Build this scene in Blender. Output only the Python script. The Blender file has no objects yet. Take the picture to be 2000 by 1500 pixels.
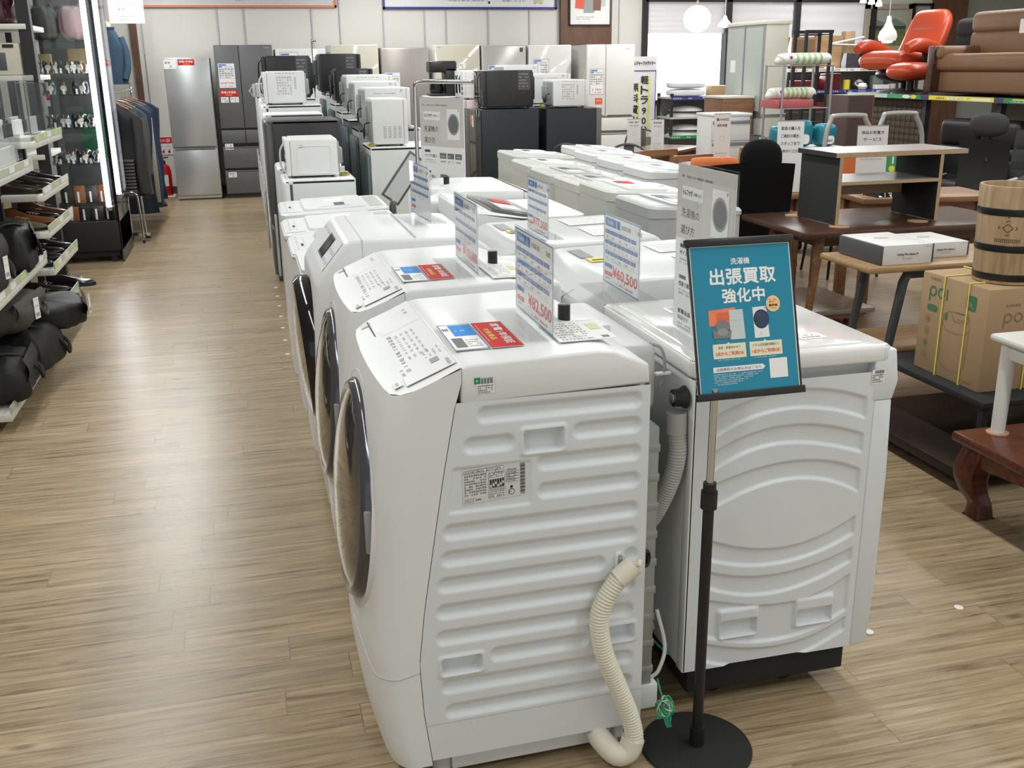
import bpy, bmesh, math, random
from mathutils import Vector, Matrix
R = math.radians
random.seed(7)
SC = bpy.context.scene
COL = SC.collection
# ---------------------------------------------------------------- camera, light, exposure
cam_d = bpy.data.cameras.new('camera'); cam = bpy.data.objects.new('camera', cam_d); COL.objects.link(cam)
cam_d.sensor_width = 36.0; cam_d.lens = 1968.53 / 2000 * 36.0; cam_d.clip_start = .05; cam_d.clip_end = 200
YAW, PITCH, ROLL = .2497, .3065, -.012
fw = Vector((math.sin(YAW) * math.cos(PITCH), math.cos(YAW) * math.cos(PITCH), -math.sin(PITCH)))
rt = Vector((math.cos(YAW), -math.sin(YAW), 0)); up = rt.cross(fw)
rx = rt * math.cos(ROLL) + up * math.sin(ROLL); uy = up * math.cos(ROLL) - rt * math.sin(ROLL)
cam.matrix_world = Matrix(((rx.x, uy.x, -fw.x, 0), (rx.y, uy.y, -fw.y, 0), (rx.z, uy.z, -fw.z, 1.5588), (0, 0, 0, 1)))
SC.camera = cam
SC.view_settings.view_transform = 'Standard'; SC.view_settings.look = 'None'
SC.view_settings.gamma = 1; SC.view_settings.use_curve_mapping = False
SC.view_settings.exposure = -.07
W = bpy.data.worlds.new('world'); SC.world = W; W.use_nodes = True
W.node_tree.nodes['Background'].inputs[0].default_value = (.95, 1.0, .98, 1)
W.node_tree.nodes['Background'].inputs[1].default_value = .72
def area(name, loc, sx, sy, power, color=(.975, 1, .985), rot=(0, 0, 0)):
    l = bpy.data.lights.new(name, 'AREA'); l.shape = 'RECTANGLE'; l.size = sx; l.size_y = sy
    l.energy = power; l.color = color
    o = bpy.data.objects.new(name, l); COL.objects.link(o); o.location = loc; o.rotation_euler = rot
    return o
for lx in (-.95, 1.95, 5.0, 8.1):                       # the shop's fluorescent lines, running along the aisles
    for ly in (1.2, 5.2, 9.2, 12.4):
        area('ceiling_fluorescent', (lx, ly, 2.93), .14, 3.4 if ly < 12 else 1.8, (46 if ly < 3 else 50 if ly < 8 else 60) if ly < 12 else 44)
area('shop_front_daylight', (7.4, 13.4, 1.75), 2.6, .9, 60, (.93, .97, 1), (R(-70), 0, R(-8)))

# ---------------------------------------------------------------- materials
MATS = {}
def nt(m): return m.node_tree.nodes, m.node_tree.links
def mat(name, color=(.8, .8, .8), rough=.45, metal=0, spec=.5, noise=.04, nscale=18, emit=0, trans=0, alpha=1, bump=0, coat=0, bscale=120):
    if name in MATS: return MATS[name]
    m = bpy.data.materials.new(name); m.use_nodes = True; n, l = nt(m)
    b = n['Principled BSDF']; c = tuple(color) + (1,)
    b.inputs['Base Color'].default_value = c; b.inputs['Roughness'].default_value = rough
    b.inputs['Metallic'].default_value = metal; b.inputs['Specular IOR Level'].default_value = spec
    b.inputs['Alpha'].default_value = alpha; b.inputs['Transmission Weight'].default_value = trans
    b.inputs['Coat Weight'].default_value = coat
    if emit:
        b.inputs['Emission Color'].default_value = c; b.inputs['Emission Strength'].default_value = emit
    tc = n.new('ShaderNodeTexCoord')
    if noise:
        nz = n.new('ShaderNodeTexNoise'); nz.inputs['Scale'].default_value = nscale; nz.inputs['Detail'].default_value = 3
        l.new(tc.outputs['Object'], nz.inputs['Vector'])
        mx = n.new('ShaderNodeMix'); mx.data_type = 'RGBA'
        mx.inputs['A'].default_value = tuple(x * (1 - noise) for x in color) + (1,)
        mx.inputs['B'].default_value = tuple(min(1, x * (1 + noise)) for x in color) + (1,)
        l.new(nz.outputs['Fac'], mx.inputs['Factor']); l.new(mx.outputs['Result'], b.inputs['Base Color'])
    if bump:
        nb = n.new('ShaderNodeTexNoise'); nb.inputs['Scale'].default_value = bscale
        l.new(tc.outputs['Object'], nb.inputs['Vector'])
        bp = n.new('ShaderNodeBump'); bp.inputs['Strength'].default_value = bump; bp.inputs['Distance'].default_value = .01
        l.new(nb.outputs['Fac'], bp.inputs['Height']); l.new(bp.outputs['Normal'], b.inputs['Normal'])
    MATS[name] = m; return m
def wood(name, c1, c2, scale=(2.2, 28, 28), rough=.4, plank=None):
    if name in MATS: return MATS[name]
    m = bpy.data.materials.new(name); m.use_nodes = True; n, l = nt(m); b = n['Principled BSDF']
    tc = n.new('ShaderNodeTexCoord'); mp = n.new('ShaderNodeMapping'); mp.inputs['Scale'].default_value = scale
    l.new(tc.outputs['Object'], mp.inputs['Vector'])
    nz = n.new('ShaderNodeTexNoise'); nz.inputs['Scale'].default_value = 1.6; nz.inputs['Detail'].default_value = 6; nz.inputs['Roughness'].default_value = .62
    nz.inputs['Distortion'].default_value = .35
    l.new(mp.outputs['Vector'], nz.inputs['Vector'])
    cr = n.new('ShaderNodeValToRGB'); cr.color_ramp.elements[0].position = .32; cr.color_ramp.elements[1].position = .7
    cr.color_ramp.elements[0].color = tuple(c1) + (1,); cr.color_ramp.elements[1].color = tuple(c2) + (1,)
    l.new(nz.outputs['Fac'], cr.inputs['Fac']); l.new(cr.outputs['Color'], b.inputs['Base Color'])
    b.inputs['Roughness'].default_value = rough
    MATS[name] = m; return m
def glass(name, tint=(1, 1, 1), mixf=.08, rough=.02):
    """thin clear sheet: mostly see-through with a glossy skin"""
    if name in MATS: return MATS[name]
    m = bpy.data.materials.new(name); m.use_nodes = True; n, l = nt(m)
    n.remove(n['Principled BSDF']); out = n['Material Output']
    t = n.new('ShaderNodeBsdfTransparent'); t.inputs[0].default_value = tuple(tint) + (1,)
    g = n.new('ShaderNodeBsdfGlossy'); g.inputs['Roughness'].default_value = rough
    lw = n.new('ShaderNodeLayerWeight'); lw.inputs[0].default_value = .5
    pw = n.new('ShaderNodeMath'); pw.operation = 'POWER'; pw.inputs[1].default_value = 4; l.new(lw.outputs['Facing'], pw.inputs[0])
    ad = n.new('ShaderNodeMath'); ad.operation = 'MULTIPLY_ADD'; ad.inputs[1].default_value = .45; ad.inputs[2].default_value = mixf; l.new(pw.outputs[0], ad.inputs[0])
    mx = n.new('ShaderNodeMixShader'); l.new(ad.outputs[0], mx.inputs[0]); l.new(t.outputs[0], mx.inputs[1]); l.new(g.outputs[0], mx.inputs[2])
    l.new(mx.outputs[0], out.inputs[0]); MATS[name] = m; return m
def floor_mat():
    m = bpy.data.materials.new('vinyl_oak_planks'); m.use_nodes = True; n, l = nt(m); b = n['Principled BSDF']
    tc = n.new('ShaderNodeTexCoord')
    br = n.new('ShaderNodeTexBrick'); br.offset = 0; br.inputs['Scale'].default_value = 1
    br.inputs['Brick Width'].default_value = .92; br.inputs['Row Height'].default_value = .125; br.inputs['Mortar Size'].default_value = .0016
    br.inputs['Mortar Smooth'].default_value = 0; br.inputs['Bias'].default_value = 0
    br.inputs['Color1'].default_value = (0, 0, 0, 1); br.inputs['Color2'].default_value = (1, 1, 1, 1); br.inputs['Mortar'].default_value = (.5, .5, .5, 1)
    sx = n.new('ShaderNodeSeparateXYZ'); l.new(tc.outputs['Object'], sx.inputs[0])
    dv = n.new('ShaderNodeMath'); dv.operation = 'DIVIDE'; dv.inputs[1].default_value = .125; l.new(sx.outputs[1], dv.inputs[0])
    fl_ = n.new('ShaderNodeMath'); fl_.operation = 'FLOOR'; l.new(dv.outputs[0], fl_.inputs[0])
    wn = n.new('ShaderNodeTexWhiteNoise'); wn.noise_dimensions = '1D'; l.new(fl_.outputs[0], wn.inputs['W'])
    ax = n.new('ShaderNodeMath'); ax.operation = 'MULTIPLY_ADD'; ax.inputs[1].default_value = .92; l.new(wn.outputs['Value'], ax.inputs[0]); l.new(sx.outputs[0], ax.inputs[2])
    cx_ = n.new('ShaderNodeCombineXYZ'); l.new(ax.outputs[0], cx_.inputs[0]); l.new(sx.outputs[1], cx_.inputs[1])
    l.new(cx_.outputs[0], br.inputs['Vector'])
    sep = n.new('ShaderNodeSeparateColor'); l.new(br.outputs['Color'], sep.inputs[0])
    # each plank shifts the grain
    cmb = n.new('ShaderNodeCombineXYZ'); mu = n.new('ShaderNodeMath'); mu.operation = 'MULTIPLY'; mu.inputs[1].default_value = 7.3
    l.new(sep.outputs[0], mu.inputs[0]); l.new(mu.outputs[0], cmb.inputs[2])
    mp = n.new('ShaderNodeMapping'); mp.inputs['Scale'].default_value = (1.3, 26, 1); l.new(tc.outputs['Object'], mp.inputs['Vector'])
    va = n.new('ShaderNodeVectorMath'); l.new(mp.outputs[0], va.inputs[0]); l.new(cmb.outputs[0], va.inputs[1])
    n1 = n.new('ShaderNodeTexNoise'); n1.inputs['Scale'].default_value = 2.4; n1.inputs['Detail'].default_value = 8; n1.inputs['Roughness'].default_value = .68; n1.inputs['Distortion'].default_value = .5
    l.new(va.outputs[0], n1.inputs['Vector'])
    cr = n.new('ShaderNodeValToRGB'); e = cr.color_ramp.elements
    e[0].position = .31; e[0].color = (.15, .101, .053, 1); e[1].position = .69; e[1].color = (.48, .375, .24, 1)
    k = cr.color_ramp.elements.new(.47); k.color = (.335, .247, .147, 1)
    l.new(n1.outputs['Fac'], cr.inputs['Fac'])
    # fine dark pores
    mp2 = n.new('ShaderNodeMapping'); mp2.inputs['Scale'].default_value = (3.5, 90, 1); l.new(tc.outputs['Object'], mp2.inputs['Vector'])
    n2 = n.new('ShaderNodeTexNoise'); n2.inputs['Scale'].default_value = 2; n2.inputs['Detail'].default_value = 4; l.new(mp2.outputs[0], n2.inputs['Vector'])
    r2 = n.new('ShaderNodeMapRange'); r2.inputs[1].default_value = .58; r2.inputs[2].default_value = .78; r2.inputs[3].default_value = 1; r2.inputs[4].default_value = .62
    l.new(n2.outputs['Fac'], r2.inputs[0])
    tone = n.new('ShaderNodeMapRange'); tone.inputs[3].default_value = .90; tone.inputs[4].default_value = 1.09; l.new(sep.outputs[0], tone.inputs[0])
    mm = n.new('ShaderNodeMath'); mm.operation = 'MULTIPLY'; l.new(r2.outputs[0], mm.inputs[0]); l.new(tone.outputs[0], mm.inputs[1])
    seam = n.new('ShaderNodeMapRange'); seam.inputs[3].default_value = 1; seam.inputs[4].default_value = .68; l.new(br.outputs['Fac'], seam.inputs[0])
    m3 = n.new('ShaderNodeMath'); m3.operation = 'MULTIPLY'; l.new(mm.outputs[0], m3.inputs[0]); l.new(seam.outputs[0], m3.inputs[1])
    mp3 = n.new('ShaderNodeMapping'); mp3.inputs['Scale'].default_value = (2.1, 6.5, 1); l.new(tc.outputs['Object'], mp3.inputs['Vector'])
    vo = n.new('ShaderNodeTexVoronoi'); vo.inputs['Scale'].default_value = 1; l.new(mp3.outputs[0], vo.inputs['Vector'])
    kn = n.new('ShaderNodeMapRange'); kn.inputs[1].default_value = .035; kn.inputs[2].default_value = .085; kn.inputs[3].default_value = .5; kn.inputs[4].default_value = 1; l.new(vo.outputs['Distance'], kn.inputs[0])
    m4 = n.new('ShaderNodeMath'); m4.operation = 'MULTIPLY'; l.new(m3.outputs[0], m4.inputs[0]); l.new(kn.outputs[0], m4.inputs[1]); m3 = m4
    vs = n.new('ShaderNodeVectorMath'); vs.operation = 'SCALE'; l.new(cr.outputs[0], vs.inputs[0]); l.new(m3.outputs[0], vs.inputs['Scale'])
    l.new(vs.outputs[0], b.inputs['Base Color'])
    rr = n.new('ShaderNodeMapRange'); rr.inputs[3].default_value = .22; rr.inputs[4].default_value = .38; l.new(n1.outputs['Fac'], rr.inputs[0]); l.new(rr.outputs[0], b.inputs['Roughness'])
    bp = n.new('ShaderNodeBump'); bp.inputs['Strength'].default_value = .12; bp.inputs['Distance'].default_value = .004; l.new(n1.outputs['Fac'], bp.inputs['Height']); l.new(bp.outputs[0], b.inputs['Normal'])
    b.inputs['Specular IOR Level'].default_value = .42
    return m
WHITE = mat('white_enamel', (.765, .78, .785), .32, noise=.015)
WHITE2 = mat('white_plastic', (.775, .785, .79), .38, noise=.015)
WPANEL = mat('white_textured_steel', (.715, .745, .77), .42, noise=.02, bump=.02, bscale=260)
SHEEN = mat('glossy_white_plastic', (.80, .80, .795), .12, noise=.01)
LGREY = mat('light_grey_plastic', (.52, .53, .52), .4)
MGREY = mat('mid_grey_plastic', (.30, .31, .31), .45)
GALV = mat('zinc_grey_steel', (.36, .385, .37), .42, .35, noise=.05)
DGREY = mat('dark_grey_plastic', (.075, .075, .08), .42)
BLACK = mat('black_plastic', (.012, .012, .013), .38)
MATTE = mat('matt_black', (.014, .014, .015), .75)
GLOSSB = mat('gloss_black', (.01, .01, .012), .08)
CHROME = mat('chrome', (.75, .75, .76), .14, 1, noise=.02)
STEELB = mat('brushed_steel', (.46, .47, .48), .32, .85, noise=.05)
RED = mat('red_print', (.64, .02, .022), .6, spec=.2, noise=.02)
BLUE = mat('blue_print', (.03, .115, .36), .45, noise=.02)
SKY = mat('sky_blue_print', (.03, .25, .70), .6, 0, .2, noise=.02)
YEL = mat('yellow_print', (.8, .68, .04), .45, noise=.02)
GRN = mat('green_print', (.02, .27, .09), .45, noise=.02)
INK = mat('black_ink', (.02, .02, .02), .6, noise=0)
GINK = mat('grey_ink', (.32, .32, .33), .6, noise=0)
PINKR = mat('price_red_ink', (.75, .09, .1), .5, noise=0)
PAPER = mat('white_paper', (.82, .82, .81), .55, noise=.01)
BEIGEP = mat('greige_print', (.60, .565, .55), .5, noise=.01)
CLEAR = glass('clear_acrylic', (.975, .985, .985), .025)
CARD = mat('brown_cardboard', (.40, .27, .15), .75, noise=.08, nscale=9)
WT = wood('teak_veneer', (.13, .055, .022), (.27, .13, .055))
WO = wood('oak_veneer', (.30, .18, .085), (.46, .30, .155))
WD = wood('dark_walnut', (.045, .02, .012), (.10, .045, .026), rough=.3)
WR = wood('red_lacquered_wood', (.055, .012, .006), (.13, .03, .014), rough=.22)
WM = wood('mid_brown_wood', (.20, .095, .042), (.34, .18, .085))
CORK = mat('cork', (.42, .25, .14), .8, noise=.15, nscale=60)
ORANGE = mat('orange_leather', (.72, .20, .06), .55, noise=.05)

# ---------------------------------------------------------------- mesh builder
GLY = {}
def glyphs(s):
    if s in GLY: return GLY[s]
    c = bpy.data.curves.new('t', 'FONT'); c.body = s; c.size = 1; c.resolution_u = 2; c.fill_mode = 'FRONT'
    o = bpy.data.objects.new('t', c); COL.objects.link(o)
    dg = bpy.context.evaluated_depsgraph_get(); me = bpy.data.meshes.new_from_object(o.evaluated_get(dg))
    vs = [(v.co.x, v.co.y) for v in me.vertices]; fs = [tuple(p.vertices) for p in me.polygons]
    bpy.data.objects.remove(o); bpy.data.curves.remove(c); bpy.data.meshes.remove(me)
    if vs:
        x0 = min(v[0] for v in vs); x1 = max(v[0] for v in vs); y0 = min(v[1] for v in vs); y1 = max(v[1] for v in vs)
        GLY[s] = ([(x - x0, y - y0) for x, y in vs], fs, max(x1 - x0, 1e-6), max(y1 - y0, 1e-6))
    else: GLY[s] = ([], [], 1, 1)
    return GLY[s]
class MB:
    def __init__(s): s.v = []; s.f = []; s.m = []; s.mats = []; s.M = None
    def slot(s, m):
        if m not in s.mats: s.mats.append(m)
        return s.mats.index(m)
    def add(s, vs, fs, m):
        b = len(s.v); k = s.slot(m)
        for v in vs:
            v = Vector(v)
            s.v.append(tuple(s.M @ v) if s.M else tuple(v))
        for f in fs: s.f.append(tuple(i + b for i in f)); s.m.append(k)
        return s
    def box(s, x0, y0, z0, x1, y1, z1, m, bev=0, seg=2):
        bm = bmesh.new(); bmesh.ops.create_cube(bm, size=1)
        for v in bm.verts: v.co = Vector((x0 + (v.co.x + .5) * (x1 - x0), y0 + (v.co.y + .5) * (y1 - y0), z0 + (v.co.z + .5) * (z1 - z0)))
        if bev: bmesh.ops.bevel(bm, geom=bm.edges[:], offset=min(bev, .49 * min(abs(x1 - x0), abs(y1 - y0), abs(z1 - z0))), segments=seg, profile=.5, affect='EDGES')
        return s.bm(bm, m)
    def bm(s, bm, m):
        bm.verts.ensure_lookup_table(); bm.verts.index_update()
        s.add([v.co.copy() for v in bm.verts], [tuple(v.index for v in f.verts) for f in bm.faces], m); bm.free(); return s
    def prism(s, poly, h0, h1, m, axis='y', bev=0):
        """polygon (u,w) extruded along axis; axis y: (x,z); axis z: (x,y); axis x: (y,z)"""
        def P(u, w, h): return (u, h, w) if axis == 'y' else (u, w, h) if axis == 'z' else (h, u, w)
        n = len(poly); vs = [P(u, w, h0) for u, w in poly] + [P(u, w, h1) for u, w in poly]
        fs = [tuple(range(n)), tuple(range(2 * n - 1, n - 1, -1))] + [(i, (i + 1) % n, n + (i + 1) % n, n + i) for i in range(n)]
        bm = bmesh.new(); bv = [bm.verts.new(v) for v in vs]
        for f in fs: bm.faces.new([bv[i] for i in f])
        bmesh.ops.recalc_face_normals(bm, faces=bm.faces[:])
        if bev: bmesh.ops.bevel(bm, geom=bm.edges[:], offset=bev, segments=2, profile=.5, affect='EDGES')
        return s.bm(bm, m)
    def ring(s, pts, rad, n, m, closed=False, caps=True):
        """tube along pts; rad a number or list"""
        pts = [Vector(p) for p in pts]; N = len(pts); rad = rad if isinstance(rad, (list, tuple)) else [rad] * N
        vs = []; fs = []; prev = None
        for i, p in enumerate(pts):
            a = pts[(i - 1) % N] if (closed or i > 0) else p; b = pts[(i + 1) % N] if (closed or i < N - 1) else p
            t = (b - a).normalized() if (b - a).length > 1e-9 else Vector((0, 0, 1))
            if prev is None:
                u = t.cross(Vector((0, 0, 1)))
                if u.length < 1e-3: u = t.cross(Vector((0, 1, 0)))
            else: u = prev - t * prev.dot(t)
            u.normalize(); w = t.cross(u); prev = u
            for k in range(n):
                an = 2 * math.pi * k / n; vs.append(p + (u * math.cos(an) + w * math.sin(an)) * rad[i])
        for i in range(N if closed else N - 1):
            j = (i + 1) % N
            for k in range(n): fs.append((i * n + k, i * n + (k + 1) % n, j * n + (k + 1) % n, j * n + k))
        if caps and not closed: fs += [tuple(range(n - 1, -1, -1)), tuple((N - 1) * n + k for k in range(n))]
        return s.add(vs, fs, m)
    def cyl(s, p0, p1, r, m, r1=None, n=20): return s.ring([p0, p1], [r, r if r1 is None else r1], n, m)
    def lathe(s, prof, m, c=(0, 0, 0), axis='z', n=28):
        """profile [(r,h)] turned about an axis through c"""
        vs = []; fs = []; c = Vector(c)
        for r, h in prof:
            for k in range(n):
                a = 2 * math.pi * k / n; x, y = r * math.cos(a), r * math.sin(a)
                vs.append(c + Vector((x, y, h) if axis == 'z' else (h, x, y) if axis == 'x' else (x, -h, y)))
        for i in range(len(prof) - 1):
            for k in range(n): fs.append((i * n + k, i * n + (k + 1) % n, (i + 1) * n + (k + 1) % n, (i + 1) * n + k))
        return s.add(vs, fs, m)
    def grid(s, fn, nu, nv, m, flip=False):
        vs = [fn(i / nu, j / nv) for j in range(nv + 1) for i in range(nu + 1)]; w = nu + 1
        fs = [(j * w + i, j * w + i + 1, (j + 1) * w + i + 1, (j + 1) * w + i) for j in range(nv) for i in range(nu)]
        if flip: fs = [f[::-1] for f in fs]
        return s.add(vs, fs, m)
    def ell(s, c, r, m, n=14, k=10, p=1.0):
        c = Vector(c)
        def sg(a): return math.copysign(abs(a) ** p, a)
        def fn(u, v):
            a = 2 * math.pi * u; b = math.pi * (v - .5)
            return c + Vector((r[0] * sg(math.cos(b)) * sg(math.cos(a)), r[1] * sg(math.cos(b)) * sg(math.sin(a)), r[2] * sg(math.sin(b))))
        return s.grid(fn, n, k, m)
    def build(s, name, parent=None, loc=None, rz=0, smooth=32, bevel=0):
        me = bpy.data.meshes.new(name); me.from_pydata(s.v, [], s.f)
        for m in s.mats: me.materials.append(m)
        if len(s.mats) > 1: me.polygons.foreach_set('material_index', s.m)
        if smooth:
            me.polygons.foreach_set('use_smooth', [True] * len(me.polygons)); me.set_sharp_from_angle(angle=R(smooth))
        me.update()
        o = bpy.data.objects.new(name, me); COL.objects.link(o)
        if loc: o.location = loc
        if rz: o.rotation_euler.z = rz
        if parent: o.parent = parent
        if bevel:
            b = o.modifiers.new('bevel', 'BEVEL'); b.width = bevel; b.segments = 2; b.limit_method = 'ANGLE'; b.angle_limit = R(40)
        return o
class Sheet:
    """flat print: rectangles and lettering laid in a plane, o = lower left corner, ex / ey unit directions"""
    def __init__(s, mb, o, ex, ey, eps=.0004):
        s.mb = mb; s.o = Vector(o); s.ex = Vector(ex).normalized(); s.ey = Vector(ey).normalized(); s.n = s.ex.cross(s.ey).normalized(); s.e = eps
    def P(s, x, y, k): return s.o + s.ex * x + s.ey * y + s.n * (s.e * k)
    def rect(s, x, y, w, h, m, k=1):
        s.mb.add([s.P(x, y, k), s.P(x + w, y, k), s.P(x + w, y + h, k), s.P(x, y + h, k)], [(0, 1, 2, 3)], m); return s
    def poly(s, pts, m, k=1):
        s.mb.add([s.P(x, y, k) for x, y in pts], [tuple(range(len(pts)))], m); return s
    def disc(s, x, y, r, m, k=1, ry=None, n=24):
        return s.poly([(x + r * math.cos(2 * math.pi * i / n), y + (ry or r) * math.sin(2 * math.pi * i / n)) for i in range(n)], m, k)
    def text(s, t, x, y, h, m, k=2, w=None, align='l', bold=0, col=False):
        """h = glyph height; w squeezes to a width"""
        vs, fs, gw, gh = glyphs(t)
        if not vs: return s
        sy = h / gh; sx = sy if w is None else w / gw
        x -= gw * sx * (.5 if align == 'c' else 1 if align == 'r' else 0)
        offs = [(0, 0)] if not bold else [(-bold * h, 0), (bold * h, 0), (0, bold * h), (0, -bold * h)]
        for q, (ax, ay) in enumerate(offs):
            s.mb.add([s.P(x + vx * sx + ax, y + vy * sy + ay, k + q * .25) for vx, vy in vs], fs, m)
        return s
    def lines(s, x, y, w, h, n, m, k=2, fill=.5, jag=.35, seed=0):
        rr = random.Random(seed + n); st = h / n
        for i in range(n): s.rect(x, y + h - (i + 1) * st + st * (1 - fill) / 2, w * (1 - jag * rr.random()), st * fill, m, k)
        return s
    def words(s, x, y, w, h, m, k=2, seed=0, n=8):
        """a line of small unreadable characters"""
        rr = random.Random(seed); st = w / n
        for i in range(n):
            if rr.random() < .12: continue
            a = st * (.55 + .3 * rr.random()); q = h * (.75 + .25 * rr.random())
            s.rect(x + i * st, y, a, q * .18, m, k); s.rect(x + i * st, y + q * .45, a, q * .14, m, k); s.rect(x + i * st, y + q * .82, a, q * .18, m, k)
            s.rect(x + i * st + a * rr.random() * .7, y, a * .22, q, m, k)
        return s
def thing(name, label, cat, loc=(0, 0, 0), rz=0, group=None):
    o = bpy.data.objects.new(name, None); COL.objects.link(o); o.location = loc; o.rotation_euler.z = rz; o.empty_display_size = .1
    o['label'] = label; o['category'] = cat
    if group: o['group'] = group
    return o
def tag(o, label, cat, group=None, kind=None):
    o['label'] = label; o['category'] = cat
    if group: o['group'] = group
    if kind: o['kind'] = kind
    return o
def struct(o): o['kind'] = 'structure'; return o
def dup(root, loc=None, rz=None, label=None):
    """copy a thing with its parts and their sub-parts"""
    def cp(o, par):
        c = o.copy(); COL.objects.link(c)
        if par: c.parent = par
        for ch in KIDS.get(o.name, []): cp(ch, c)
        return c
    KIDS = {}
    def walk(o):
        ks = list(o.children); KIDS[o.name] = ks
        for k in ks: walk(k)
    walk(root)
    r = cp(root, None)
    if loc is not None: r.location = loc
    if rz is not None: r.rotation_euler.z = rz
    if label: r['label'] = label
    return r
def rrect(x0, z0, x1, z1, r, n=5):
    """rounded rectangle outline"""
    p = []
    for cx, cz, a0 in ((x1 - r, z1 - r, 0), (x0 + r, z1 - r, 90), (x0 + r, z0 + r, 180), (x1 - r, z0 + r, 270)):
        for i in range(n + 1):
            a = R(a0 + 90 * i / n); p.append((cx + r * math.cos(a), cz + r * math.sin(a)))
    return p
def lerp(t, tab):
    if t <= tab[0][0]: return tab[0][1]
    for (a, b), (c, d) in zip(tab, tab[1:]):
        if t <= c: return b + (d - b) * (t - a) / (c - a)
    return tab[-1][1]
def sst(a, b, x):
    t = max(0, min(1, (x - a) / (b - a))); return t * t * (3 - 2 * t)
def smooth_path(ctrl, n=10):
    """Catmull-Rom through control points"""
    P = [Vector(c) for c in ctrl]; P = [P[0] * 2 - P[1]] + P + [P[-1] * 2 - P[-2]]; out = []
    for i in range(1, len(P) - 2):
        for k in range(n):
            t = k / n; a, b, c, d = P[i - 1:i + 3]
            out.append(.5 * ((2 * b) + (c - a) * t + (2 * a - 5 * b + 4 * c - d) * t * t + (3 * b - a - 3 * c + d) * t ** 3))
    out.append(P[-2]); return out
def hose(mb, ctrl, r, m, rib=.006, n=10, seg=16, amp=.12):
    pts = smooth_path(ctrl, seg); L = sum((b - a).length for a, b in zip(pts, pts[1:])); k = int(L / rib * 2)
    # resample evenly
    acc = [0]
    for a, b in zip(pts, pts[1:]): acc.append(acc[-1] + (b - a).length)
    out = []; j = 0
    for i in range(k + 1):
        d = L * i / k
        while j < len(acc) - 2 and acc[j + 1] < d: j += 1
        t = (d - acc[j]) / max(1e-9, acc[j + 1] - acc[j]); out.append(pts[j].lerp(pts[j + 1], min(1, t)))
    mb.ring(out, [r * (1 + (amp if i % 2 else -amp)) for i in range(k + 1)], 14, m)
# ---------------------------------------------------------------- the setting
fl = MB().grid(lambda u, v: (-7 + 20 * u, -3 + 19 * v, 0), 4, 4, floor_mat()).build('floor', smooth=0); struct(fl)
WALLM = mat('warm_white_wall', (.70, .675, .64), .7, noise=.03, nscale=2)
CEIL = mat('ceiling_board', (.74, .74, .72), .8, noise=.03)
wb = MB().box(-7, 14.1, 0, 5.58, 14.25, 3.0, WALLM).box(5.58, 14.1, 2.42, 9.25, 14.25, 3.0, WALLM).box(5.58, 14.1, 0, 9.25, 14.25, 1.0, WALLM)
wb.box(9.25, 14.1, 0, 10.2, 14.25, 3.0, WALLM); wb.box(10.2, 14.1, 0, 13, 14.25, 3.0, mat('grey_green_wall', (.33, .37, .35), .7))
struct(wb.build('wall_back', smooth=0))
struct(MB().box(12.9, -3, 0, 13, 14.1, 3.0, WALLM).build('wall_right', smooth=0))
struct(MB().box(-7, -3, 0, -6.9, 14.1, 3.0, WALLM).build('wall_left', smooth=0))
struct(MB().box(-7, -3, 3.0, 13, 16, 3.1, CEIL).build('ceiling', smooth=0))
BROWN = wood('brown_wall_board', (.10, .045, .026), (.17, .085, .05), (6, 6, 1.2), .5)
struct(MB().box(4.33, 14.03, 0, 5.07, 14.1, 3.0, BROWN).build('trim_1'))
struct(MB().box(-1.26, 13.98, 0, -1.19, 14.1, 3.0, BROWN).build('trim_2'))
struct(MB().box(-1.19, 14.08, 0, 5.58, 14.1, .09, DGREY).build('baseboard_back'))
# slotted shelf standards let into the back wall: dark groove with bright slots
st = MB()
for x in (-1.13, -.21, .12, .97, 1.33, 1.9, 2.45, 2.74, 3.32, 3.9, 5.2):
    st.box(x - .008, 14.088, .1, x + .008, 14.1, 2.42, GINK)
    for k in range(30): st.box(x - .004, 14.084, 1.75 + k * .022, x + .004, 14.089, 1.762 + k * .022, PAPER)
struct(st.build('trim_3', smooth=0))
# shop-front window: glazing, roller blinds, dark posts
FRAME = mat('black_steel_frame', (.02, .018, .02), .5)
DAY = mat('overcast_daylight', (.95, .98, 1.0), 1, noise=0, emit=1.9)
BLIND = mat('backlit_blind_cloth', (.70, .695, .72), .9, noise=.03, nscale=3, emit=.27)  # weak emission paints in the daylight that comes through the cloth
wf = bpy.data.objects.new('window_1', None); COL.objects.link(wf); wf['kind'] = 'structure'; wf.location = (0, 14.1, 0)
fr = MB()
for x in (5.58, 6.86, 7.95, 9.2): fr.box(x - .04, -.05, 1.0, x + .04, .1, 2.42, FRAME)
fr.box(5.58, -.05, 2.38, 9.25, .1, 2.42, FRAME).box(5.58, -.05, 1.0, 9.25, .1, 1.05, FRAME)
fr.build('window_frame', wf, smooth=0)
MB().box(5.6, .06, 1.05, 9.2, .066, 2.38, CLEAR).build('pane', wf, smooth=0)
for a, b, z in ((5.63, 6.81, 1.96), (6.92, 7.9, 1.55), (8.0, 9.15, 1.3)):
    def bl(u, v, a=a, b=b, z=z): return (a + (b - a) * u, .02 + .004 * math.sin(v * 40), z + (2.38 - z) * v)
    MB().grid(bl, 1, 50, BLIND).build('roller_blind', wf)
struct(MB().box(5.3, 14.9, .8, 9.6, 14.92, 2.9, DAY).build('outside_daylight', smooth=0))

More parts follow.
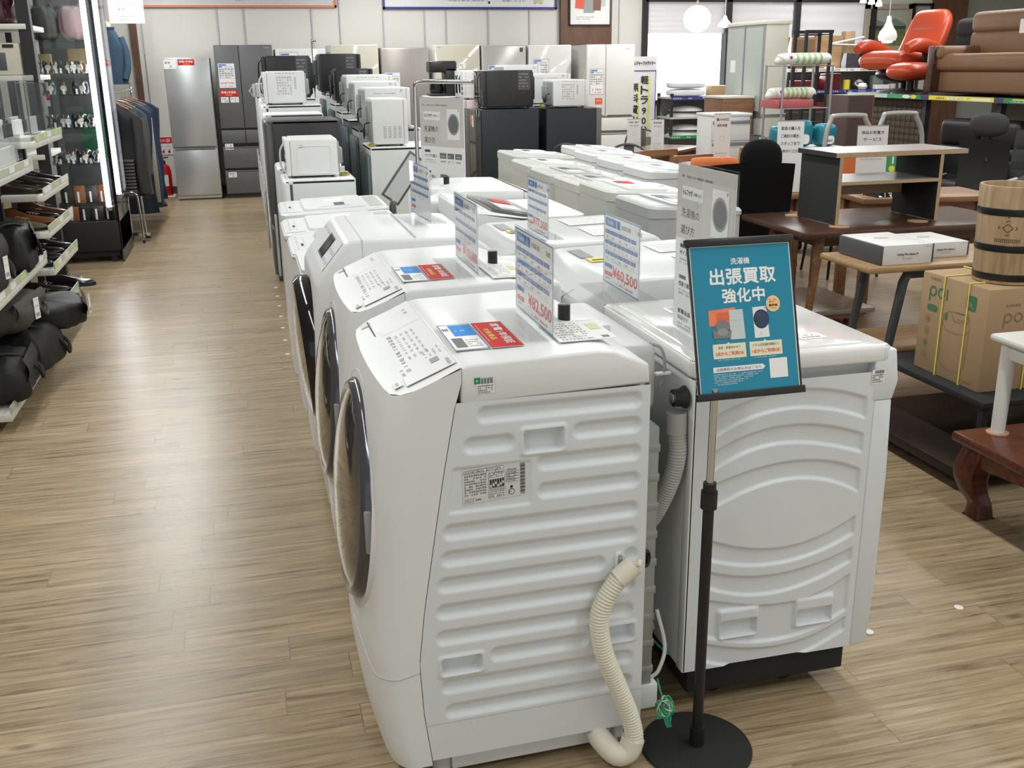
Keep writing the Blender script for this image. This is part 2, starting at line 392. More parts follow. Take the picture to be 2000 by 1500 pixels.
# ---------------------------------------------------------------- drum washer-dryer with grooved side (two in the row, one turned round)
WD_, DP_ = .63, .659
XF = [(.05, .078), (.10, .060), (.2, .047), (.33, .046), (.45, .058), (.55, .066), (.7, .070), (.82, .082), (.90, .097), (.935, .108)]
SEAM = [(.07, .16), (.2, .145), (.326, .14), (.45, .155), (.59, .178), (.75, .205), (.906, .235), (.95, .25)]
def stad(x, z, x0, x1, zc, r, soft=.007):
    d = math.hypot(max(x0 + r - x, 0, x - (x1 - r)), z - zc)
    return 1 - sst(r - soft, r + soft, d)
def rbox(x, z, x0, x1, z0, z1, r=.008, soft=.004):
    cx, cz = (x0 + x1) / 2, (z0 + z1) / 2; qx = abs(x - cx) - (x1 - x0) / 2 + r; qz = abs(z - cz) - (z1 - z0) / 2 + r
    d = math.hypot(max(qx, 0), max(qz, 0)) + min(max(qx, qz), 0) - r
    return 1 - sst(-soft, soft, d)
GRO = [(.285, .637, .881), (.255, .356, .817), (.49, .637, .825), (.412, .637, .762), (.412, .637, .698), (.206, .635, .629), (.2, .634, .568), (.19, .56, .507), (.612, .638, .518),
       (.186, .632, .444), (.183, .63, .381), (.302, .524, .32), (.19, .632, .258), (.198, .631, .195)]
def side_depth(x, z):
    d = 0
    for x0, x1, zc in GRO:
        if abs(z - zc) < .025: d = max(d, .0105 * stad(x, z, x0, x1, zc, .0135, .0075))
    d = max(d, .004 * rbox(x, z, .225 + (.765 - z) * -.1, .393, .672, .77, .006))
    for x0, x1, z0, z1 in ((.377, .467, .788, .84), (.187, .28, .288, .331), (.572, .637, .303, .347)):
        d -= .004 * rbox(x, z, x0 - .006, x1 + .006, z0 - .006, z1 + .006, .01); d += .026 * rbox(x, z, x0 + .004, x1 - .004, z0 + .004, z1 - .004, .006)
    d += .006 * (1 - sst(.163, .169, z)) * 0
    return d
def drum_washer(name, label, loc, rz, group, full=True):
    t = thing(name, label, 'washing machine', loc, rz, group)
    c = MB(); NP = []
    r = .075; rx_ = .055
    def plan(u):  # u 0..1 along near cheek - front - far cheek: kind, s
        return u
    def ptop(x): return .93 + max(0, min(1, (x - .115) / .135)) * .055
    def casing(u, v):
        # plan outline at height v
        def outline(z):
            xf = lerp(z, XF); xs = lerp(z, SEAM); b = .010
            if u < .2: k = u / .2; return xs + (xf + rx_ - xs) * k, 0
            if u < .35: a = (u - .2) / .15 * math.pi / 2; return xf + rx_ - rx_ * math.sin(a), r - r * math.cos(a)
            if u <= .65:
                k = (u - .35) / .3; y = r + (WD_ - 2 * r) * k; return xf - b * (1 - (2 * k - 1) ** 2), y
            if u < .8: a = (u - .65) / .15 * math.pi / 2; return xf + rx_ - rx_ * math.cos(a), WD_ - r + r * math.sin(a)
            k = (u - .8) / .2; return xf + rx_ + (xs - xf - rx_) * k, WD_
        x1, y1 = outline(.93); zt = ptop(x1)
        z = .062 + (zt - .062) * v
        x, y = outline(min(z, .95)); return (x, y, z)
    c.grid(casing, 60, 34, WHITE2, flip=True)
    c.add([casing(i / 60, 0) for i in range(61)], [tuple(range(61))], WHITE2)
    c.build('front_casing', t, smooth=40)
    # lower kick line pressed in the casing
    k = MB()
    pts = []
    for i in range(40):
        u = i / 39 * .5; p = Vector(casing(u, .265)); pts.append(p + Vector((-.0005, -.0005, .0)))
    k.ring(pts, .0012, 5, LGREY); k.build('casing_seam', t)
    # top cover: flat top with side skirts and a rounded rear slope
    tp = MB()
    prof = [(.248, .905), (.248, .985), (.27, .99), (.54, .996), (.575, .992), (.60, .98), (.655, .958), (.659, .914)]
    tp.prism(prof, 0, WD_, WHITE2, 'y', bev=.007)
    tp.box(.62, .14, .80, .735, WD_ - .02, .955, WHITE2, .018)
    tp.build('top_cover', t, smooth=50)
    # carcass behind the panels, zinc rear cover
    b = MB().box(.24, .05, .075, .655, WD_ - .004, .905, GALV)
    b.build('carcass', t, smooth=0)
    if full:
        rc = MB().box(.655, .035, .14, .70, WD_ - .04, .80, GALV, .004)
        for i in range(9): rc.box(.66, .034, .18 + i * .07, .703, .044, .2 + i * .07, GALV, .003)
        rc.box(.645, .03, .085, .715, WD_ - .03, .15, WHITE2, .004)
        rc.build('rear_cover', t)
        gm = MB(); gm.ring([(.672 + .008 * math.cos(a), .03, .487 + .018 * math.sin(a)) for a in [i * math.pi / 8 for i in range(16)]], .0055, 8, GLOSSB, closed=True)
        gm.box(.666, .029, .472, .678, .036, .502, GLOSSB); gm.build('rubber_grommet', t)
    # pressed side panels
    def side(y0, sgn, nu, nv):
        def fn(u, v):
            z = .075 + (.912 - .075) * v; xs = lerp(z, SEAM) + .0015; x = xs + (.659 - xs) * u
            return (x, y0 + sgn * side_depth(x, z), z)
        return fn
    sp = MB(); sp.grid(side(0, 1, 0, 0), 190 if full else 60, 280 if full else 90, WPANEL)
    sp.add([(.659, 0, .075), (.659, .03, .075), (.659, .03, .912), (.659, 0, .912)], [(0, 1, 2, 3)], WPANEL)
    sp.build('side_panel', t, smooth=60)
    MB().grid(lambda u, v: (lerp(.075 + .837 * v, SEAM) + (.659 - lerp(.075 + .837 * v, SEAM)) * u, WD_, .075 + .837 * v), 4, 12, WPANEL, True).build('side_panel', t)
    sm = MB().box(.144, -.0006, .1675, .658, .004, .169, LGREY); sm.build('panel_fold', t, smooth=0)
    # sloping control panel with printed keys
    cp = MB(); ex = Vector((0, 1, 0)); ey = Vector((.135, 0, .055)).normalized(); L = math.hypot(.135, .055)
    n = ey.cross(ex) * -1
    def pf(u, v):
        a = casing(.2 + .6 * u if False else lerp(u, [(0, .12), (.12, .35), (.88, .65), (1, .88)]), 1); q = Vector((.25, WD_ * u, .986))
        return Vector(a).lerp(q, v)
    cp.grid(pf, 40, 8, WHITE2, flip=True)
    sh = Sheet(cp, Vector((.118, WD_ - .02, .9335)), (0, -1, 0), (.135, 0, .055), .0008)
    sh.rect(.012, .030, .565, .112, LGREY, 1); sh.rect(.0132, .0312, .5626, .1096, WHITE2, 2); sh.rect(.185, .03, .0012, .112, LGREY, 3)
    sh.rect(.014, .024, .16, .0035, INK, 3); sh.words(.05, .115, .05, .009, GINK, 3, 9, 4)
    for i in range(11): sh.words(.215 + i * .027, .046, .019, .010, INK if i < 9 else GINK, 3, i, 2)
    for i in range(6):
        for j in range(4): sh.words(.23 + i * .036, .064 + j * .013, .024, .0055, MGREY, 3, i * 4 + j, 3)
    for j in range(4): sh.words(.42, .094 + j * .011, .055, .0045, GINK, 3, j + 70, 5)
    sh.rect(.487, .098, .03, .019, MGREY, 3); sh.rect(.53, .006, .034, .019, LGREY, 3); sh.rect(.531, .007, .032, .017, WHITE2, 4)
    sh.words(.535, .011, .024, .007, GINK, 5, 5, 4); sh.rect(.016, .006, .036, .018, LGREY, 3); sh.words(.47, .034, .05, .007, GINK, 3, 8, 4)
    sh.text('HITACHI', .527, .126, .0075, INK, 4, .04)
    cp.build('control_panel', t, smooth=40)
    # round door: trim ring, smoked bowl, handle
    zc, yc = .618, .33; tilt = R(5)
    def axis(prof, m, mb, cx=.0):
        mb.M = Matrix.Translation((cx, yc, zc)) @ Matrix.Rotation(tilt, 4, 'Y') @ Matrix.Scale(1.06, 4, (0, 0, 1)); mb.lathe(prof, m, axis='x', n=56); mb.M = None
    d = MB(); axis([(.282, .045), (.272, .012), (.262, .003), (.252, .012), (.25, .03)], WHITE2, d, .058); d.build('door_surround', t, smooth=50)
    d = MB(); axis([(.247, .03), (.245, .0), (.236, -.012), (.226, -.016), (.214, -.012)], mat('smoked_ring', (.085, .085, .10), .12, .3), d, .055)
    dob = d.build('door', t, smooth=60)
    g = MB(); axis([(.2165, -.012), (.19, -.022), (.14, -.032), (.07, -.038), (.0005, -.04)], mat('smoked_door_glass', (.055, .05, .045), .05, .0, coat=1), g, .055); g.build('door_glass', dob, smooth=60)
    h = MB(); h.box(.05, .083, .56, .066, .1, .66, MGREY, .005); h.build('door_handle', dob)
    # filler caps, hose, feet, rating plate
    cap = MB(); cap.box(.585, .24, .955, .66, .40, .985, WHITE2, .006); cap.cyl((.56, .285, .99), (.56, .285, 1.030), .0145, BLACK); cap.cyl((.56, .285, 1.03), (.56, .285, 1.031), .010, DGREY); cap.build('hose_connector', t)
    for x in (.19, .6):
        for y in (.05, WD_ - .06): MB().cyl((x, y, 0), (x, y, .08), .022, LGREY, n=14).build('foot', t)
    MB().box(.21, .03, .018, .63, .05, .078, WHITE, .004).build('base_skirt', t)
    if full: MB().box(.565, .012, .03, .588, .034, .085, WHITE, .002).build('base_bracket', t)
    if full:
        s = MB(); S = Sheet(s, (.247, .0035, .686), (1, 0, .06), (0, 0, 1), .0006)
        S.rect(0, 0, .137, .079, mat('silver_label', (.68, .68, .68), .4), 1)
        S.rect(.003, .068, .085, .007, INK, 2); S.rect(.0036, .0686, .0838, .0058, PAPER, 3); S.text('BD-SV120HL', .05, .0695, .004, INK, 4, .033); S.words(.005, .0695, .042, .004, INK, 4, 3, 12)
        for i in range(8): S.words(.004, .061 - i * .006, .048, .0035, INK, 2, i, 10)
        S.rect(.056, .026, .034, .036, INK, 2); S.rect(.0566, .0266, .0328, .0348, PAPER, 3)
        for i in range(6):
            S.rect(.058 + i * .0053, .028, .004, .02, INK, 4); S.rect(.0588 + i * .0053, .03 + (i % 3) * .003, .0024, .006, PAPER, 5)
        for i in range(5): S.words(.058, .051 + i * .0022, .03, .0016, INK, 4, i, 9)
        S.text('HITACHI', .095, .0605, .0045, INK, 3, .02); S.disc(.074, .0655, .003, INK, 3); S.disc(.074, .0655, .0023, PAPER, 4)
        for i in range(4): S.rect(.094, .054 - i * .006, .026, .0045, INK, 3); S.rect(.0945, .0544 - i * .006, .025, .0037, PAPER, 4); S.words(.096, .055 - i * .006, .02, .0025, INK, 5, i, 6)
        S.rect(.056, .006, .036, .017, INK, 2); S.rect(.0566, .0066, .0348, .0158, PAPER, 3)
        for i in range(3): S.words(.058, .008 + i * .005, .032, .0035, INK, 4, i + 20, 9)
        S.disc(.105, .024, .003, INK, 3); S.disc(.105, .013, .0065, INK, 3); S.disc(.105, .013, .005, PAPER, 4); S.text('PSE', .101, .0115, .003, INK, 5)
        for i in range(26): S.rect(.124, .004 + i * .0027, .0105, .0009 + .0011 * ((i * 7) % 3) / 2, INK, 2)
        S.rect(.004, .004, .022, .007, INK, 2); S.rect(.0045, .0045, .021, .006, PAPER, 3); S.text('2022', .006, .0055, .004, INK, 4, .01); S.text('10', .018, .0055, .004, INK, 4, .005); S.words(.028, .0055, .012, .004, INK, 2, 2, 3)
        s.build('rating_plate', t, smooth=0)
        s = MB(); S = Sheet(s, (.28, -.0006, .927), (1, 0, .02), (0, 0, 1), .0005); S.rect(.0, 0, .038, .034, PAPER, 1); S.rect(-.004, .022, .013, .013, GRN, 2); S.text('¥', -.001, .025, .006, PAPER, 3)
        for i in range(12): S.rect(.011 + i * .0021, .021, .0007 + .0008 * (i % 3 == 0), .012, INK, 2)
        for i in range(4): S.words(.003, .015 - i * .0045, .032 - .006 * (i == 3), .003, INK, 2, i, 8)
        s.build('barcode_sticker', t, smooth=0)
        s = MB()
        IV = mat('ivory_hose', (.74, .70, .58), .5)
        hose(s, [(.60, -.04, .032), (.625, -.044, .06), (.618, -.04, .12), (.59, -.034, .20), (.553, -.03, .30), (.541, -.028, .38), (.553, -.028, .43), (.586, -.028, .482)], .021, IV, .0075, amp=.06)
        s.cyl((.584, -.028, .478), (.621, -.028, .508), .0235, IV); s.ring(smooth_path([(.55, .04, .062), (.562, -.01, .048), (.585, -.04, .03), (.612, -.046, .04), (.624, -.044, .07)], 4), .027, 16, IV)
        s.ring([(.621, -.028, .508), (.628, -.042, .514), (.634, -.03, .515)], .006, 8, IV); s.build('drain_hose', t, smooth=50)
        s = MB(); s.prism(rrect(.586, .487, .606, .53, .009), -.006, .002, WHITE2, 'y'); s.prism(rrect(.591, .49, .601, .525, .005), -.0072, -.005, GALV, 'y'); s.cyl((.596, -.009, .518), (.596, -.005, .518), .003, CHROME, n=10); s.build('hose_clip', t)
        s = MB(); GW = mat('green_wire', (.02, .33, .17), .4); s.ring(smooth_path([(.705, .03, .35), (.715, .0, .27), (.695, -.015, .22), (.68, -.01, .2)], 8), .0045, 8, LGREY)
        s.ring(smooth_path([(.69, -.02, .2), (.695, -.03, .17), (.70, -.04, .15)], 6), .0022, 6, GW)
        rr = random.Random(3)
        for i in range(7):
            cx, cz, ra = .70 + rr.uniform(-.006, .006), .135 + rr.uniform(-.01, .012), rr.uniform(.015, .026); th = rr.uniform(0, 3.1); e = rr.uniform(.3, .7)
            s.ring([(cx + ra * (math.cos(a) * math.cos(th) - e * math.sin(a) * math.sin(th)), -.045 + .008 * math.sin(a * 2 + i), cz + ra * (math.cos(a) * math.sin(th) + e * math.sin(a) * math.cos(th)) * 1.1) for a in [k * math.pi / 9 for k in range(18)]], .0021, 6, GW if i % 3 else mat('pale_green_wire', (.35, .6, .42), .4), closed=True)
        for i in range(4): s.ring(smooth_path([(.698 + i * .003, -.045, .12), (.70 + i * .004, -.05, .10), (.706 + i * .003, -.05, .085)], 5), .0018, 6, GW)
        s.build('earth_wire', t)
        s = MB(); s.ring(smooth_path([(.72, .2, .945), (.745, .15, .945), (.748, .13, .90), (.735, .13, .85)], 8), .0035, 8, GINK); s.box(.725, .122, .888, .762, .138, .894, WHITE2, .002); s.build('power_cord', t)
    return t
m1 = drum_washer('drum_washing_machine', 'white drum washer nearest the camera with a cream hose down its grooved side', (.127, 1.883, 0), R(1), 'front loading drum washers', True)
m2 = drum_washer('drum_washing_machine', 'white drum washer second in the aisle row, carrying the 110,000 yen card', (.127, 2.626, 0), 0, 'front loading drum washers', False)
m5 = dup(m2, (1.52, 5.33, 0), R(180), 'white drum washer facing right, in front of the chrome poster stand')
# ---------------------------------------------------------------- the arched-groove drum washer on its black dolly
BANDS = [([(.055, .791), (.155, .825), (.291, .835), (.444, .798)], [(.056, .742), (.196, .788), (.295, .788), (.441, .748)]),
 ([(.062, .707), (.16, .742), (.311, .745), (.441, .708)], [(.053, .654), (.163, .7), (.303, .699), (.442, .661)]),
 ([(.079, .628), (.167, .65), (.307, .656), (.438, .619)], [(.086, .573), (.17, .602), (.29, .611), (.404, .578)]),
 ([(.084, .466), (.181, .439), (.304, .44), (.402, .473)], [(.07, .42), (.184, .394), (.349, .409), (.435, .443)]),
 ([(.047, .398), (.174, .366), (.352, .379), (.436, .406)], [(.07, .345), (.165, .316), (.314, .323), (.438, .369)]),
 ([(.047, .321), (.192, .285), (.359, .295), (.433, .331)], [(.068, .212), (.157, .187), (.326, .187), (.434, .231)]),
 ([(.069, .193), (.179, .166), (.348, .174), (.429, .208)], [(.068, .143), (.14, .121), (.288, .118), (.427, .169)])]
def lag(p, x):
    r = 0
    for i, (xi, yi) in enumerate(p):
        t = yi
        for j, (xj, _) in enumerate(p):
            if i != j: t *= (x - xj) / (xi - xj)
        r += t
    return r
def arc_depth(x, z):
    d = 0
    for q, (u, l) in enumerate(BANDS):
        zu, zl = lag(u, x), lag(l, x)
        if z > zu + .02 or z < zl - .02: continue
        e = sst(.05, .06, x) * (1 - sst(.434, .444, x))
        d = max(d, .0075 * (1 - sst(zu - .005, zu + .003, z)) * sst(zl - .002, zl + .005, z) * e)
    d = min(d, .0075)
    for x0, x1, z0, z1 in ((.09, .193, .205, .282), (.298, .40, .208, .284)):
        d = d * (1 - rbox(x, z, x0 - .004, x1 + .004, z0 - .004, z1 + .004, .008)) - .003 * rbox(x, z, x0, x1, z0, z1, .008) + .02 * rbox(x, z, x0 + .006, x1 - .004, z0 + .006, z1 - .03, .004)
    return d
t = thing('drum_washing_machine', 'white drum washer with arched side grooves on a black dolly, behind the sign stand', 'washing machine', (.93, 1.98, 0), 0, 'front loading drum washers')
WA = .60
b = MB(); b.grid(lambda u, v: (.002 + .458 * u, arc_depth(.002 + .458 * u, .128 + .735 * v), .128 + .735 * v), 180, 260, WPANEL)
b.build('side_panel', t, smooth=60)
b = MB().box(.0, .03, .128, .46, WA, .88, SHEEN).box(.0, 0, .128, .003, .04, .88, SHEEN); b.build('carcass', t)
# deep-drawn glossy back
def back(u, v):
    y = .03 + (WA - .04) * u; z = .14 + .72 * v
    d = .05 * math.exp(-((y - .3) / .17) ** 2 * 2) * sst(.0, .12, v) * (1 - sst(.8, 1, v))
    return (-.004 - d * 1.0, y, z)
b = MB(); b.grid(back, 30, 40, SHEEN, True); b.box(-.004, 0, .128, .004, .035, .88, SHEEN, .002)
b.build('back_panel', t)
b = MB()
fp = [(.46, .128), (.508, .128), (.516, .3), (.516, .6), (.508, .79), (.46, .79)]
b.prism(fp, .0005, WA - .004, WPANEL, 'y', bev=.004); b.build('front_panel', t, smooth=45)
b = MB(); b.prism([(.452, .79), (.508, .79), (.520, .835), (.508, .915), (.455, .915)], -.0006, WA, WPANEL, 'y', bev=.004); b.build('control_panel', t, smooth=45)
b = MB(); b.lathe([(.225, 0), (.215, .02), (.2, .024)], LGREY, (.52, .3, .52), 'x', 40); b.lathe([(.2, .022), (.12, .045), (.001, .05)], GLOSSB, (.52, .3, .52), 'x', 40); b.build('door', t)
b = MB()
def lid(u, v):
    return (0, 0, 0)
b.prism(rrect(-.012, -.002, .497, WA + .002, .02), .884, .926, SHEEN, 'z', bev=.008)
b.prism(rrect(.02, .03, .44, WA - .03, .02), .9235, .9285, SHEEN, 'z', bev=.002)
S = Sheet(b, (.12, .09, .9288), (1, 0, 0), (0, 1, 0), .0004)
S.lines(.0, .0, .17, .05, 5, LGREY, 1); S.rect(.19, .0, .07, .05, PAPER, 1); S.words(.2, .01, .05, .012, GINK, 2, 3, 6); S.words(.2, .03, .04, .008, GINK, 2, 4, 6); S.rect(.0, .34, .1, .06, PAPER, 1); S.lines(.01, .345, .08, .05, 6, GINK, 2)
b.build('top_cover', t, smooth=45)
b = MB(); S = Sheet(b, (.447, -.0008, .832), (1, 0, .02), (0, 0, 1), .0005); S.rect(0, 0, .034, .036, PAPER, 1)
for i in range(12): S.rect(.008 + i * .002, .026, .0008 + .0006 * (i % 3 == 0), .008, INK, 2)
for i in range(4): S.words(.002, .02 - i * .0055, .03, .004, INK, 2, i, 7)
b.build('barcode_sticker', t, smooth=0)
for z, y, x in ((.835, .03, -.012), (.72, .16, -.05), (.39, .16, -.05)):
    k = MB(); k.lathe([(.001, -.03), (.02, -.03), (.021, -.012), (.026, -.004), (.027, 0), (.001, .002)], BLACK, (x, y, z), 'x', 22); k.cyl((x - .034, y, z), (x - .028, y, z), .013, CHROME, n=14); k.build('hose_port', t)
k = MB(); GH = mat('grey_hose', (.47, .48, .46), .5)
hose(k, [(-.03, .03, .765), (-.03, .02, .70), (-.04, .03, .63), (-.06, .055, .55), (-.075, .08, .50), (-.08, .09, .46)], .021, GH, .007, amp=.05)
k.cyl((-.03, .033, .8), (-.03, .03, .75), .024, GH); k.cyl((-.079, .088, .475), (-.082, .095, .38), .023, GH, .017); k.build('drain_hose', t)
k = MB(); k.ring(smooth_path([(-.055, .15, .70), (-.07, .1, .62), (-.065, .1, .5), (-.05, .14, .4), (-.05, .12, .26), (-.04, .1, .2)], 8), .006, 8, LGREY); k.ring(smooth_path([(-.05, .1, .18), (-.03, .05, .165), (-.02, .04, .16)], 6), .003, 6, mat('green_wire', (.02, .33, .17))); k.build('power_cord', t)
def dolly(label, loc, sx, sy, h=.115):
    t = thing('wheeled_dolly', label, 'dolly', loc, 0)
    MB().box(0, 0, .045, sx, sy, h, MATTE, .004).build('platform', t)
    for x in (.1, sx - .14):
        for y in (.06, sy - .06):
            c = MB(); c.lathe([(.001, -.012), (.022, -.012), (.024, 0), (.022, .012), (.001, .012)], BLACK, (x, y, .0245), 'y', 18); c.box(x - .012, y - .016, .03, x + .012, y + .016, .046, DGREY); c.build('caster', t)
    return t
dolly('black wheeled dolly under the drum washer with arched grooves', (.955, 2.01, 0), .44, .55)
# ---------------------------------------------------------------- sign stand
t = thing('sign_stand', 'black floor stand with a turquoise poster about pick-up buying of washing machines', 'sign stand', (.918, 1.862, 0))
MB().lathe([(.0005, .001), (.128, .001), (.131, .004), (.129, .008), (.04, .012), (.0005, .013)], MATTE, n=56).build('base_plate', t)
p = MB(); p.cyl((0, 0, .01), (0, 0, .64), .0125, BLACK); p.cyl((0, 0, .01), (0, 0, .06), .017, BLACK); p.build('lower_pole', t)
p = MB(); p.cyl((0, 0, .625), (0, 0, .665), .0185, BLACK); p.cyl((0, 0, .665), (0, 0, .685), .0145, BLACK); p.build('height_clamp', t)
MB().cyl((0, .0, .66), (0, .0, .90), .0085, CHROME).build('upper_pole', t)
TI = R(17); hd = bpy.data.objects.new('poster_frame', None)
PW, PH = .240, .326
fb = MB()
TEAL = mat('turquoise_poster', (.012, .235, .365), .28, noise=.02)
mtx = Matrix.Translation((-.038, -.006, .884)) @ Matrix.Rotation(R(90) - TI, 4, 'X')     # poster plane: x right, y up, z towards viewer
fb.M = mtx
fb.box(-.006, -.008, -.006, PW + .006, .008, .008, BLACK, .002); fb.box(-.006, PH - .008, -.006, PW + .006, PH + .008, .008, BLACK, .002)
fb.box(-.0005, 0, -.003, .003, PH, .003, BLACK); fb.box(PW - .003, 0, -.003, PW + .0005, PH, .003, BLACK); fb.box(.1, .02, -.02, .14, .1, -.003, BLACK, .003)
hd = fb.build('poster_frame', t)
pp = MB(); pp.M = mtx; pp.box(.002, .004, -.001, PW - .002, PH - .004, .001, PAPER); pp.M = None
ex = mtx.to_3x3() @ Vector((1, 0, 0)); ey = mtx.to_3x3() @ Vector((0, 1, 0)); o = mtx @ Vector((0, 0, .0012))
S = Sheet(pp, o, ex, ey, .00025)
S.rect(.006, .008, PW - .012, PH - .018, TEAL, 1)
PK = mat('print_white', (.86, .86, .84), .35, noise=0); CR = mat('cream_print', (.80, .76, .56), .4, noise=0); OR = mat('orange_print', (.85, .22, .09), .4, noise=0); SAL = mat('apricot_print', (.93, .56, .27), .4, noise=0)
S.text('洗濯機', .118, .277, .0135, PK, 2, .044, 'c', .02)
S.text('出張買取', .122, .235, .034, PK, 2, .152, 'c', .03)
S.text('強化中', .120, .196, .030, PK, 2, .098, 'c', .03)
S.poly([(.036, .149), (.036, .182), (.098, .186), (.098, .15)], OR, 2); S.poly([(.054, .158), (.054, .176), (.085, .178), (.085, .16)], mat('deep_orange_print', (.7, .14, .06)), 3); S.rect(.055, .167, .03, .001, OR, 4)
S.poly([(.082, .118), (.083, .181), (.115, .181), (.117, .118)], mat('silver_print', (.58, .62, .64), .4), 4); S.rect(.083, .158, .033, .0008, LGREY, 5)
GC = mat('grey_chair_print', (.21, .205, .22), .5); S.disc(.066, .148, .017, GC, 5, .012); S.poly([(.044, .122), (.042, .139), (.05, .142), (.053, .132), (.077, .132), (.08, .141), (.086, .137), (.083, .122)], GC, 6); S.disc(.065, .135, .013, mat('light_grey_chair_print', (.30, .29, .30), .5), 7, .008)
for x in (.048, .080): S.rect(x, .112, .0012, .011, GC, 5)
S.poly([(.139, .117), (.138, .183), (.170, .184), (.174, .118)], mat('white_washer_print', (.78, .79, .8), .4, noise=0), 3); S.disc(.157, .157, .0182, INK, 4, .0205); S.disc(.158, .157, .0165, mat('navy_print', (.03, .05, .11), .3, noise=.5, nscale=60), 5, .0185); S.disc(.168, .18, .0022, GINK, 4); S.rect(.151, .128, .006, .0007, GINK, 4); S.rect(.151, .124, .006, .0007, GINK, 4)
S.disc(.187, .188, .0165, SAL, 5, .0175); S.words(.178, .195, .018, .003, INK, 6, 1, 7); S.words(.178, .1905, .018, .003, INK, 6, 2, 7); S.text('高評価', .187, .182, .0055, INK, 6, .02, 'c', .03); S.words(.18, .177, .014, .0025, INK, 6, 4, 6)
for x, a, bb, sd in ((.040, '家具・家電あわせて', '3点からご利用OK', 5), (.125, 'ドラム式洗濯乾燥機なら', '1点からご利用OK', 6)):
    S.rect(x, .079, .076, .031, CR, 2); S.poly([(x + .033, .11), (x + .0365, .1135), (x + .04, .11)], CR, 2)
    S.text(a, x + .038, .099, .006, INK, 3, .052 if x < .1 else .06, 'c'); S.text(bb, x + .038, .085, .0085, mat('vermilion_ink', (.75, .10, .04), .5, noise=0), 3, .066, 'c', .02); S.words(x + .01, .075, .05, .002, PK, 3, sd, 22)
S.poly([(.037, .050), (.037, .0615), (.152, .0615), (.158, .0557), (.152, .050)], PAPER, 2); S.text('出張買取のお申込みはこちら', .044, .0525, .0065, INK, 3, .104)
for i in range(6): S.words(.037, .0445 - i * .0042, .115 - .012 * i, .0022, PK, 2, i + 40, 36)
S.rect(.168, .029, .042, .042, PAPER, 2)
pp.build('poster', t, smooth=0)
# ---------------------------------------------------------------- drum washer with the dark screen, third in the row
t = thing('drum_washing_machine', 'white drum washer with small dark screen on its sloping front, in the aisle row', 'washing machine', (.13, 3.372, 0), 0, 'front loading drum washers')
W3 = .62
b = MB(); b.prism([(.05, .06), (.62, .06), (.66, .5), (.66, .955), (.60, 1.0), (.19, 1.008), (.165, 1.0), (.085, .905), (.055, .86), (.035, .5)], 0, W3, WHITE2, 'y', bev=.012); b.build('body', t, smooth=45)
b = MB(); b.box(.218, -.0008, .85, .22, W3 + .0008, 1.009, LGREY); b.box(.4, .01, 1.003, .402, W3 - .01, 1.0095, LGREY); b.build('cover_seam', t, smooth=0)
S3 = MB(); S = Sheet(S3, (.083, W3 - .03, .904), (0, -1, 0), (.08, 0, .095), .0012)
S.rect(0, .0, .56, .118, WHITE, 1); S.rect(.24, .018, .155, .085, BLACK, 2); S.rect(.247, .025, .141, .071, GLOSSB, 3); S.words(.02, .09, .06, .01, GINK, 2, 3, 5); S.words(.12, .09, .1, .01, GINK, 2, 7, 6)
for i in range(6): S.words(.42 + (i % 3) * .045, .02 + (i // 3) * .04, .03, .012, GINK, 2, i, 3)
S3.build('control_panel', t, smooth=0)
d = MB(); d.M = Matrix.Translation((.045, .31, .57)) @ Matrix.Rotation(R(-4), 4, 'Y'); d.lathe([(.27, .02), (.268, -.02), (.25, -.035)], GLOSSB, axis='x', n=48); d.lathe([(.251, -.035), (.18, -.05), (.001, -.058)], mat('smoked_door_glass', (.055, .05, .045)), axis='x', n=48); d.M = None; d.build('door', t, smooth=50)
for x in (.10, .58):
    for y in (.06, W3 - .06): MB().cyl((x, y, 0), (x, y, .065), .022, DGREY, n=12).build('foot', t)
b = MB(); b.cyl((.625, .3, 1.0), (.625, .3, 1.03), .018, DGREY); b.build('hose_connector', t)
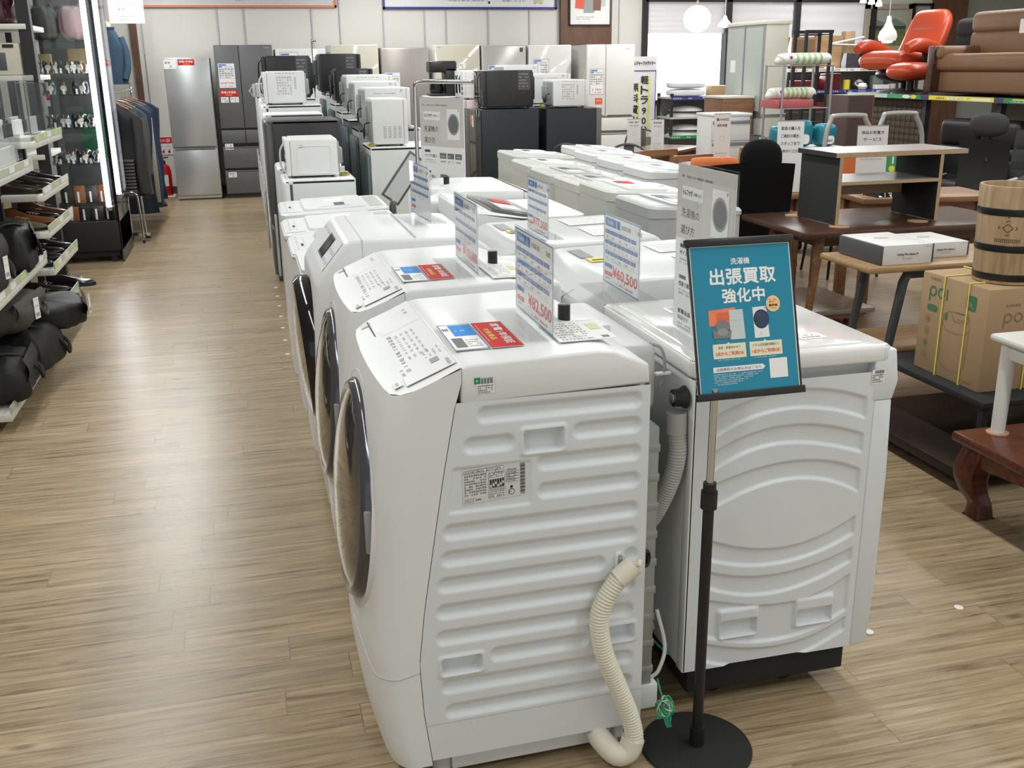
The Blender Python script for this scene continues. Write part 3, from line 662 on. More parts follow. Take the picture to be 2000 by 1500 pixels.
# ---------------------------------------------------------------- two square drum washers in the right column
SQ = mat('cool_grey_white_plastic', (.62, .64, .645), .3, noise=.015)
def square_drum(label, loc):
    t = thing('drum_washing_machine', label, 'washing machine', loc, 0, 'front loading drum washers')
    w = .58
    b = MB(); b.prism([(.0, .06), (.56, .06), (.57, .5), (.56, .90), (.0, .83)], 0, w, SQ, 'y', bev=.012); b.build('body', t, smooth=45)
    b = MB(); b.prism([(-.09, .80), (-.09, .89), (.035, .955), (.54, .965), (.585, .92), (.585, .85), (.56, .80)], -.004, w + .004, SQ, 'y', bev=.012); b.build('top_cover', t, smooth=45)
    b = MB(); b.box(-.05, .1, .08, .0, w - .1, .8, GALV, .01); b.build('rear_cover', t)
    def stick(f):
        s = MB(); f(Sheet(s, (.05, .03, .957), (1, 0, .02), (0, 1, 0), .0006)); s.build('sticker', t, smooth=0)
    stick(lambda S: (S.disc(.05, .05, .042, LGREY, 1), S.words(.03, .045, .04, .008, GINK, 2, 2, 4)))
    stick(lambda S: S.rect(.0, .33, .045, .15, mat('grey_sticker', (.2, .2, .23)), 1))
    stick(lambda S: (S.rect(.01, .25, .06, .07, YEL, 2), S.rect(.02, .27, .04, .02, INK, 3)))
    stick(lambda S: (S.rect(.28, .06, .13, .2, PAPER, 1), [S.rect(.29, .08 + i * .035, .11, .003, GINK, 2) for i in range(5)], S.rect(.38, .18, .03, .08, YEL, 2)))
    stick(lambda S: (S.rect(.27, .32, .19, .16, PAPER, 1), [S.rect(.29, .335 + i * .024, .15, .004, GINK, 2) for i in range(6)]))
    for y in (.12, .33, .5): MB().prism([(-.0908, .80), (-.0908, .8905), (-.05, .9118), (-.05, .80)], y, y + .003, MGREY, 'y').build('cover_seam', t, smooth=0)
    MB().lathe([(.22, 0), (.21, .03), (.001, .05)], GLOSSB, (.565, .29, .5), 'x', 30).build('door', t)
    for x in (.05, .5):
        for y in (.06, w - .06): MB().cyl((x, y, 0), (x, y, .07), .022, DGREY, n=12).build('foot', t)
    return t
square_drum('white drum washer with a sloped back edge, carrying the 60,500 yen card', (.975, 2.73, 0))
square_drum('white drum washer with a sloped back edge, carrying the 77,000 yen card', (.87, 3.38, 0))
# ---------------------------------------------------------------- top loaders
def top_loader(label, loc, rz, w=.56, d=.58, z=.86, slope=.05, body=None, lid=None, panel=None, arch=False, group='top loading washers', stick=0, liddark=False, tube=False):
    """local: control panel edge at x=0 (facing -x), rear at x=d, width along y"""
    t = thing('top_loading_washer', label, 'washing machine', loc, rz, group)
    body = body or WHITE2; lid = lid or LGREY; panel = panel or WHITE2
    c = 0.05
    pl = [(c, 0), (d - c, 0), (d, c), (d, w - c), (d - c, w), (c, w), (0, w - c), (0, c)]
    pl = rrect(0, 0, d, w, .055, 5)
    b = MB(); b.prism(rrect(.005, .005, d - .005, w - .005, .055, 5), .0, z - .05, body, 'z'); b.build('body', t, smooth=50)
    n = len(pl); u = MB()
    def zt(x): return z - slope + slope * x / d
    lo = [(x, y, z - .05 - slope * .3) for x, y in pl]; mi = [(x, y, zt(x) - .012) for x, y in pl]; cx, cy = d / 2, w / 2
    hi = [(cx + (x - cx) * .965, cy + (y - cy) * .965, zt(x)) for x, y in pl]
    for A, B in ((lo, mi), (mi, hi)):
        u.add(A + B, [(i, (i + 1) % n, n + (i + 1) % n, n + i) for i in range(n)], panel)
    u.add(hi, [tuple(range(n))], panel); u.build('top_frame', t, smooth=50)
    l = MB(); e = .003
    l.add([(x, y, zt(x) + h) for h in (0, .012) for x, y in rrect(.135, .035, d - .13, w - .035, .03)], [], lid); k = len(rrect(0, 0, 1, 1, .1))
    l.add([], [], lid); l.f.append(tuple(range(k, 2 * k))); l.m.append(0); l.f += [(i, (i + 1) % k, k + (i + 1) % k, k + i) for i in range(k)]; l.m += [0] * k
    S = Sheet(l, (d * .36, .1, zt(d * .36) + .0125), (1, 0, slope / d), (0, 1, 0), .0005); S.poly([(0, .0), (d * .3, 0), (d * .3, w - .2), (0, w - .2)], MGREY if liddark else lid, 1)
    if stick: S.rect(.09, .02, .06, .12, DGREY, 3); S.rect(.1, .05, .02, .06, BLUE, 4); S.rect(.05, .2, .1, .14, PAPER, 2)
    if stick == 2: S.rect(.05, .02, .08, .13, RED, 5)
    l.build('lid', t, smooth=45)
    p = MB(); S = Sheet(p, (.02, w - .03, zt(.02) + .0006), (0, -1, 0), (1, 0, slope / d), .0006); S.rect(.01, .0, w - .08, .095, WHITE, 1)
    for i in range(6): S.words(.03 + i * (w - .14) / 6, .015, .035, .008, GINK, 2, i, 3); S.words(.04 + i * (w - .14) / 6, .05, .03, .006, GINK, 2, i + 9, 3)
    S.rect(w * .45, .035, .07, .012, INK, 2)
    p.build('control_panel', t, smooth=0); p = MB(); S2 = Sheet(p, (d - .11, .05, zt(d - .11) + .0006), (1, 0, slope / d), (0, 1, 0), .0006); S2.rect(0, 0, .08, w - .12, LGREY, 1); S2.words(.01, .03, .05, .01, GINK, 2, 4, 4)
    p.build('rear_label', t, smooth=0)
    if arch:
        a = MB()
        for x0 in (.13, .24, .35):
            a.ring([(x0, .0, .2), (x0, .0, .66)] + [(x0 + .04 - .04 * math.cos(q), .0, .66 + .045 * math.sin(q)) for q in [i * math.pi / 8 for i in range(9)]] + [(x0 + .08, .0, .66), (x0 + .08, .0, .2)], .005, 6, body)
        a.build('side_rib', t)
    if tube: h = MB(); h.ring(smooth_path([(d - .01, .1, .3), (d + .03, .1, .5), (d + .035, .1, z - .02), (d + .03, .14, z - .01), (d + .03, .18, z - .1)], 6), .014, 10, DGREY); h.build('drain_hose', t)
    return t
LW = mat('pale_cool_enamel', (.70, .72, .71), .38, noise=.02)
top_loader('small white top loader right behind the washer with the dark screen', (.17, 4.06, 0), 0, .5, .5, .83, .06, liddark=True, lid=MGREY)
top_loader('white top loader with a dark open lid grip, second behind the dark-screen washer', (.16, 4.62, 0), 0, .56, .58, .80, .05, liddark=True)
top_loader('white top loader third behind the dark-screen washer, white card across its lid', (.15, 5.24, 0), 0, .56, .62, .78, .03, lid=WHITE, stick=1)
top_loader('white top loader in front of the fridge carrying the round-cornered microwave', (.16, 5.86, 0), 0, .58, .62, .79, .02, lid=WHITE, stick=1, tube=True)
# washer with the long dark glass lid, facing right
top_loader('white top loader with a long sloping dark glass lid, behind the 77,000 yen washer', (1.38, 4.68, 0), R(180), .62, .54, 1.0, .10, lid=mat('dark_glass_lid', (.10, .10, .095), .12), liddark=True, stick=2)
# two blocks of plain top loaders, fronts to the right
CT = ['nearest of the block, grey top with ribbed side behind the turquoise sign', 'with a red card on its lid, second in the grey-sided block', 'with a plain grey lid, third from the nearest in the grey-sided block', 'with a grey control strip, fourth in the grey-sided block', 'with striped side, fifth in the block by the black fridges', 'farthest of the block, its lid raised, against the black fridges']
PG = [mat('cool_grey_panel', (.46, .475, .475), .45), mat('warm_white_panel', (.66, .66, .62), .45), mat('greenish_white_panel', (.60, .62, .58), .45)]
for i, y in enumerate((4.55, 5.16, 5.74, 6.3, 6.86, 7.42)):
    x = 1.86 + (.0, .0, .02, .02, .03, .06)[i]
    tl = top_loader('white top loader ' + CT[i], (x + .50, y + .54, 0), R(180), .54, .50, (.90, .91, .885, .885, .895, .92)[i], .03, body=PG[0] if i == 0 else PG[1 + i % 2], panel=PG[0] if i == 0 else PG[1 + i % 2], lid=LGREY if i in (0, 2, 3) else WHITE2, liddark=i in (0, 2, 3), stick=(1, 2, 1, 1, 1, 1)[i], group='top loaders in the middle block')
    if i == 0:
        a = MB()
        for x0 in (.13, .26, .39): a.ring([(x0, .54, .2), (x0, .54, .66)] + [(x0 + .04 - .04 * math.cos(q), .54, .66 + .045 * math.sin(q)) for q in [k * math.pi / 8 for k in range(9)]] + [(x0 + .08, .54, .66), (x0 + .08, .54, .2)], .010, 8, PG[0])
        a.build('side_rib', tl)
DT = ['nearest in the outer block, beside the wooden chairs', 'second in the outer block, shining under the lamp', 'third in the outer block, plain white back', 'farthest in the outer block, by the dining table']
for i, y in enumerate((6.42, 7.0, 7.56, 8.12)):
    top_loader('white top loader ' + DT[i], (2.60 + .06 * (i == 3) + .5, y + .53, 0), R(180), .53, .5, (.875, .88, .89, .89)[i], .035, lid=WHITE, stick=1, group='top loaders in the outer block')
# ---------------------------------------------------------------- price cards in clear stands
def price_card(label, loc, price, tilt=0, w=.315, h=.195):
    """stands across local y, face towards -x; loc = middle of the foot"""
    t = thing('price_card_stand', label, 'price card', loc, R(tilt), 'acrylic price cards')
    a = MB(); a.box(-.0025, -w / 2, .004, .0025, w / 2, h + .008, CLEAR); a.box(-.075, -w / 2, 0, .06, w / 2, .003, CLEAR); a.build('acrylic_holder', t, smooth=0)
    p = MB(); p.box(-.0005, -w / 2 + .004, .008, .0005, w / 2 - .004, h + .004, PAPER)
    cb = mat('card_blue', (.09, .19, .48), .45, noise=0); cr = mat('card_red', (.72, .10, .11), .45, noise=0)
    S = Sheet(p, (-.0008, w / 2 - .004, .008), (0, -1, 0), (0, 0, 1), .0002); W_, H_ = w - .008, h - .004
    S.rect(0, 0, W_, .0025, cb, 1).rect(0, H_ - .0025, W_, .0025, cb, 1).rect(0, 0, .0025, H_, cb, 1).rect(W_ - .0025, 0, .0025, H_, cb, 1)
    S.rect(.012, H_ - .031, .085, .022, cb, 1); S.text('洗濯機', .05, H_ - .026, .011, PAPER, 2, .05, 'c'); S.rect(.103, H_ - .031, .024, .022, cb, 1); S.words(.14, H_ - .026, .1, .011, GINK, 1, 2, 7); S.words(.255, H_ - .026, .035, .01, GINK, 1, 5, 3)
    for r, n in ((.052, 5), (.081, 8), (.110, 5)):
        x = .012
        for i in range(n):
            ww = (W_ - .03) / n * (1.2 if i % 2 else .8) * .93 if n == 5 else (W_ - .03) / n * .92
            S.rect(x, H_ - r, ww, .010, cb, 1); S.words(x + .006, H_ - r + .003, ww - .014, .005, PAPER, 2, i + n, 4); S.words(x + ww * .3, H_ - r - .011, ww * .4, .005, GINK, 1, i, 3); x += (W_ - .03) / n * (1.2 if i % 2 and n == 5 else .8 if n == 5 else 1) + .001
        S.rect(.012, H_ - r - .0155, W_ - .024, .0006, GINK, 1)
    S.rect(.012, .045, .06, .011, cb, 1); S.rect(.012, .022, .06, .011, cr, 1); S.words(.02, .025, .04, .005, PAPER, 2, 3, 5); S.words(.02, .012, .03, .005, GINK, 1, 3, 5)
    if price: S.text('¥' + price, W_ - .012, .020, .034, PINKR, 1, .185, 'r', .015); S.words(W_ - .17, .008, .13, .006, PINKR, 1, 9, 11)
    p.build('printed_card', t, smooth=0)
    return t
price_card('clear price card reading 82,500 yen on the nearest drum washer', (.60, 2.145, .998), '82,500')
price_card('clear price card reading 110,000 yen on the second drum washer', (.595, 2.85, .998), '110,000')
price_card('clear price card seen almost edge-on upon the dark-screen washer', (.62, 3.79, 1.009), '', 4)
price_card('clear price card reading 60,500 yen on the right column', (.952, 2.53, .965), '60,500', 0, .28)
price_card('clear price card reading 77,000 yen on the right column', (1.01, 3.55, .9635), '77,000', 0, .28)
# cards and tags lying on the two near washers
def lying(name, label, cat, loc, w, l, rz, draw, group):
    s = MB(); S = Sheet(s, (-w / 2, -l / 2, .0012), (1, 0, 0), (0, 1, 0), .0003); s.box(-w / 2, -l / 2, 0, w / 2, l / 2, .001, PAPER); draw(S, w, l)
    o = s.build(name, None, loc, rz, smooth=0); tag(o, label, cat, group); return o
def warranty(S, w, l):   # reads along -y
    S.rect(.0, 0, w, l, RED, 1); T = Sheet(S.mb, S.P(0, l, 1), (0, -1, 0), (1, 0, 0), .0003)
    T.text('家電1年保証', l / 2, w * .55, w * .28, PAPER, 2, l * .8, 'c', .03); T.text('対象商品', l / 2, w * .2, w * .2, YEL, 2, l * .45, 'c', .02); T.rect(l * .1, w * .08, l * .7, .001, PAPER, 2)
def bartag(S, w, l):
    S.rect(0, 0, .0025, l, BLUE, 1).rect(w - .0025, 0, .0025, l, BLUE, 1).rect(0, 0, w, .0025, BLUE, 1).rect(0, l - .0025, w, .0025, BLUE, 1)
    S.rect(w * .3, l * .52, w * .66, l * .44, SKY, 1); S.words(w * .4, l * .7, w * .4, .012, PAPER, 2, 4, 5); S.words(w * .06, l * .75, w * .2, .02, INK, 1, 5, 3)
    for i in range(16): S.rect(w * .12 + i * w * .02, l * .08, w * .009 * (1 + i % 2), l * .36, INK, 1)
    for i in range(4): S.words(w * .5, l * .1 + i * .017, w * .4, .008, GINK, 1, i, 6)
lying('warranty_card', 'red one-year warranty card lying on the nearest drum washer', 'card', (.497, 2.085, .9955), .07, .215, 0, warranty, 'red warranty cards')
lying('warranty_card', 'red one-year warranty card lying on the second drum washer', 'card', (.497, 2.82, .9955), .07, .215, 0, warranty, 'red warranty cards')
lying('barcode_tag', 'blue edged barcode tag on the nearest drum washer, beside its red card', 'tag', (.422, 2.09, .994), .075, .215, 0, bartag, 'barcode tags')
lying('barcode_tag', 'blue edged barcode tag on the second drum washer, beside its red card', 'tag', (.422, 2.82, .994), .075, .215, 0, bartag, 'barcode tags')
def sheet_note(S, w, l):
    S.rect(.003, .003, w - .006, .001, GINK, 1).rect(.003, l - .004, w - .006, .001, GINK, 1)
    for i in range(8): S.words(.01, .012 + i * (l - .02) / 8, w * .55, .008, GINK, 1, i, 9)
    S.rect(w * .74, l * .5, w * .2, l * .3, mat('pale_lime_note', (.62, .64, .30), .5), 1); S.rect(w * .78, l * .08, w * .12, l * .1, DGREY, 1)
lying('printed_notice', 'white printed notice on the nearest washer under its price card', 'notice', (.672, 2.05, .999), .13, .17, 0, sheet_note, 'printed notices')
lying('printed_notice', 'white printed notice with yellow patch on the second washer behind its price card', 'notice', (.68, 2.76, .999), .10, .2, 0, sheet_note, 'printed notices')
# ---------------------------------------------------------------- guide posters for choosing a washer
def guide(mb, o, ex, ey, w, h):
    S = Sheet(mb, o, ex, ey, .0003); k = w / .297; y1 = h
    gb = BEIGEP
    S.rect(0, h * .56, w, h * .44, gb, 1); S.rect(0, 0, w, h * .56, PAPER, 1)
    S.words(w * .08, h * .925, w * .55, h * .013, INK, 2, 1, 24)
    S.rect(w * .09, h * .80, w * .38, h * .075, PAPER, 2); S.poly([(w * .39, h * .80), (w * .42, h * .785), (w * .43, h * .80)], PAPER, 2); S.text('トレファク', w * .11, h * .82, h * .036, INK, 3, w * .17, 'l', .04); S.text('が教える！', w * .30, h * .825, h * .022, INK, 3, w * .15)
    S.text('洗濯機の', w * .09, h * .69, h * .055, INK, 2, w * .33); S.text('選び方', w * .09, h * .59, h * .055, INK, 2, w * .25)
    S.poly([(w * .48, h * .60), (w * .48, h * .84), (w * .66, h * .84), (w * .66, h * .60)], mat('pale_grey_print', (.62, .60, .58), .5, noise=0), 2)
    S.poly([(w * .63, h * .63), (w * .63, h * .9), (w * .91, h * .9), (w * .91, h * .63)], PAPER, 3); S.disc(w * .77, h * .765, w * .125, MGREY, 4, h * .095); S.disc(w * .77, h * .765, w * .1, mat('dark_grey_print', (.16, .16, .17), .5), 5, h * .078); S.disc(w * .88, h * .885, w * .012, GINK, 5)
    for j, (tt, yy) in enumerate((('サイズで選ぶ', .46), ('性能で選ぶ', .27), ('家電全品', .10))):
        if j < 2: S.rect(w * .09, h * (yy + .045), w * .13, h * .022, DGREY, 2)
        S.text(tt, w * .09, h * yy, h * .028, INK, 2, w * (.28 if j == 0 else .24), 'l', .01)
        if j == 2: S.text('保証付き', w * .09, h * .06, h * .026, INK, 2, w * .2); 
        for i in range(2): S.words(w * .09, h * (yy - (.03 if j < 2 else .07) - i * .02), w * .26, h * .011, GINK, 2, i + j, 13)
    for i in range(3): S.rect(w * (.44 + .175 * i), h * .455, w * .15, h * .05, mat('dark_grey_print', (.16, .16, .17), .5), 2); S.words(w * (.455 + .175 * i), h * .42, w * .12, h * .016, INK, 2, i, 5); S.words(w * (.465 + .175 * i), h * .47, w * .1, h * .012, PAPER, 3, i, 4)
    for i in range(3):
        S.rect(w * .44, h * (.28 - .048 * i), w * .16, h * .03, mat('dark_grey_print', (.16, .16, .17), .5), 2)
        for q in range(3): S.words(w * (.63 + .11 * q), h * (.285 - .048 * i), w * .07, h * .012, GINK, 2, i + q, 3)
    S.rect(w * .44, h * .105, w * .51, h * .022, DGREY, 2)
    for i in range(3): S.rect(w * (.45 + .17 * i), h * .06, w * .12, h * .025, mat('card_red', (.72, .10, .11)) if i == 2 else PAPER, 2); S.words(w * (.47 + .17 * i), h * .02, w * .08, h * .018, INK, 2, i + 5, 3)
t = thing('acrylic_sign', 'tall clear acrylic sign with a washer guide, standing on the arched-groove washer', 'sign', (1.0, 2.125, .928), 0)
a = MB(); a.box(-.003, -.158, 0, .003, .158, .41, CLEAR).box(-.05, -.158, 0, .09, .158, .003, CLEAR); a.build('acrylic_holder', t, smooth=0)
p = MB(); p.box(-.0008, -.152, .006, .0008, .152, .404, PAPER); guide(p, (-.0012, .152, .006), (0, -1, 0), (0, 0, 1), .304, .398); p.build('printed_sheet', t, smooth=0)
t = thing('chrome_poster_stand', 'chrome hanging stand with a grey washer guide poster, behind the washers', 'poster stand', (1.05, 5.6, 0), R(-60.6))
# local x runs along the poster from left to right
c = MB(); c.ring(smooth_path([(-.225, 0, .02), (-.225, 0, .7), (-.225, 0, 1.40), (-.215, 0, 1.455), (-.17, 0, 1.475), (.0, 0, 1.477), (.26, 0, 1.477)], 8), .011, 12, CHROME); c.build('stand_tube', t)
MB().cyl((-.225, 0, .93), (-.225, 0, 1.0), .018, LGREY).build('height_clamp', t)
MB().box(-.27, -.2, 0, .2, .2, .018, CHROME, .006).build('base_plate', t)
for x in (-.12, .15): MB().box(x - .02, -.006, 1.395, x + .02, .006, 1.468, CLEAR, .002).build('hanging_clip', t)
p = MB(); p.box(-.185, -.002, .80, .185, .002, 1.395, PAPER); guide(p, (-.185, -.0024, .80), (1, 0, 0), (0, 0, 1), .37, .595); p.build('poster', t, smooth=0)
# ---------------------------------------------------------------- refrigerators
def fridge(label, loc, rz, w, d, h, body, door, doors, gap=DGREY, tags=(), group=None, back=None, top=None, thk=.06, bev=.012, handle='recess', brand=None):
    """front faces local -y; loc = middle of the front at the floor; doors (x0,x1,z0,z1) as fractions of the front"""
    t = thing('refrigerator', label, 'refrigerator', loc, rz, group)
    MB().box(-w / 2, thk, .04, w / 2, d, h - .004, body, .006).build('body', t)
    MB().box(-w / 2 + .006, thk * .4, .02, w / 2 - .006, thk + .01, h - .01, gap).build('door_gasket', t, smooth=0)
    MB().box(-w / 2 + .02, .03, 0, w / 2 - .02, d - .03, .045, DGREY).build('plinth', t, smooth=0)
    if top: MB().box(-w / 2, thk * .6, h - .03, w / 2, d, h, top, .008).build('top_cover', t)
    if back: MB().box(-w / 2 + .02, d - .01, .05, w / 2 - .02, d + .03, h - .06, back, .02).build('back_panel', t)
    e = .0035
    for i, (a, b_, c, f) in enumerate(doors):
        o = MB().box(-w / 2 + a * w + e, 0, c * h + e * 1.4, -w / 2 + b_ * w - e, thk, f * h - e * .6, door, bev, 3).build('door', t)
        if handle == 'recess':
            zz = c * h + .012 if c > .3 else f * h - .012
            MB().box(-w / 2 + a * w + .03, -.002, zz - .006, -w / 2 + b_ * w - .03, .004, zz + .006, DGREY).build('handle', o, smooth=0)
        elif handle == 'bar':
            zz = c * h + .1 if c > .3 else f * h - .12
            MB().box(-w / 2 + a * w + .05, -.03, zz - .12, -w / 2 + a * w + .075, -.012, zz + .12, LGREY, .008).build('handle', o)
    for k, (kind, x, z, sw, sh_) in enumerate(tags):
        s = MB(); S = Sheet(s, (x, -.0015, z), (1, 0, 0), (0, 0, 1), .0006); s.box(x, -.0014, z, x + sw, -.0004, z + sh_, PAPER)
        cb = mat('card_blue', (.09, .19, .48)); cr = mat('card_red', (.72, .10, .11))
        if kind.startswith('price'):
            S.rect(0, 0, sw, .004, cb, 1).rect(0, sh_ - .004, sw, .004, cb, 1).rect(0, 0, .004, sh_, cb, 1).rect(sw - .004, 0, .004, sh_, cb, 1)
            S.rect(sw * .06, sh_ * .9, sw * .45, sh_ * .055, cb, 2); S.rect(sw * .06, sh_ * .83, sw * .2, sh_ * .05, cb, 2); S.words(sw * .4, sh_ * .835, sw * .5, sh_ * .035, GINK, 2, 3, 6)
            for i in range(5): S.words(sw * .06, sh_ * (.75 - i * .085), sw * .86, sh_ * .035, INK if i < 4 else BLUE, 2, i, 5); S.rect(sw * .06, sh_ * (.735 - i * .085), sw * .88, .002, GINK, 2)
            S.words(sw * .15, sh_ * .16, sw * .7, sh_ * .07, PINKR, 2, 6, 6) if not kind[5:] else S.text('¥' + kind[5:], sw * .5, sh_ * .16, sh_ * .085, PINKR, 2, sw * .78, 'c', .02); S.words(sw * .15, sh_ * .06, sw * .7, sh_ * .04, PINKR, 2, 4, 9)
        elif kind == 'warranty':
            S.rect(0, 0, sw, sh_, RED, 1); S.text('家電1年保証', sw / 2, sh_ * .42, sh_ * .38, PAPER, 2, sw * .84, 'c', .02); S.text('対象商品', sw / 2, sh_ * .1, sh_ * .2, YEL, 2, sw * .4, 'c')
        elif kind == 'red': S.rect(0, 0, sw, sh_, mat('red_orange_print', (.75, .12, .05), .5), 1); S.words(sw * .1, sh_ * .5, sw * .8, sh_ * .2, PAPER, 2, 2, 4)
        elif kind == 'logo': S.rect(0, 0, sw, sh_, BLACK, 1); S.rect(sw * .45, sh_ * .2, sw * .1, sh_ * .6, LGREY, 2)
        elif kind == 'brand': S.rect(0, 0, sw, sh_, GINK, 1)
        else: S.words(sw * .12, sh_ * .55, sw * .7, sh_ * .22, INK, 1, k, 3); S.words(sw * .5, sh_ * .15, sw * .4, sh_ * .25, INK, 1, k + 3, 2)
        s.build({'price': 'price_sheet', 'warra': 'warranty_sticker'}.get(kind[:5], 'sticker'), t, smooth=0)
    return t
two = [(0, 1, .35, 1), (0, 1, .03, .35)]
SILV = mat('brushed_silver_door', (.50, .51, .52), .24, .55, noise=.06, nscale=3); TITAN = mat('titanium_grey_door', (.135, .135, .142), .42, .3, noise=.03)
CREAMD = mat('glossy_champagne_door', (.56, .54, .45), .06, 0, noise=.02, coat=.6); ROSED = mat('brushed_rose_grey_door', (.36, .325, .305), .3, .4, noise=.06, nscale=4); PEARL = mat('pearl_grey_door', (.47, .465, .455), .2, .3, noise=.02)
GWHITE = mat('glossy_white_door', (.74, .735, .72), .07, noise=.01, coat=.5); PINKD = mat('pale_pink_door', (.66, .55, .55), .3, noise=.02); MIRR = mat('mirror_dark_door', (.09, .088, .078), .08, .7, noise=.03); WSIDE = mat('white_fridge_side', (.66, .665, .645), .4, noise=.02)  # last one: off-white fridge body, slightly greyer than the glossy white door
BACKROW = 'refrigerators along the back wall'
Y0 = 13.25
fridge('silver two-door refrigerator with a red sticker, at the left end of the back row', (-.60, Y0, 0), 0, .535, .6, 1.69, LGREY, SILV, [(0, 1, .375, 1), (0, 1, .03, .37)], LGREY, [('warranty', -.10, 1.60, .19, .07), ('plain', -.262, 1.56, .14, .11)], BACKROW)
six = [(0, .5, .475, 1), (.5, 1, .475, 1), (0, .5, .36, .465), (.5, 1, .36, .465), (0, 1, .195, .35), (0, 1, .03, .185)]
six = [(0, .42, .465, 1), (.42, 1, .465, 1), (0, .42, .365, .455), (.42, 1, .365, .455), (0, 1, .20, .345), (0, 1, .03, .188)]
fridge('dark grey six-door refrigerator with a 187,000 yen sheet, beside the silver one', (.07, Y0, 0), 0, .69, .68, 1.83, TITAN, TITAN, six, BLACK,
       [('price187,000', -.315, 1.33, .20, .29), ('warranty', -.315, 1.235, .205, .075), ('plain', -.31, 1.16, .09, .065), ('plain', -.20, 1.16, .10, .065), ('plain', -.315, .60, .10, .07), ('plain', -.305, .26, .10, .07), ('brand', .24, 1.79, .07, .008)], BACKROW, bev=.004)
fridge('white refrigerator with a blue price sheet, half hidden behind the black oven', (.75, Y0, 0), 0, .61, .66, 1.78, WSIDE, GWHITE, two, GINK, [('price', -.25, 1.38, .22, .36)], BACKROW)
fridge('glossy champagne refrigerator behind the black microwaves', (1.41, Y0, 0), 0, .60, .68, 1.825, WSIDE, CREAMD, two, GINK, [], BACKROW)
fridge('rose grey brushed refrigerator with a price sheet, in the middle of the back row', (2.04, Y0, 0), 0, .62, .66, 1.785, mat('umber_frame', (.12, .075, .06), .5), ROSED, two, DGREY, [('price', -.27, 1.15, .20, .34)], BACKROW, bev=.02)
fridge('glossy champagne refrigerator with black stickers, behind the coffee maker', (2.71, Y0, 0), 0, .60, .68, 1.815, WSIDE, CREAMD, two, GINK, [('brand', -.25, 1.78, .05, .006), ('plain', .02, 1.52, .09, .07)], BACKROW)
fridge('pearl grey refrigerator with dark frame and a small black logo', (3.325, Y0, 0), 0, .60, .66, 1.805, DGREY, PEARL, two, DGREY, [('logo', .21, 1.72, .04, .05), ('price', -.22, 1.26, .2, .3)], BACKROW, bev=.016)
fridge('plain glossy white refrigerator between the pearl grey and the French-door one', (3.945, Y0, 0), 0, .59, .66, 1.805, WSIDE, GWHITE, two, GINK, [('price', -.23, 1.3, .21, .33)], BACKROW)
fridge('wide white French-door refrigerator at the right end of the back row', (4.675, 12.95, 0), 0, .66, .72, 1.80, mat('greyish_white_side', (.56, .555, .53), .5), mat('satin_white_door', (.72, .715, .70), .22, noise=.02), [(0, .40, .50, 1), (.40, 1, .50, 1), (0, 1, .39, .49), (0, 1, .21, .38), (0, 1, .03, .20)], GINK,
       [('price', -.28, 1.18, .19, .32), ('red', -.21, 1.055, .1, .08), ('plain', -.2, .97, .08, .06), ('brand', .2, 1.74, .06, .006)], BACKROW, bev=.006)
# aisle column, doors to the left
LFT = 'small refrigerators along the aisle'
COOLW = mat('cool_white_enamel', (.66, .685, .675), .36, noise=.02)
def lf(label, y, w, d, h, x=.19, body=COOLW, door=WHITE, top=WHITE2, **k): return fridge(label, (x, y + w / 2, 0), R(-90), w, d, h, body, door, k.pop('doors', two), top=top, group=LFT, handle=k.pop('handle', 'bar'), bev=.025, **k)
lf('small white refrigerator carrying the round-cornered microwave', 6.60, .50, .46, .88, .205)
lf('white refrigerator just behind the one with the round-cornered microwave', 7.14, .52, .46, .91, .19)
lf('tall black-sided refrigerator with grey doors standing in the aisle row', 7.80, .54, .54, 1.19, .14, body=mat('black_enamel_side', (.018, .018, .02), .4), door=mat('charcoal_door', (.10, .10, .105), .35), top=DGREY, tags=[('red', .05, .95, .1, .14)])
lf('white refrigerator directly behind the black-sided one', 8.42, .48, .47, 1.21, .15)
lf('white refrigerator carrying the white microwave with printed side', 8.95, .50, .50, 1.262, .15)
lf('white refrigerator under the black oven in the aisle row', 9.55, .52, .50, 1.30, .15)
lf('white refrigerator with red sticker, third from the far end of the aisle row', 10.15, .55, .50, 1.28, .15, tags=[('red', .0, 1.0, .1, .12)])
lf('white refrigerator second from the far end of the aisle row', 10.78, .55, .52, 1.31, .15)
lf('white refrigerator at the far end of the aisle row', 11.42, .58, .55, 1.36, .15)
RGT = 'small refrigerators standing back to back with the aisle row'
def rf(label, y, w, d, h, xb=.86, **k): return fridge(label, (xb + d, y + w / 2, 0), R(90), w, d, h, k.pop('body', COOLW), WHITE, two, top=k.pop('top', WHITE2), group=RGT, handle='bar', bev=.02, back=k.pop('back', mat('blue_grey_zinc', (.13, .17, .18), .4, .3)), **k)
rf('white refrigerator carrying the vented white microwave, its grey back to the left', 7.58, .52, .52, .995, .885)
rf('grey-topped refrigerator behind the one carrying the vented microwave', 8.28, .52, .52, 1.085, .88, body=MGREY, top=DGREY)
rf('dark refrigerator with white top, third in the back-to-back row', 8.95, .50, .5, 1.13, .87, body=DGREY)
rf('white refrigerator fourth in the back-to-back row', 9.55, .52, .5, 1.17, .87)
rf('white refrigerator fifth in the back-to-back row under a black microwave', 10.2, .55, .5, 1.22, .87)
rf('white refrigerator last in the back-to-back row under the largest black oven', 10.95, .6, .5, 1.30, .85)
BSIDE = mat('blue_black_side', (.008, .011, .017), .5)
fridge('black refrigerator with mirror-dark doors facing left, carrying a black microwave', (2.19, 10.17, 0), R(-90), .54, .64, 1.15, BSIDE, MIRR, [(0, 1, .32, 1), (0, 1, .03, .31)], BLACK, [('red', .02, 1.0, .08, .09), ('plain', .11, .98, .06, .11)], 'black refrigerators', bev=.01)
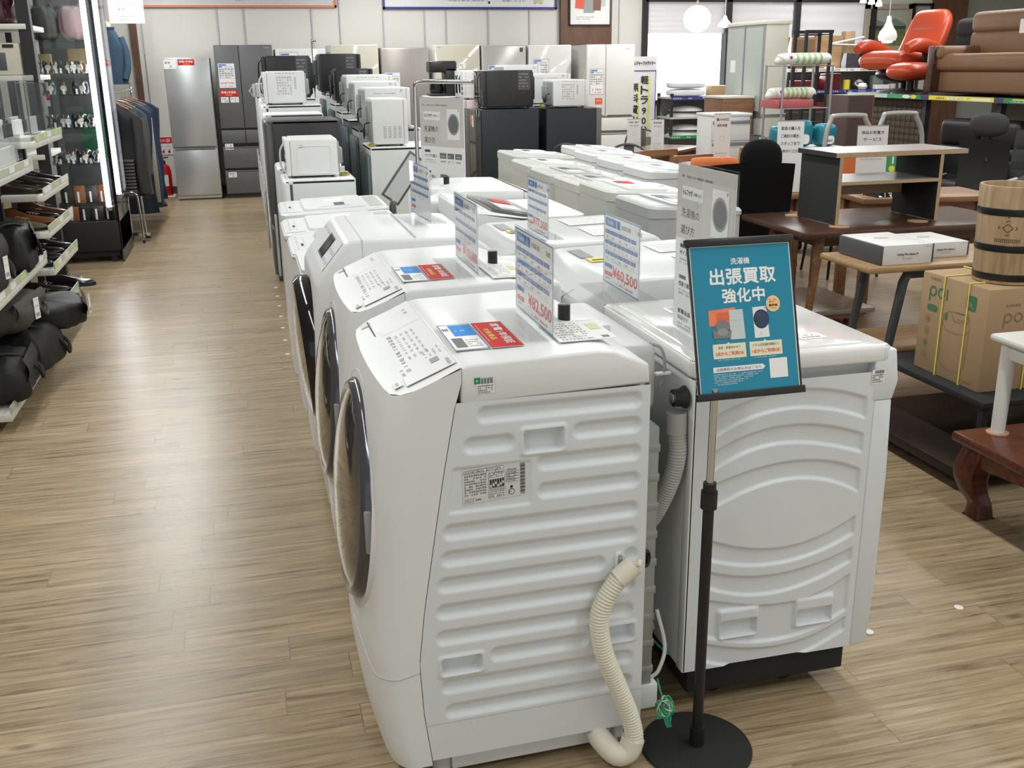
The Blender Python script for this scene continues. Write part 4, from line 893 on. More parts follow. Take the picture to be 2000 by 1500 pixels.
fridge('black refrigerator with grey doors facing right, carrying a white microwave', (3.49, 10.17, 0), R(90), .54, .58, 1.145, BSIDE, mat('steel_grey_door', (.17, .165, .16), .3, .4), [(0, 1, .32, 1), (0, 1, .03, .31)], BLACK, [], 'black refrigerators', bev=.01)
fridge('pale pink refrigerator just left of the black mirror-door one', (2.2, 10.9, 0), R(-90), .55, .6, 1.22, PINKD, PINKD, [(0, 1, .5, 1), (0, 1, .03, .49)], GINK, [])
# ---------------------------------------------------------------- microwaves and ovens on the refrigerators
def microwave(label, loc, rz, w, d, h, body, side='vents', door=None, front=None, handle=True, group='microwaves on the refrigerators', tilt=0):
    """front faces local -y, loc = centre of the underside"""
    t = thing('microwave_oven', label, 'microwave', loc, rz, group); x0, x1, y0, y1 = -w / 2, w / 2, -d / 2, d / 2
    MB().box(x0, y0 + .03, .014, x1, y1, h, body, .012, 3).build('body', t)
    o = MB().box(x0, y0, .016, x1 - w * .24, y0 + .03, h - .004, door or body, .006).build('door', t)
    MB().box(x0 + .04, y0 - .001, .06, x1 - w * .24 - .05, y0 + .005, h - .05, GLOSSB).build('door_window', o, smooth=0)
    if handle: MB().ring(smooth_path([(x1 - w * .24 - .022, y0 - .002, .03), (x1 - w * .24 - .022, y0 - .025, .07), (x1 - w * .24 - .022, y0 - .03, h / 2), (x1 - w * .24 - .022, y0 - .025, h - .07), (x1 - w * .24 - .022, y0 - .002, h - .03)], 5), .006, 8, body).build('handle', o)
    c = MB().box(x1 - w * .24 + .002, y0, .016, x1, y0 + .03, h - .004, front or body, .006)
    for i in range(3): c.box(x1 - w * .2, y0 - .002, .05 + i * .05, x1 - w * .05, y0 + .003, .075 + i * .05, DGREY)
    c.build('control_panel', t)
    for x in (x0 + .03, x1 - .03):
        for y in (y0 + .05, y1 - .04): MB().cyl((x, y, 0), (x, y, .016), .012, BLACK, n=10).build('foot', t)
    for sgn in (1, -1):
        s = MB(); X = x1 if sgn > 0 else x0; S = Sheet(s, (X + sgn * .0005, y0 + .03 if sgn > 0 else y1, .014), (0, sgn, 0), (0, 0, 1), .0006); L = d - .03
        if side == 'vents':
            for i in range(4):
                for j in range(8): S.rect(L * (.33 + i * .16), h * .14 + j * .011, L * .1, .004, GINK, 1)
        elif side == 'print':
            for i in range(6): S.rect(L * (.24 + i * .09), h * .88, L * .05, .004, GINK, 1)
            for i in range(7): S.words(L * .26, h * (.74 - i * .08), L * .4, h * .05, LGREY, 1, i, 6)
            for i in range(12): S.rect(L * .72, h * (.42 + .03 * i), L * .05, .003, GINK, 1)
        elif side == 'round':
            s.ring([(X, y0 + .03 + L * .15 + (p[0]) * L * .7, h * .12 + p[1] * h * .7) for p in rrect(0, 0, 1, 1, .12)], .004, 6, body, closed=True); S.words(L * .18, h * .72, .03, .02, GINK, 1, 2, 3)
        elif side == 'plate':
            S.rect(L * .68, h * .45, L * .26, h * .5, DGREY, 1); 
            for i in range(5): S.words(L * .7, h * (.85 - i * .08), L * .2, .009, LGREY, 2, i, 6)
        elif side == 'top': S.words(L * .2, h * .8, L * .55, .006, GINK, 1, 2, 14); S.words(L * .85, h * .85, L * .08, .02, GINK, 1, 3, 2)
        s.build('side_print', t, smooth=0)
    b = MB().box(x0 + .02, y1 - .002, .03, x1 - .02, y1 + .012, h - .02, GALV if side != 'plate' else BLACK, .006); b.box(x0 + w * .5, y1, .08, x1 - .05, y1 + .035, h - .06, GALV if side != 'plate' else BLACK, .012); b.build('back_cover', t)
    cd = MB(); cd.ring(smooth_path([(x0 + .1, y1 + .01, h * .5), (x0 + .1, y1 + .05, h * .45), (x0 + .14, y1 + .045, h * .2), (x0 + .2, y1 + .05, h * .35), (x0 + .16, y1 + .05, .05)], 6), .005, 6, BLACK); cd.build('power_cord', t)
    return t
LFACE, RFACE = R(-90), R(90)
MW = mat('white_painted_steel', (.76, .765, .76), .34, noise=.01)
microwave('white microwave with a rounded-square pressing on its side, nearest on the aisle row', (.405, 6.90, .88), LFACE, .40, .33, .245, MW, 'round')
microwave('white microwave with fine printing on its side, on the aisle row', (.355, 9.14, 1.262), LFACE, .40, .34, .27, MW, 'print')
microwave('black oven with vent slots on the aisle row, behind the white printed microwave', (.41, 9.82, 1.30), LFACE, .46, .42, .36, BLACK, 'plate')
microwave('small grey oven peeking out at the left edge of the aisle row', (.24, 10.4, 1.28), LFACE, .36, .26, .14, LGREY, 'top', door=BLACK)
microwave('white microwave with four columns of side vents, its zinc back to the left', (1.045, 7.82, .995), RFACE, .40, .26, .34, MW, 'vents')
microwave('white microwave with rounded top right behind the vented one', (1.13, 8.54, 1.085), RFACE, .42, .36, .315, MW, 'top')
microwave('white microwave third in the back-to-back line, top edge showing', (1.13, 9.2, 1.13), RFACE, .42, .38, .31, MW, 'top')
microwave('white microwave with a zinc back, fourth in the back-to-back line', (1.145, 9.82, 1.17), RFACE, .44, .42, .32, MW, 'print')
microwave('small black microwave behind the white stack of microwaves', (1.08, 10.5, 1.22), RFACE, .44, .36, .325, BLACK, 'plate')
microwave('large black oven with a zinc back and white sticker, farthest of the ovens', (1.02, 11.25, 1.30), RFACE, .5, .42, .39, BLACK, 'plate')
microwave('black microwave with mirrored door, on the left black refrigerator', (2.535, 10.17, 1.15), LFACE, .44, .50, .36, mat('satin_black', (.02, .02, .022), .45), 'plate', door=MIRR)
microwave('white microwave with printed side, on the right black refrigerator', (3.18, 10.14, 1.145), RFACE, .38, .36, .27, MW, 'print')
microwave('white microwave peeking over the printed one on the black refrigerators', (3.14, 10.8, 1.16), RFACE, .46, .46, .31, MW, 'top')
microwave('white microwave farthest back above the black refrigerators', (3.05, 11.55, 1.18), RFACE, .46, .42, .38, MW, 'top')
microwave('white fronted microwave with its dark door, left of the mirrored one', (2.42, 10.9, 1.22), LFACE, .44, .36, .29, MW, 'top', door=WHITE2)
# the two far white ones stand on hidden refrigerators
rf('white refrigerator behind the right black one', 10.52, .55, .5, 1.16, 2.95)
rf('white refrigerator behind the far white microwave', 11.25, .58, .5, 1.18, 2.85)
rf('grey refrigerator under the black coffee maker', 11.2, .58, .5, 1.24, 1.98, body=MGREY)
t = thing('coffee_maker', 'black coffee maker on the refrigerators, in front of the champagne one', 'coffee maker', (2.16, 11.45, 1.24), LFACE)
MB().box(-.12, -.15, 0, .12, .15, .03, BLACK, .008).build('base', t); MB().box(-.12, .02, .03, .12, .15, .3, BLACK, .015).build('water_tank', t); MB().box(-.12, -.15, .25, .12, .15, .37, BLACK, .02).build('brew_head', t)
MB().lathe([(.001, .03), (.07, .03), (.08, .08), (.06, .16), (.062, .18)], GLOSSB, (0, -.06, 0)).build('jug', t)
# thin chrome poster stand seen edge-on between the refrigerators
t = thing('slim_display_stand', 'thin chrome display stand with clear pocket between the black ovens', 'display stand', (.745, 10.75, 0))
MB().ring(smooth_path([(-.02, 0, .02), (-.02, 0, .9), (-.02, 0, 1.75), (-.012, 0, 1.80), (.02, 0, 1.81), (.03, 0, 1.80)], 6), .007, 8, CHROME).build('pole', t); MB().box(-.035, -.07, 0, .06, .07, .012, CHROME).build('base_plate', t); MB().box(.0, -.003, 1.25, .05, .003, 1.78, CLEAR).build('clear_pocket', t)
# yellow-green earth wires coiled on the tops
for lb, x, y, z in (('coiled yellow-green earth wire on the fridge with the round-cornered microwave', .61, 6.78, .882), ('coiled yellow earth wire by the foot of the vented microwave', .90, 7.63, 1.0), ('coiled yellow-green earth wire between the microwaves on the black refrigerators', 2.88, 9.96, 1.16)):
    s = MB(); rr = random.Random(x)
    for i in range(6):
        ra, e, th = rr.uniform(.018, .035), rr.uniform(.4, .9), rr.uniform(0, 3)
        s.ring([(ra * math.cos(q) * math.cos(th) - e * ra * math.sin(q) * math.sin(th) + rr.uniform(0, .004), ra * math.cos(q) * math.sin(th) + e * ra * math.sin(q) * math.cos(th), .004 + .003 * i + .006 * math.sin(q + i)) for q in [k * math.pi / 7 for k in range(14)]], .0028, 5, mat('yellow_green_wire', (.42, .36, .05), .5), closed=True)
    tag(s.build('earth_wire', None, (x, y, z)), lb, 'wire', 'coiled earth wires')
# framed sign leaning behind the top loaders
t = thing('leaning_frame', 'dark framed sheet leaning at a slant behind the top loaders', 'frame', (.80, 6.42, .79), 0)
M_ = Matrix.Rotation(R(36), 4, 'Y')
f = MB(); f.M = M_; f.box(.0, -.006, 0, .13, .006, .33, mat('slate_frame', (.10, .11, .13), .4), .003); f.build('frame', t); f = MB(); f.M = M_; f.box(.015, -.0075, .015, .115, -.005, .315, mat('pale_sheet', (.55, .57, .56), .5)); f.M = None; f.build('sheet', t)
# ---------------------------------------------------------------- right side: furniture
def parts(t, name, spec):
    for f in spec: f.build(name, t)
# low red-brown table with curved feet
t = thing('low_table', 'glossy red-brown low table with curved cabriole feet, at the right edge', 'table', (2.34, 1.55, 0))
MB().box(0, 0, .268, 1.1, 1.32, .305, WR, .012).build('tabletop', t)
ap = MB(); pr_ = [(.05, .27), (.05, .2)] + [(.12 + .04 * i, .2 - .0 + .035 * math.sin(i / 22 * math.pi)) for i in range(23)] + [(1.05, .2), (1.05, .27)]
ap.prism(pr_, 1.24, 1.275, WR, 'y', bev=.004); ap.build('apron', t)
ap = MB(); ap.prism([(y, z) for y, z in [(.05, .27), (.05, .2)] + [(.12 + .048 * i, .2 + .03 * math.sin(i / 22 * math.pi)) for i in range(23)] + [(1.27, .2), (1.27, .27)]], .035, .07, WR, 'x', bev=.004); ap.build('apron', t)
def cab_leg(x, y, sx, sy):
    m = MB(); pts = [(0, 0, .268), (-.012, 0, .22), (-.022, 0, .16), (-.014, 0, .10), (.006, 0, .05), (.008, 0, .0)]; ws = [.05, .052, .05, .042, .034, .04]
    P = smooth_path(pts, 5); Q = smooth_path([(w, 0, 0) for w in ws], 5); k = 16; vs = []
    for p, q in zip(P, Q):
        for e in range(k):
            a = 2 * math.pi * e / k; ca, sa = math.cos(a), math.sin(a)
            vs.append((x + sx * (p.x + .03) + q.x * math.copysign(abs(ca) ** .45, ca), y + sy * (p.x + .03) + q.x * math.copysign(abs(sa) ** .45, sa), max(0, p.z)))
    n_ = len(P); m.add(vs, [(i * k + e, i * k + (e + 1) % k, (i + 1) * k + (e + 1) % k, (i + 1) * k + e) for i in range(n_ - 1) for e in range(k)], WR)
    m.add([(x + sx * .038 + i * .04, y + sy * .038 + j * .04, 0) for i, j in ((-1, -1), (1, -1), (1, 1), (-1, 1))], [(0, 1, 2, 3)], WR)
    return m.build('leg', t, smooth=60)
cab_leg(.05, 1.27, 1, -1); cab_leg(.05, .05, 1, 1); cab_leg(1.05, 1.27, -1, -1); cab_leg(1.05, .05, -1, 1)
def disc_mat(label, loc, r=.04): tag(MB().lathe([(.0005, 0), (r, 0), (r, .004), (.0005, .0045)], CORK, n=24).build('cork_coaster', None, loc), label, 'coaster', 'cork discs under furniture feet')
disc_mat('round cork disc under the white leg on the red-brown table', (2.475, 2.80, .305), .038)
t = thing('small_table', 'white small table standing on the red-brown low table at the right edge', 'table', (2.43, 2.25, .309))
WP = mat('off_white_paint', (.70, .695, .665), .5, noise=.03)
MB().box(0, 0, .325, .6, .60, .35, WP, .01).build('tabletop', t); MB().box(.03, .53, .27, .57, .56, .325, WP, .004).build('apron', t); MB().box(.03, .03, .27, .055, .55, .325, WP, .004).build('apron', t)
for x, y, r in ((.045, .55, .026), (.045, .05, .026), (.55, .55, .026), (.55, .05, .026)): MB().cyl((x, y, 0), (x, y, .33), r * .9, WP, r).build('leg', t)
disc_mat('round cork disc under the brown leg on the white small table', (2.585, 2.79, .66), .03)
t = thing('wooden_stool', 'orange-brown wooden stool standing on the white small table, cut by the frame', 'stool', (2.56, 2.35, .6645))
for x, y in ((.03, .43), (.3, .43), (.03, .05), (.3, .05)): MB().box(x - .02, y - .02, 0, x + .02, y + .02, .15, WM, .004).build('leg', t)
MB().box(-.01, 0, .15, .36, .48, .175, WO, .006).build('seat', t)
# carton, bucket and the dark stand
t = thing('tv_stand', 'low black stand with two boards, under the cardboard carton', 'stand', (2.66, 3.10, 0))
MB().box(0, 0, .272, .95, .72, .298, MATTE, .003).build('top_board', t); MB().box(-.17, -.12, .045, .95, .72, .085, mat('espresso_board', (.02, .013, .011), .35), .006).build('lower_board', t)
for x, y in ((.02, .02), (.92, .02), (.02, .69), (.92, .69)): MB().box(x - .014, y - .014, .0, x + .014, y + .014, .275, MATTE).build('leg', t)
t = thing('cardboard_carton', 'brown cardboard carton tied with yellow straps, green print on it', 'carton', (2.72, 3.215, .298))
CW, CL, CH = .40, .41, .417
MB().box(0, 0, 0, CW, CL, CH, CARD, .006).build('box', t)
s = MB(); S = Sheet(s, (-.0008, CL, 0), (0, -1, 0), (0, 0, 1), .0005); CG = mat('carton_green_print', (.05, .19, .10), .7, noise=.04); CB = mat('carton_brown_print', (.26, .17, .095), .75, noise=0)
def pill(S, x, y, w, h, m, k=1): S.poly([(x + p[0], y + p[1]) for p in rrect(0, 0, w, h, min(w, h) * .45)], m, k)
# three simple letters drawn with strokes
def letters(S, x, y, k, m):
    def ringp(cx, cy, r, w, m, a0=0, a1=360):
        n = 20
        for i in range(n):
            p, q = R(a0 + (a1 - a0) * i / n), R(a0 + (a1 - a0) * (i + 1) / n)
            S.poly([(cx + r * math.cos(p), cy + r * math.sin(p)), (cx + r * math.cos(q), cy + r * math.sin(q)), (cx + (r - w) * math.cos(q), cy + (r - w) * math.sin(q)), (cx + (r - w) * math.cos(p), cy + (r - w) * math.sin(p))], m, 1)
    ringp(x + .022 * k, y, .022 * k, .007 * k, m); S.rect(x, y - .045 * k, .007 * k, .05 * k, m, 1.2)
    ringp(x + .075 * k, y, .022 * k, .007 * k, m); S.rect(x + .108 * k, y - .022 * k, .007 * k, .044 * k, m, 1.2)
letters(S, .055, .345, 1.0, CG); S.words(.055, .392, .07, .01, CB, 1, 3, 7)
pill(S, .05, .262, .065, .026, CG); S.words(.066, .27, .035, .01, CARD, 2, 3, 5)
for i in range(4):
    n = 20; cx, cy, r = .062, .225 - i * .052, .018
    for j in range(n):
        p, q = 2 * math.pi * j / n, 2 * math.pi * (j + 1) / n
        S.poly([(cx + r * math.cos(p), cy + r * math.sin(p)), (cx + r * math.cos(q), cy + r * math.sin(q)), (cx + (r - .0015) * math.cos(q), cy + (r - .0015) * math.sin(q)), (cx + (r - .0015) * math.cos(p), cy + (r - .0015) * math.sin(p))], CB, 1)
    S.rect(cx - .007, cy - .008, .014, .016, CG if i == 2 else CB, 1)
S.poly([(.285 + p[0], .315 + p[1]) for p in rrect(0, 0, .058, .058, .006)], CG, 1); S.text('9L', .295, .323, .024, CARD, 2, .036); S.words(.293, .356, .04, .006, CARD, 2, 4, 5)
def line(S, pts, w, m):
    for (a, b_), (c, d) in zip(pts, pts[1:]):
        l = math.hypot(c - a, d - b_) or 1; nx, ny = -(d - b_) / l * w / 2, (c - a) / l * w / 2
        S.poly([(a - nx, b_ - ny), (c - nx, d - ny), (c + nx, d + ny), (a + nx, b_ + ny)], m, 1)
line(S, [(.155, .23), (.158, .075), (.18, .05), (.235, .04), (.29, .05), (.312, .075), (.32, .23)], .002, CB)
line(S, [(.155, .23), (.162, .265), (.19, .285), (.29, .29), (.315, .27), (.322, .235), (.30, .212), (.24, .20), (.185, .205), (.155, .23)], .002, CB)
line(S, [(.20, .285), (.225, .25), (.31, .257)], .002, CB); line(S, [(.235, .287), (.31, .29), (.308, .262), (.24, .262)], .002, CB)
pill(S, .168, .243, .014, .03, CG)
S.words(.30, .02, .07, .006, CB, 1, 6, 8)
s.build('carton_print', t, smooth=0); s = MB(); S = Sheet(s, (0, -.0008, 0), (1, 0, 0), (0, 0, 1), .0005); letters(S, .075, .30, .9, CB); S.words(.08, .345, .07, .01, CB, 1, 3, 7); pill(S, .07, .21, .08, .03, CG); S.rect(.21, .06, .12, .15, CB, .6)
s.build('carton_print', t, smooth=0)
YS = mat('yellow_strap', (.80, .74, .14), .5)
for y in (.115, .265): MB().ring([(-.003, y, -.001), (-.003, y, CH + .003), (CW + .003, y, CH + .003), (CW + .003, y, -.001)], .0035, 6, YS, closed=True).build('strap', t)
MB().ring([(.20, -.003, -.001), (.20, -.003, CH + .004), (.20, CL + .003, CH + .004), (.20, CL + .003, -.001)], .0035, 6, YS, closed=True).build('strap', t)
t = thing('wooden_bucket', 'wooden bucket with three black hoops standing on the cardboard carton', 'bucket', (2.905, 3.36, .7185))
STAVE = wood('stave_wood', (.29, .185, .095), (.47, .33, .19), (26, 26, 2.2), .5)
b = MB(); b.lathe([(.0005, .02), (.115, .02), (.118, .0), (.125, .0), (.139, .37), (.137, .376), (.127, .376), (.124, .37), (.112, .04), (.0005, .04)], STAVE, n=48); b.build('staves', t, smooth=40)
for z in (.012, .125, .265): MB().lathe([(.1262 + z * .038, z), (.1275 + z * .038, z + .002), (.1275 + (z + .026) * .038, z + .026), (.1262 + (z + .026) * .038, z + .028)], BLACK, n=48).build('hoop', t)
s = MB(); BR = mat('branded_mark', (.11, .06, .03), .7, noise=0)
def onb(th, z): r = .1258 + z * .037; return (r * math.cos(th), r * math.sin(th), z)
a0 = R(222)
def band(p0, p1, w):
    (a, z), (b2, z2) = p0, p1; l = math.hypot((b2 - a) * .13, z2 - z) or 1; nx, nz = -(z2 - z) / l * w / 2 / .13, (b2 - a) * .13 / l * w / 2
    s.add([onb(a - nx, z - nz), onb(b2 - nx, z2 - nz), onb(b2 + nx, z2 + nz), onb(a + nx, z + nz)], [(0, 1, 2, 3)], BR)
for k in (1, .55):
    dm = [(a0 + .26 * k, .22), (a0, .22 - .03 * k), (a0 - .26 * k, .22), (a0, .22 + .03 * k), (a0 + .26 * k, .22)]
    for p, q in zip(dm, dm[1:]): band(p, q, .0035)
band((a0 + .02, .262), (a0 - .02, .262), .008)
for i in range(13):
    th = a0 - .32 + i * .055
    band((th, .165), (th, .178), .0028); band((th, .177), (th + .03, .177), .0026); band((th, .166), (th + .03, .166), .0026 if i % 2 else .001)
s.build('branded_mark', t, smooth=0)
# console bench with baskets in boxes
t = thing('console_table', 'oak bench table with splayed dark legs and a lower shelf, holding two white boxes', 'table', (2.62, 3.86, 0))
MB().box(0, 0, .655, 1.15, .42, .685, WO, .012).build('tabletop', t); MB().box(.14, .05, .27, 1.05, .40, .295, WO, .005).build('lower_shelf', t)
LEGM = mat('dark_slate_paint', (.05, .055, .06), .5)
for y in (.06, .36):
    MB().ring([(.24, y, .64), (.22, y, .60), (.13, y, .0)], [.02, .022, .018], 8, LEGM).build('leg', t); MB().ring([(.9, y, .64), (.92, y, .60), (1.02, y, .0)], [.02, .022, .018], 8, LEGM).build('leg', t)
    MB().box(.22, y - .014, .615, .94, y + .014, .655, LEGM, .005).build('rail', t)
    MB().box(.16, y - .01, .25, 1.0, y + .01, .27, LEGM).build('rail', t)
def basket_box(label, x0, y0, x1, y1, h, z, words_):
    t = thing('boxed_wire_basket', label, 'box', (x0, y0, z), 0, 'boxes on the console table'); w, d = x1 - x0, y1 - y0; GB = mat('charcoal_card', (.075, .077, .085), .5)
    MB().box(.0, .0, 0, w, d, h, mat('white_card', (.70, .69, .69), .45), .002).build('sleeve', t); MB().box(-.012, .001, .002, .0005, d - .001, h - .002, GB, .002).build('tray_end', t); MB().box(w - .0005, .001, .002, w + .01, d - .001, h - .002, GB, .002).build('tray_end', t)
    s = MB(); S = Sheet(s, (0, -.0005, 0), (1, 0, 0), (0, 0, 1), .0005); S.text('Folding Wire Basket ' + words_, w * .5, h * .42, h * .16, INK, 1, w * .42, 'c', .01); S.rect(w * .27, h * .37, w * .46, .0008, GINK, 1); S.words(w * .4, h * .26, w * .2, h * .06, GINK, 1, 3, 8); S.words(w * .82, h * .84, w * .15, h * .05, GINK, 1, 4, 6)
    S = Sheet(s, (0, 0, h + .0005), (1, 0, 0), (0, 1, 0), .0005); S.poly([(w * .3, d * .55), (w * .55, d * .5), (w * .62, d * .6), (w * .38, d * .66)], LGREY, 1); S.words(w * .12, d * .4, w * .2, .008, LGREY, 1, 2, 9); S.rect(w * .8, d * .1, w * .12, .004, GINK, 1)
    s.build('box_print', t, smooth=0)
basket_box('white folding wire basket box with charcoal ends, the nearer and larger one', 2.705, 3.895, 2.955, 4.235, .088, .6855, 'M'); basket_box('white folding wire basket box with charcoal ends, the smaller one to the right', 2.985, 3.99, 3.215, 4.27, .07, .6855, 'S')
# dark dining table with the desk shelf on it
t = thing('dining_table', 'dark walnut dining table with splayed teak legs, under the black desk shelf', 'table', (2.80, 4.72, 0))
MB().prism(rrect(0, 0, 1.38, .76, .04), .668, .70, WD, 'z', bev=.006).build('tabletop', t, smooth=40); MB().box(.15, .12, .60, 1.23, .64, .668, WD, .004).build('apron', t)
for x, y, dx, dy in ((.17, .13, -.1, -.06), (1.2, .13, .1, -.06), (.17, .62, -.1, .06), (1.2, .62, .1, .06)): MB().ring([(x, y, .665), (x + dx, y + dy, .0)], [.028, .016], 12, WT).build('leg', t)
for i, (x, y) in enumerate(((3.085, 4.86), (3.075, 5.32), (3.60, 4.90), (3.74, 5.22))): disc_mat('round cork disc under the black desk shelf, ' + ('near left', 'far left', 'near right', 'far right')[i] + ' foot', (x, y, .70), .055)
t = thing('desk_shelf', 'black two-tier desk shelf with raw chipboard edges on the walnut table', 'shelf', (3.06, 4.88, .7045))
CHIP = mat('raw_chipboard_edge', (.42, .30, .18), .8, noise=.25, nscale=90); GT = mat('grey_laminate', (.30, .29, .295), .3, noise=.04)
b = MB().box(-.015, 0, .362, .80, .40, .386, GT); b.box(-.0155, -.001, .3615, .8005, .0, .3865, CHIP); b.box(-.016, 0, .3615, -.0145, .4, .3865, MATTE); b.box(-.0145, .001, .36, .80, .40, .3622, MATTE); b.build('top_board', t, smooth=0)
for x in (.0, .62): MB().box(x + .01, .002, 0, x + .03, .40, .362, MATTE).box(x + .01, -.0005, 0, x + .03, .003, .362, CHIP).build('side_board', t, smooth=0)
MB().box(.03, .0, .215, .63, .38, .232, GT).box(.03, -.001, .2145, .63, .0, .2325, CHIP).build('middle_board', t, smooth=0)
MB().box(.03, .32, .12, .63, .335, .215, CHIP).build('back_rail', t, smooth=0)
# low oak table and grey boards beneath
t = thing('low_oak_table', 'low oak coffee table under the walnut table, greyish top with cork disc', 'table', (2.95, 5.18 - .75, 0))
MB().box(.1, .85, .09, .70, 1.5, .12, wood('greyed_oak', (.22, .17, .13), (.36, .29, .23), (2, 20, 20), .3), .006).build('tabletop', t); MB().box(.14, .9, .05, .66, 1.45, .09, WM).build('apron', t)
for x, y in ((.2, .95), (.6, .95), (.2, 1.42), (.6, 1.42)): MB().box(x - .03, y - .03, 0, x + .03, y + .03, .06, WM).build('leg', t)
# black armchair
t = thing('recliner_chair', 'black upholstered high-back chair seen from behind, with rounded headrest', 'armchair', (2.93, 5.72, 0))
BF = mat('black_upholstery', (.006, .006, .0065), .85, spec=.15)
b = MB(); b.grid(lambda u, v: (-.34 + .68 * u, -.03 - .05 * math.sin(math.pi * u) + .06 * (1 - v), .34 + .62 * v + .02 * math.sin(math.pi * u)), 16, 12, BF); b.box(-.33, -.02, .36, .33, .12, .955, BF, .05, 3); b.build('backrest', t, smooth=60)
MB().ell((.13, .02, .985), (.135, .07, .125), BF, 20, 14, .8).build('headrest', t, smooth=70); MB().box(-.31, .05, .33, .31, .52, .47, BF, .05, 3).build('seat', t); 
for x in (-.33, .27): MB().box(x, .1, .33, x + .06, .55, .62, BF, .025).build('armrest', t)
MB().cyl((0, .3, .06), (0, .3, .33), .035, CHROME).build('pedestal', t); MB().lathe([(.0005, .0), (.28, .0), (.27, .025), (.05, .06), (.0005, .065)], BLACK, (0, .3, 0)).build('base', t)
t = thing('office_chair', 'black office chair with loop armrest between the washers and the top loader block', 'chair', (1.92, 3.78, 0))
MB().box(-.24, -.24, .42, .24, .24, .49, MATTE, .04).build('seat', t)
a = MB(); a.ring([(-.23, -.14, .44)] + [(-.275, -.16, .75), (-.285, -.17, .87), (-.27, -.155, .895), (-.24, -.13, .895), (-.14, .0, .87), (-.1, .1, .85)], .014, 8, BLACK); a.build('armrest', t, smooth=60)
a = MB(); a.ring([(.23, .14, .44), (.26, .1, .66), (.24, .16, .68)], .014, 8, BLACK); a.build('armrest', t)
MB().box(-.2, .2, .5, .2, .25, .72, MATTE, .04).build('backrest', t); MB().cyl((0, 0, .08), (0, 0, .42), .028, BLACK).build('pedestal', t)
b = MB()
for k in range(5): b.ring([(0, 0, .1), (.28 * math.cos(k * 1.2566), .28 * math.sin(k * 1.2566), .05)], [.025, .016], 8, BLACK); b.ell((.28 * math.cos(k * 1.2566), .28 * math.sin(k * 1.2566), .026), (.026, .026, .026), BLACK, 10, 8)
b.build('star_base', t)
# chairs with slatted backs, shell chairs
def slat_chair(label, loc, rz, m, n=5, h=.84, open_top=False, w=.42, group='wooden chairs'):
    t = thing('wooden_chair', label, 'chair', loc, rz, group)
    for sx in (-1, 1):
        MB().ring(smooth_path([(sx * w * .46, .2, 0), (sx * w * .46, .2, .42), (sx * w * .47, .235, .64), (sx * w * .47, .27, h)], 6), [.017] * 19, 8, m).build('leg', t); MB().cyl((sx * w * .46, -.2, 0), (sx * w * .46, -.2, .43), .016, m, .02, 10).build('leg', t)
    MB().box(-w / 2, -.23, .42, w / 2, .22, .455, m, .012).build('seat', t)
    if open_top:
        MB().prism([(-w * .47, h - .16), (w * .47, h - .16), (w * .44, h), (-w * .44, h), (-w * .47, h - .16), (-w * .33, h - .12), (-w * .32, h - .05), (w * .32, h - .05), (w * .33, h - .12), (-w * .33, h - .12)], .25, .275, m, 'y').build('backrest', t)
    else:
        for i in range(n):
            z = h - .02 - i * .045
            MB().box(-w * .46, .232 + .004 * (n - i), z - .016, w * .46, .252 + .004 * (n - i), z + .016, m, .004).build('back_slat', t)
    return t
slat_chair('brown wooden chair with slatted back, seen through the black desk shelf', (3.95, 6.34, 0), R(172), WT, 5, .72)
slat_chair('brown wooden chair with slatted back, to the right of the desk shelf', (4.44, 5.14, 0), R(172), WT, 4, .88)
for lb, x, y in (('light wooden chair with open back rail, behind the outer top loaders', 3.36, 8.75), ('light wooden chair with open back rail, next to the glossy table', 3.42, 8.16)): slat_chair(lb, (x + .06, y - .1, 0), R(195), WM, open_top=True, h=.84, w=.40)
slat_chair('pale wooden chair with open back beside the white chest', (4.12, 7.95, 0), R(180), WO, open_top=True, h=.90, w=.44)
def shell_chair(label, loc, rz, h=.86):
    t = thing('shell_chair', label, 'chair', loc, rz, 'orange shell chairs')
    b = MB(); b.grid(lambda u, v: ((u - .5) * (.44 - .10 * v * v), .16 + .10 * v + .05 * math.sin(math.pi * u) - .05, .44 + (h - .44) * v * (1 - .03 * (2 * u - 1) ** 4)), 14, 10, ORANGE); o = b.build('backrest', t, smooth=60)
    so = o.modifiers.new('thick', 'SOLIDIFY'); so.thickness = .03; MB().box(-.22, -.22, .41, .22, .2, .46, ORANGE, .03).build('seat', t)
    for x in (-.17, .17):
        for y in (-.17, .17): MB().cyl((x, y, .42), (x * 1.2, y * 1.2, 0), .014, BLACK, .01, 10).build('leg', t)
    return t
shell_chair('orange shell chair left of the black high-back chair', (3.50, 7.45, 0), R(170), .875)
shell_chair('orange chair half hidden behind the black headrest', (4.02, 7.40, 0), R(170), .86)
shell_chair('orange chair behind the rounded black headrest, right of the tall white sign', (3.86, 6.86, 0), R(185), .95)
t = shell_chair('orange chair back seen through the upper bay of the desk shelf', (4.34, 6.80, 0), R(178), .955)
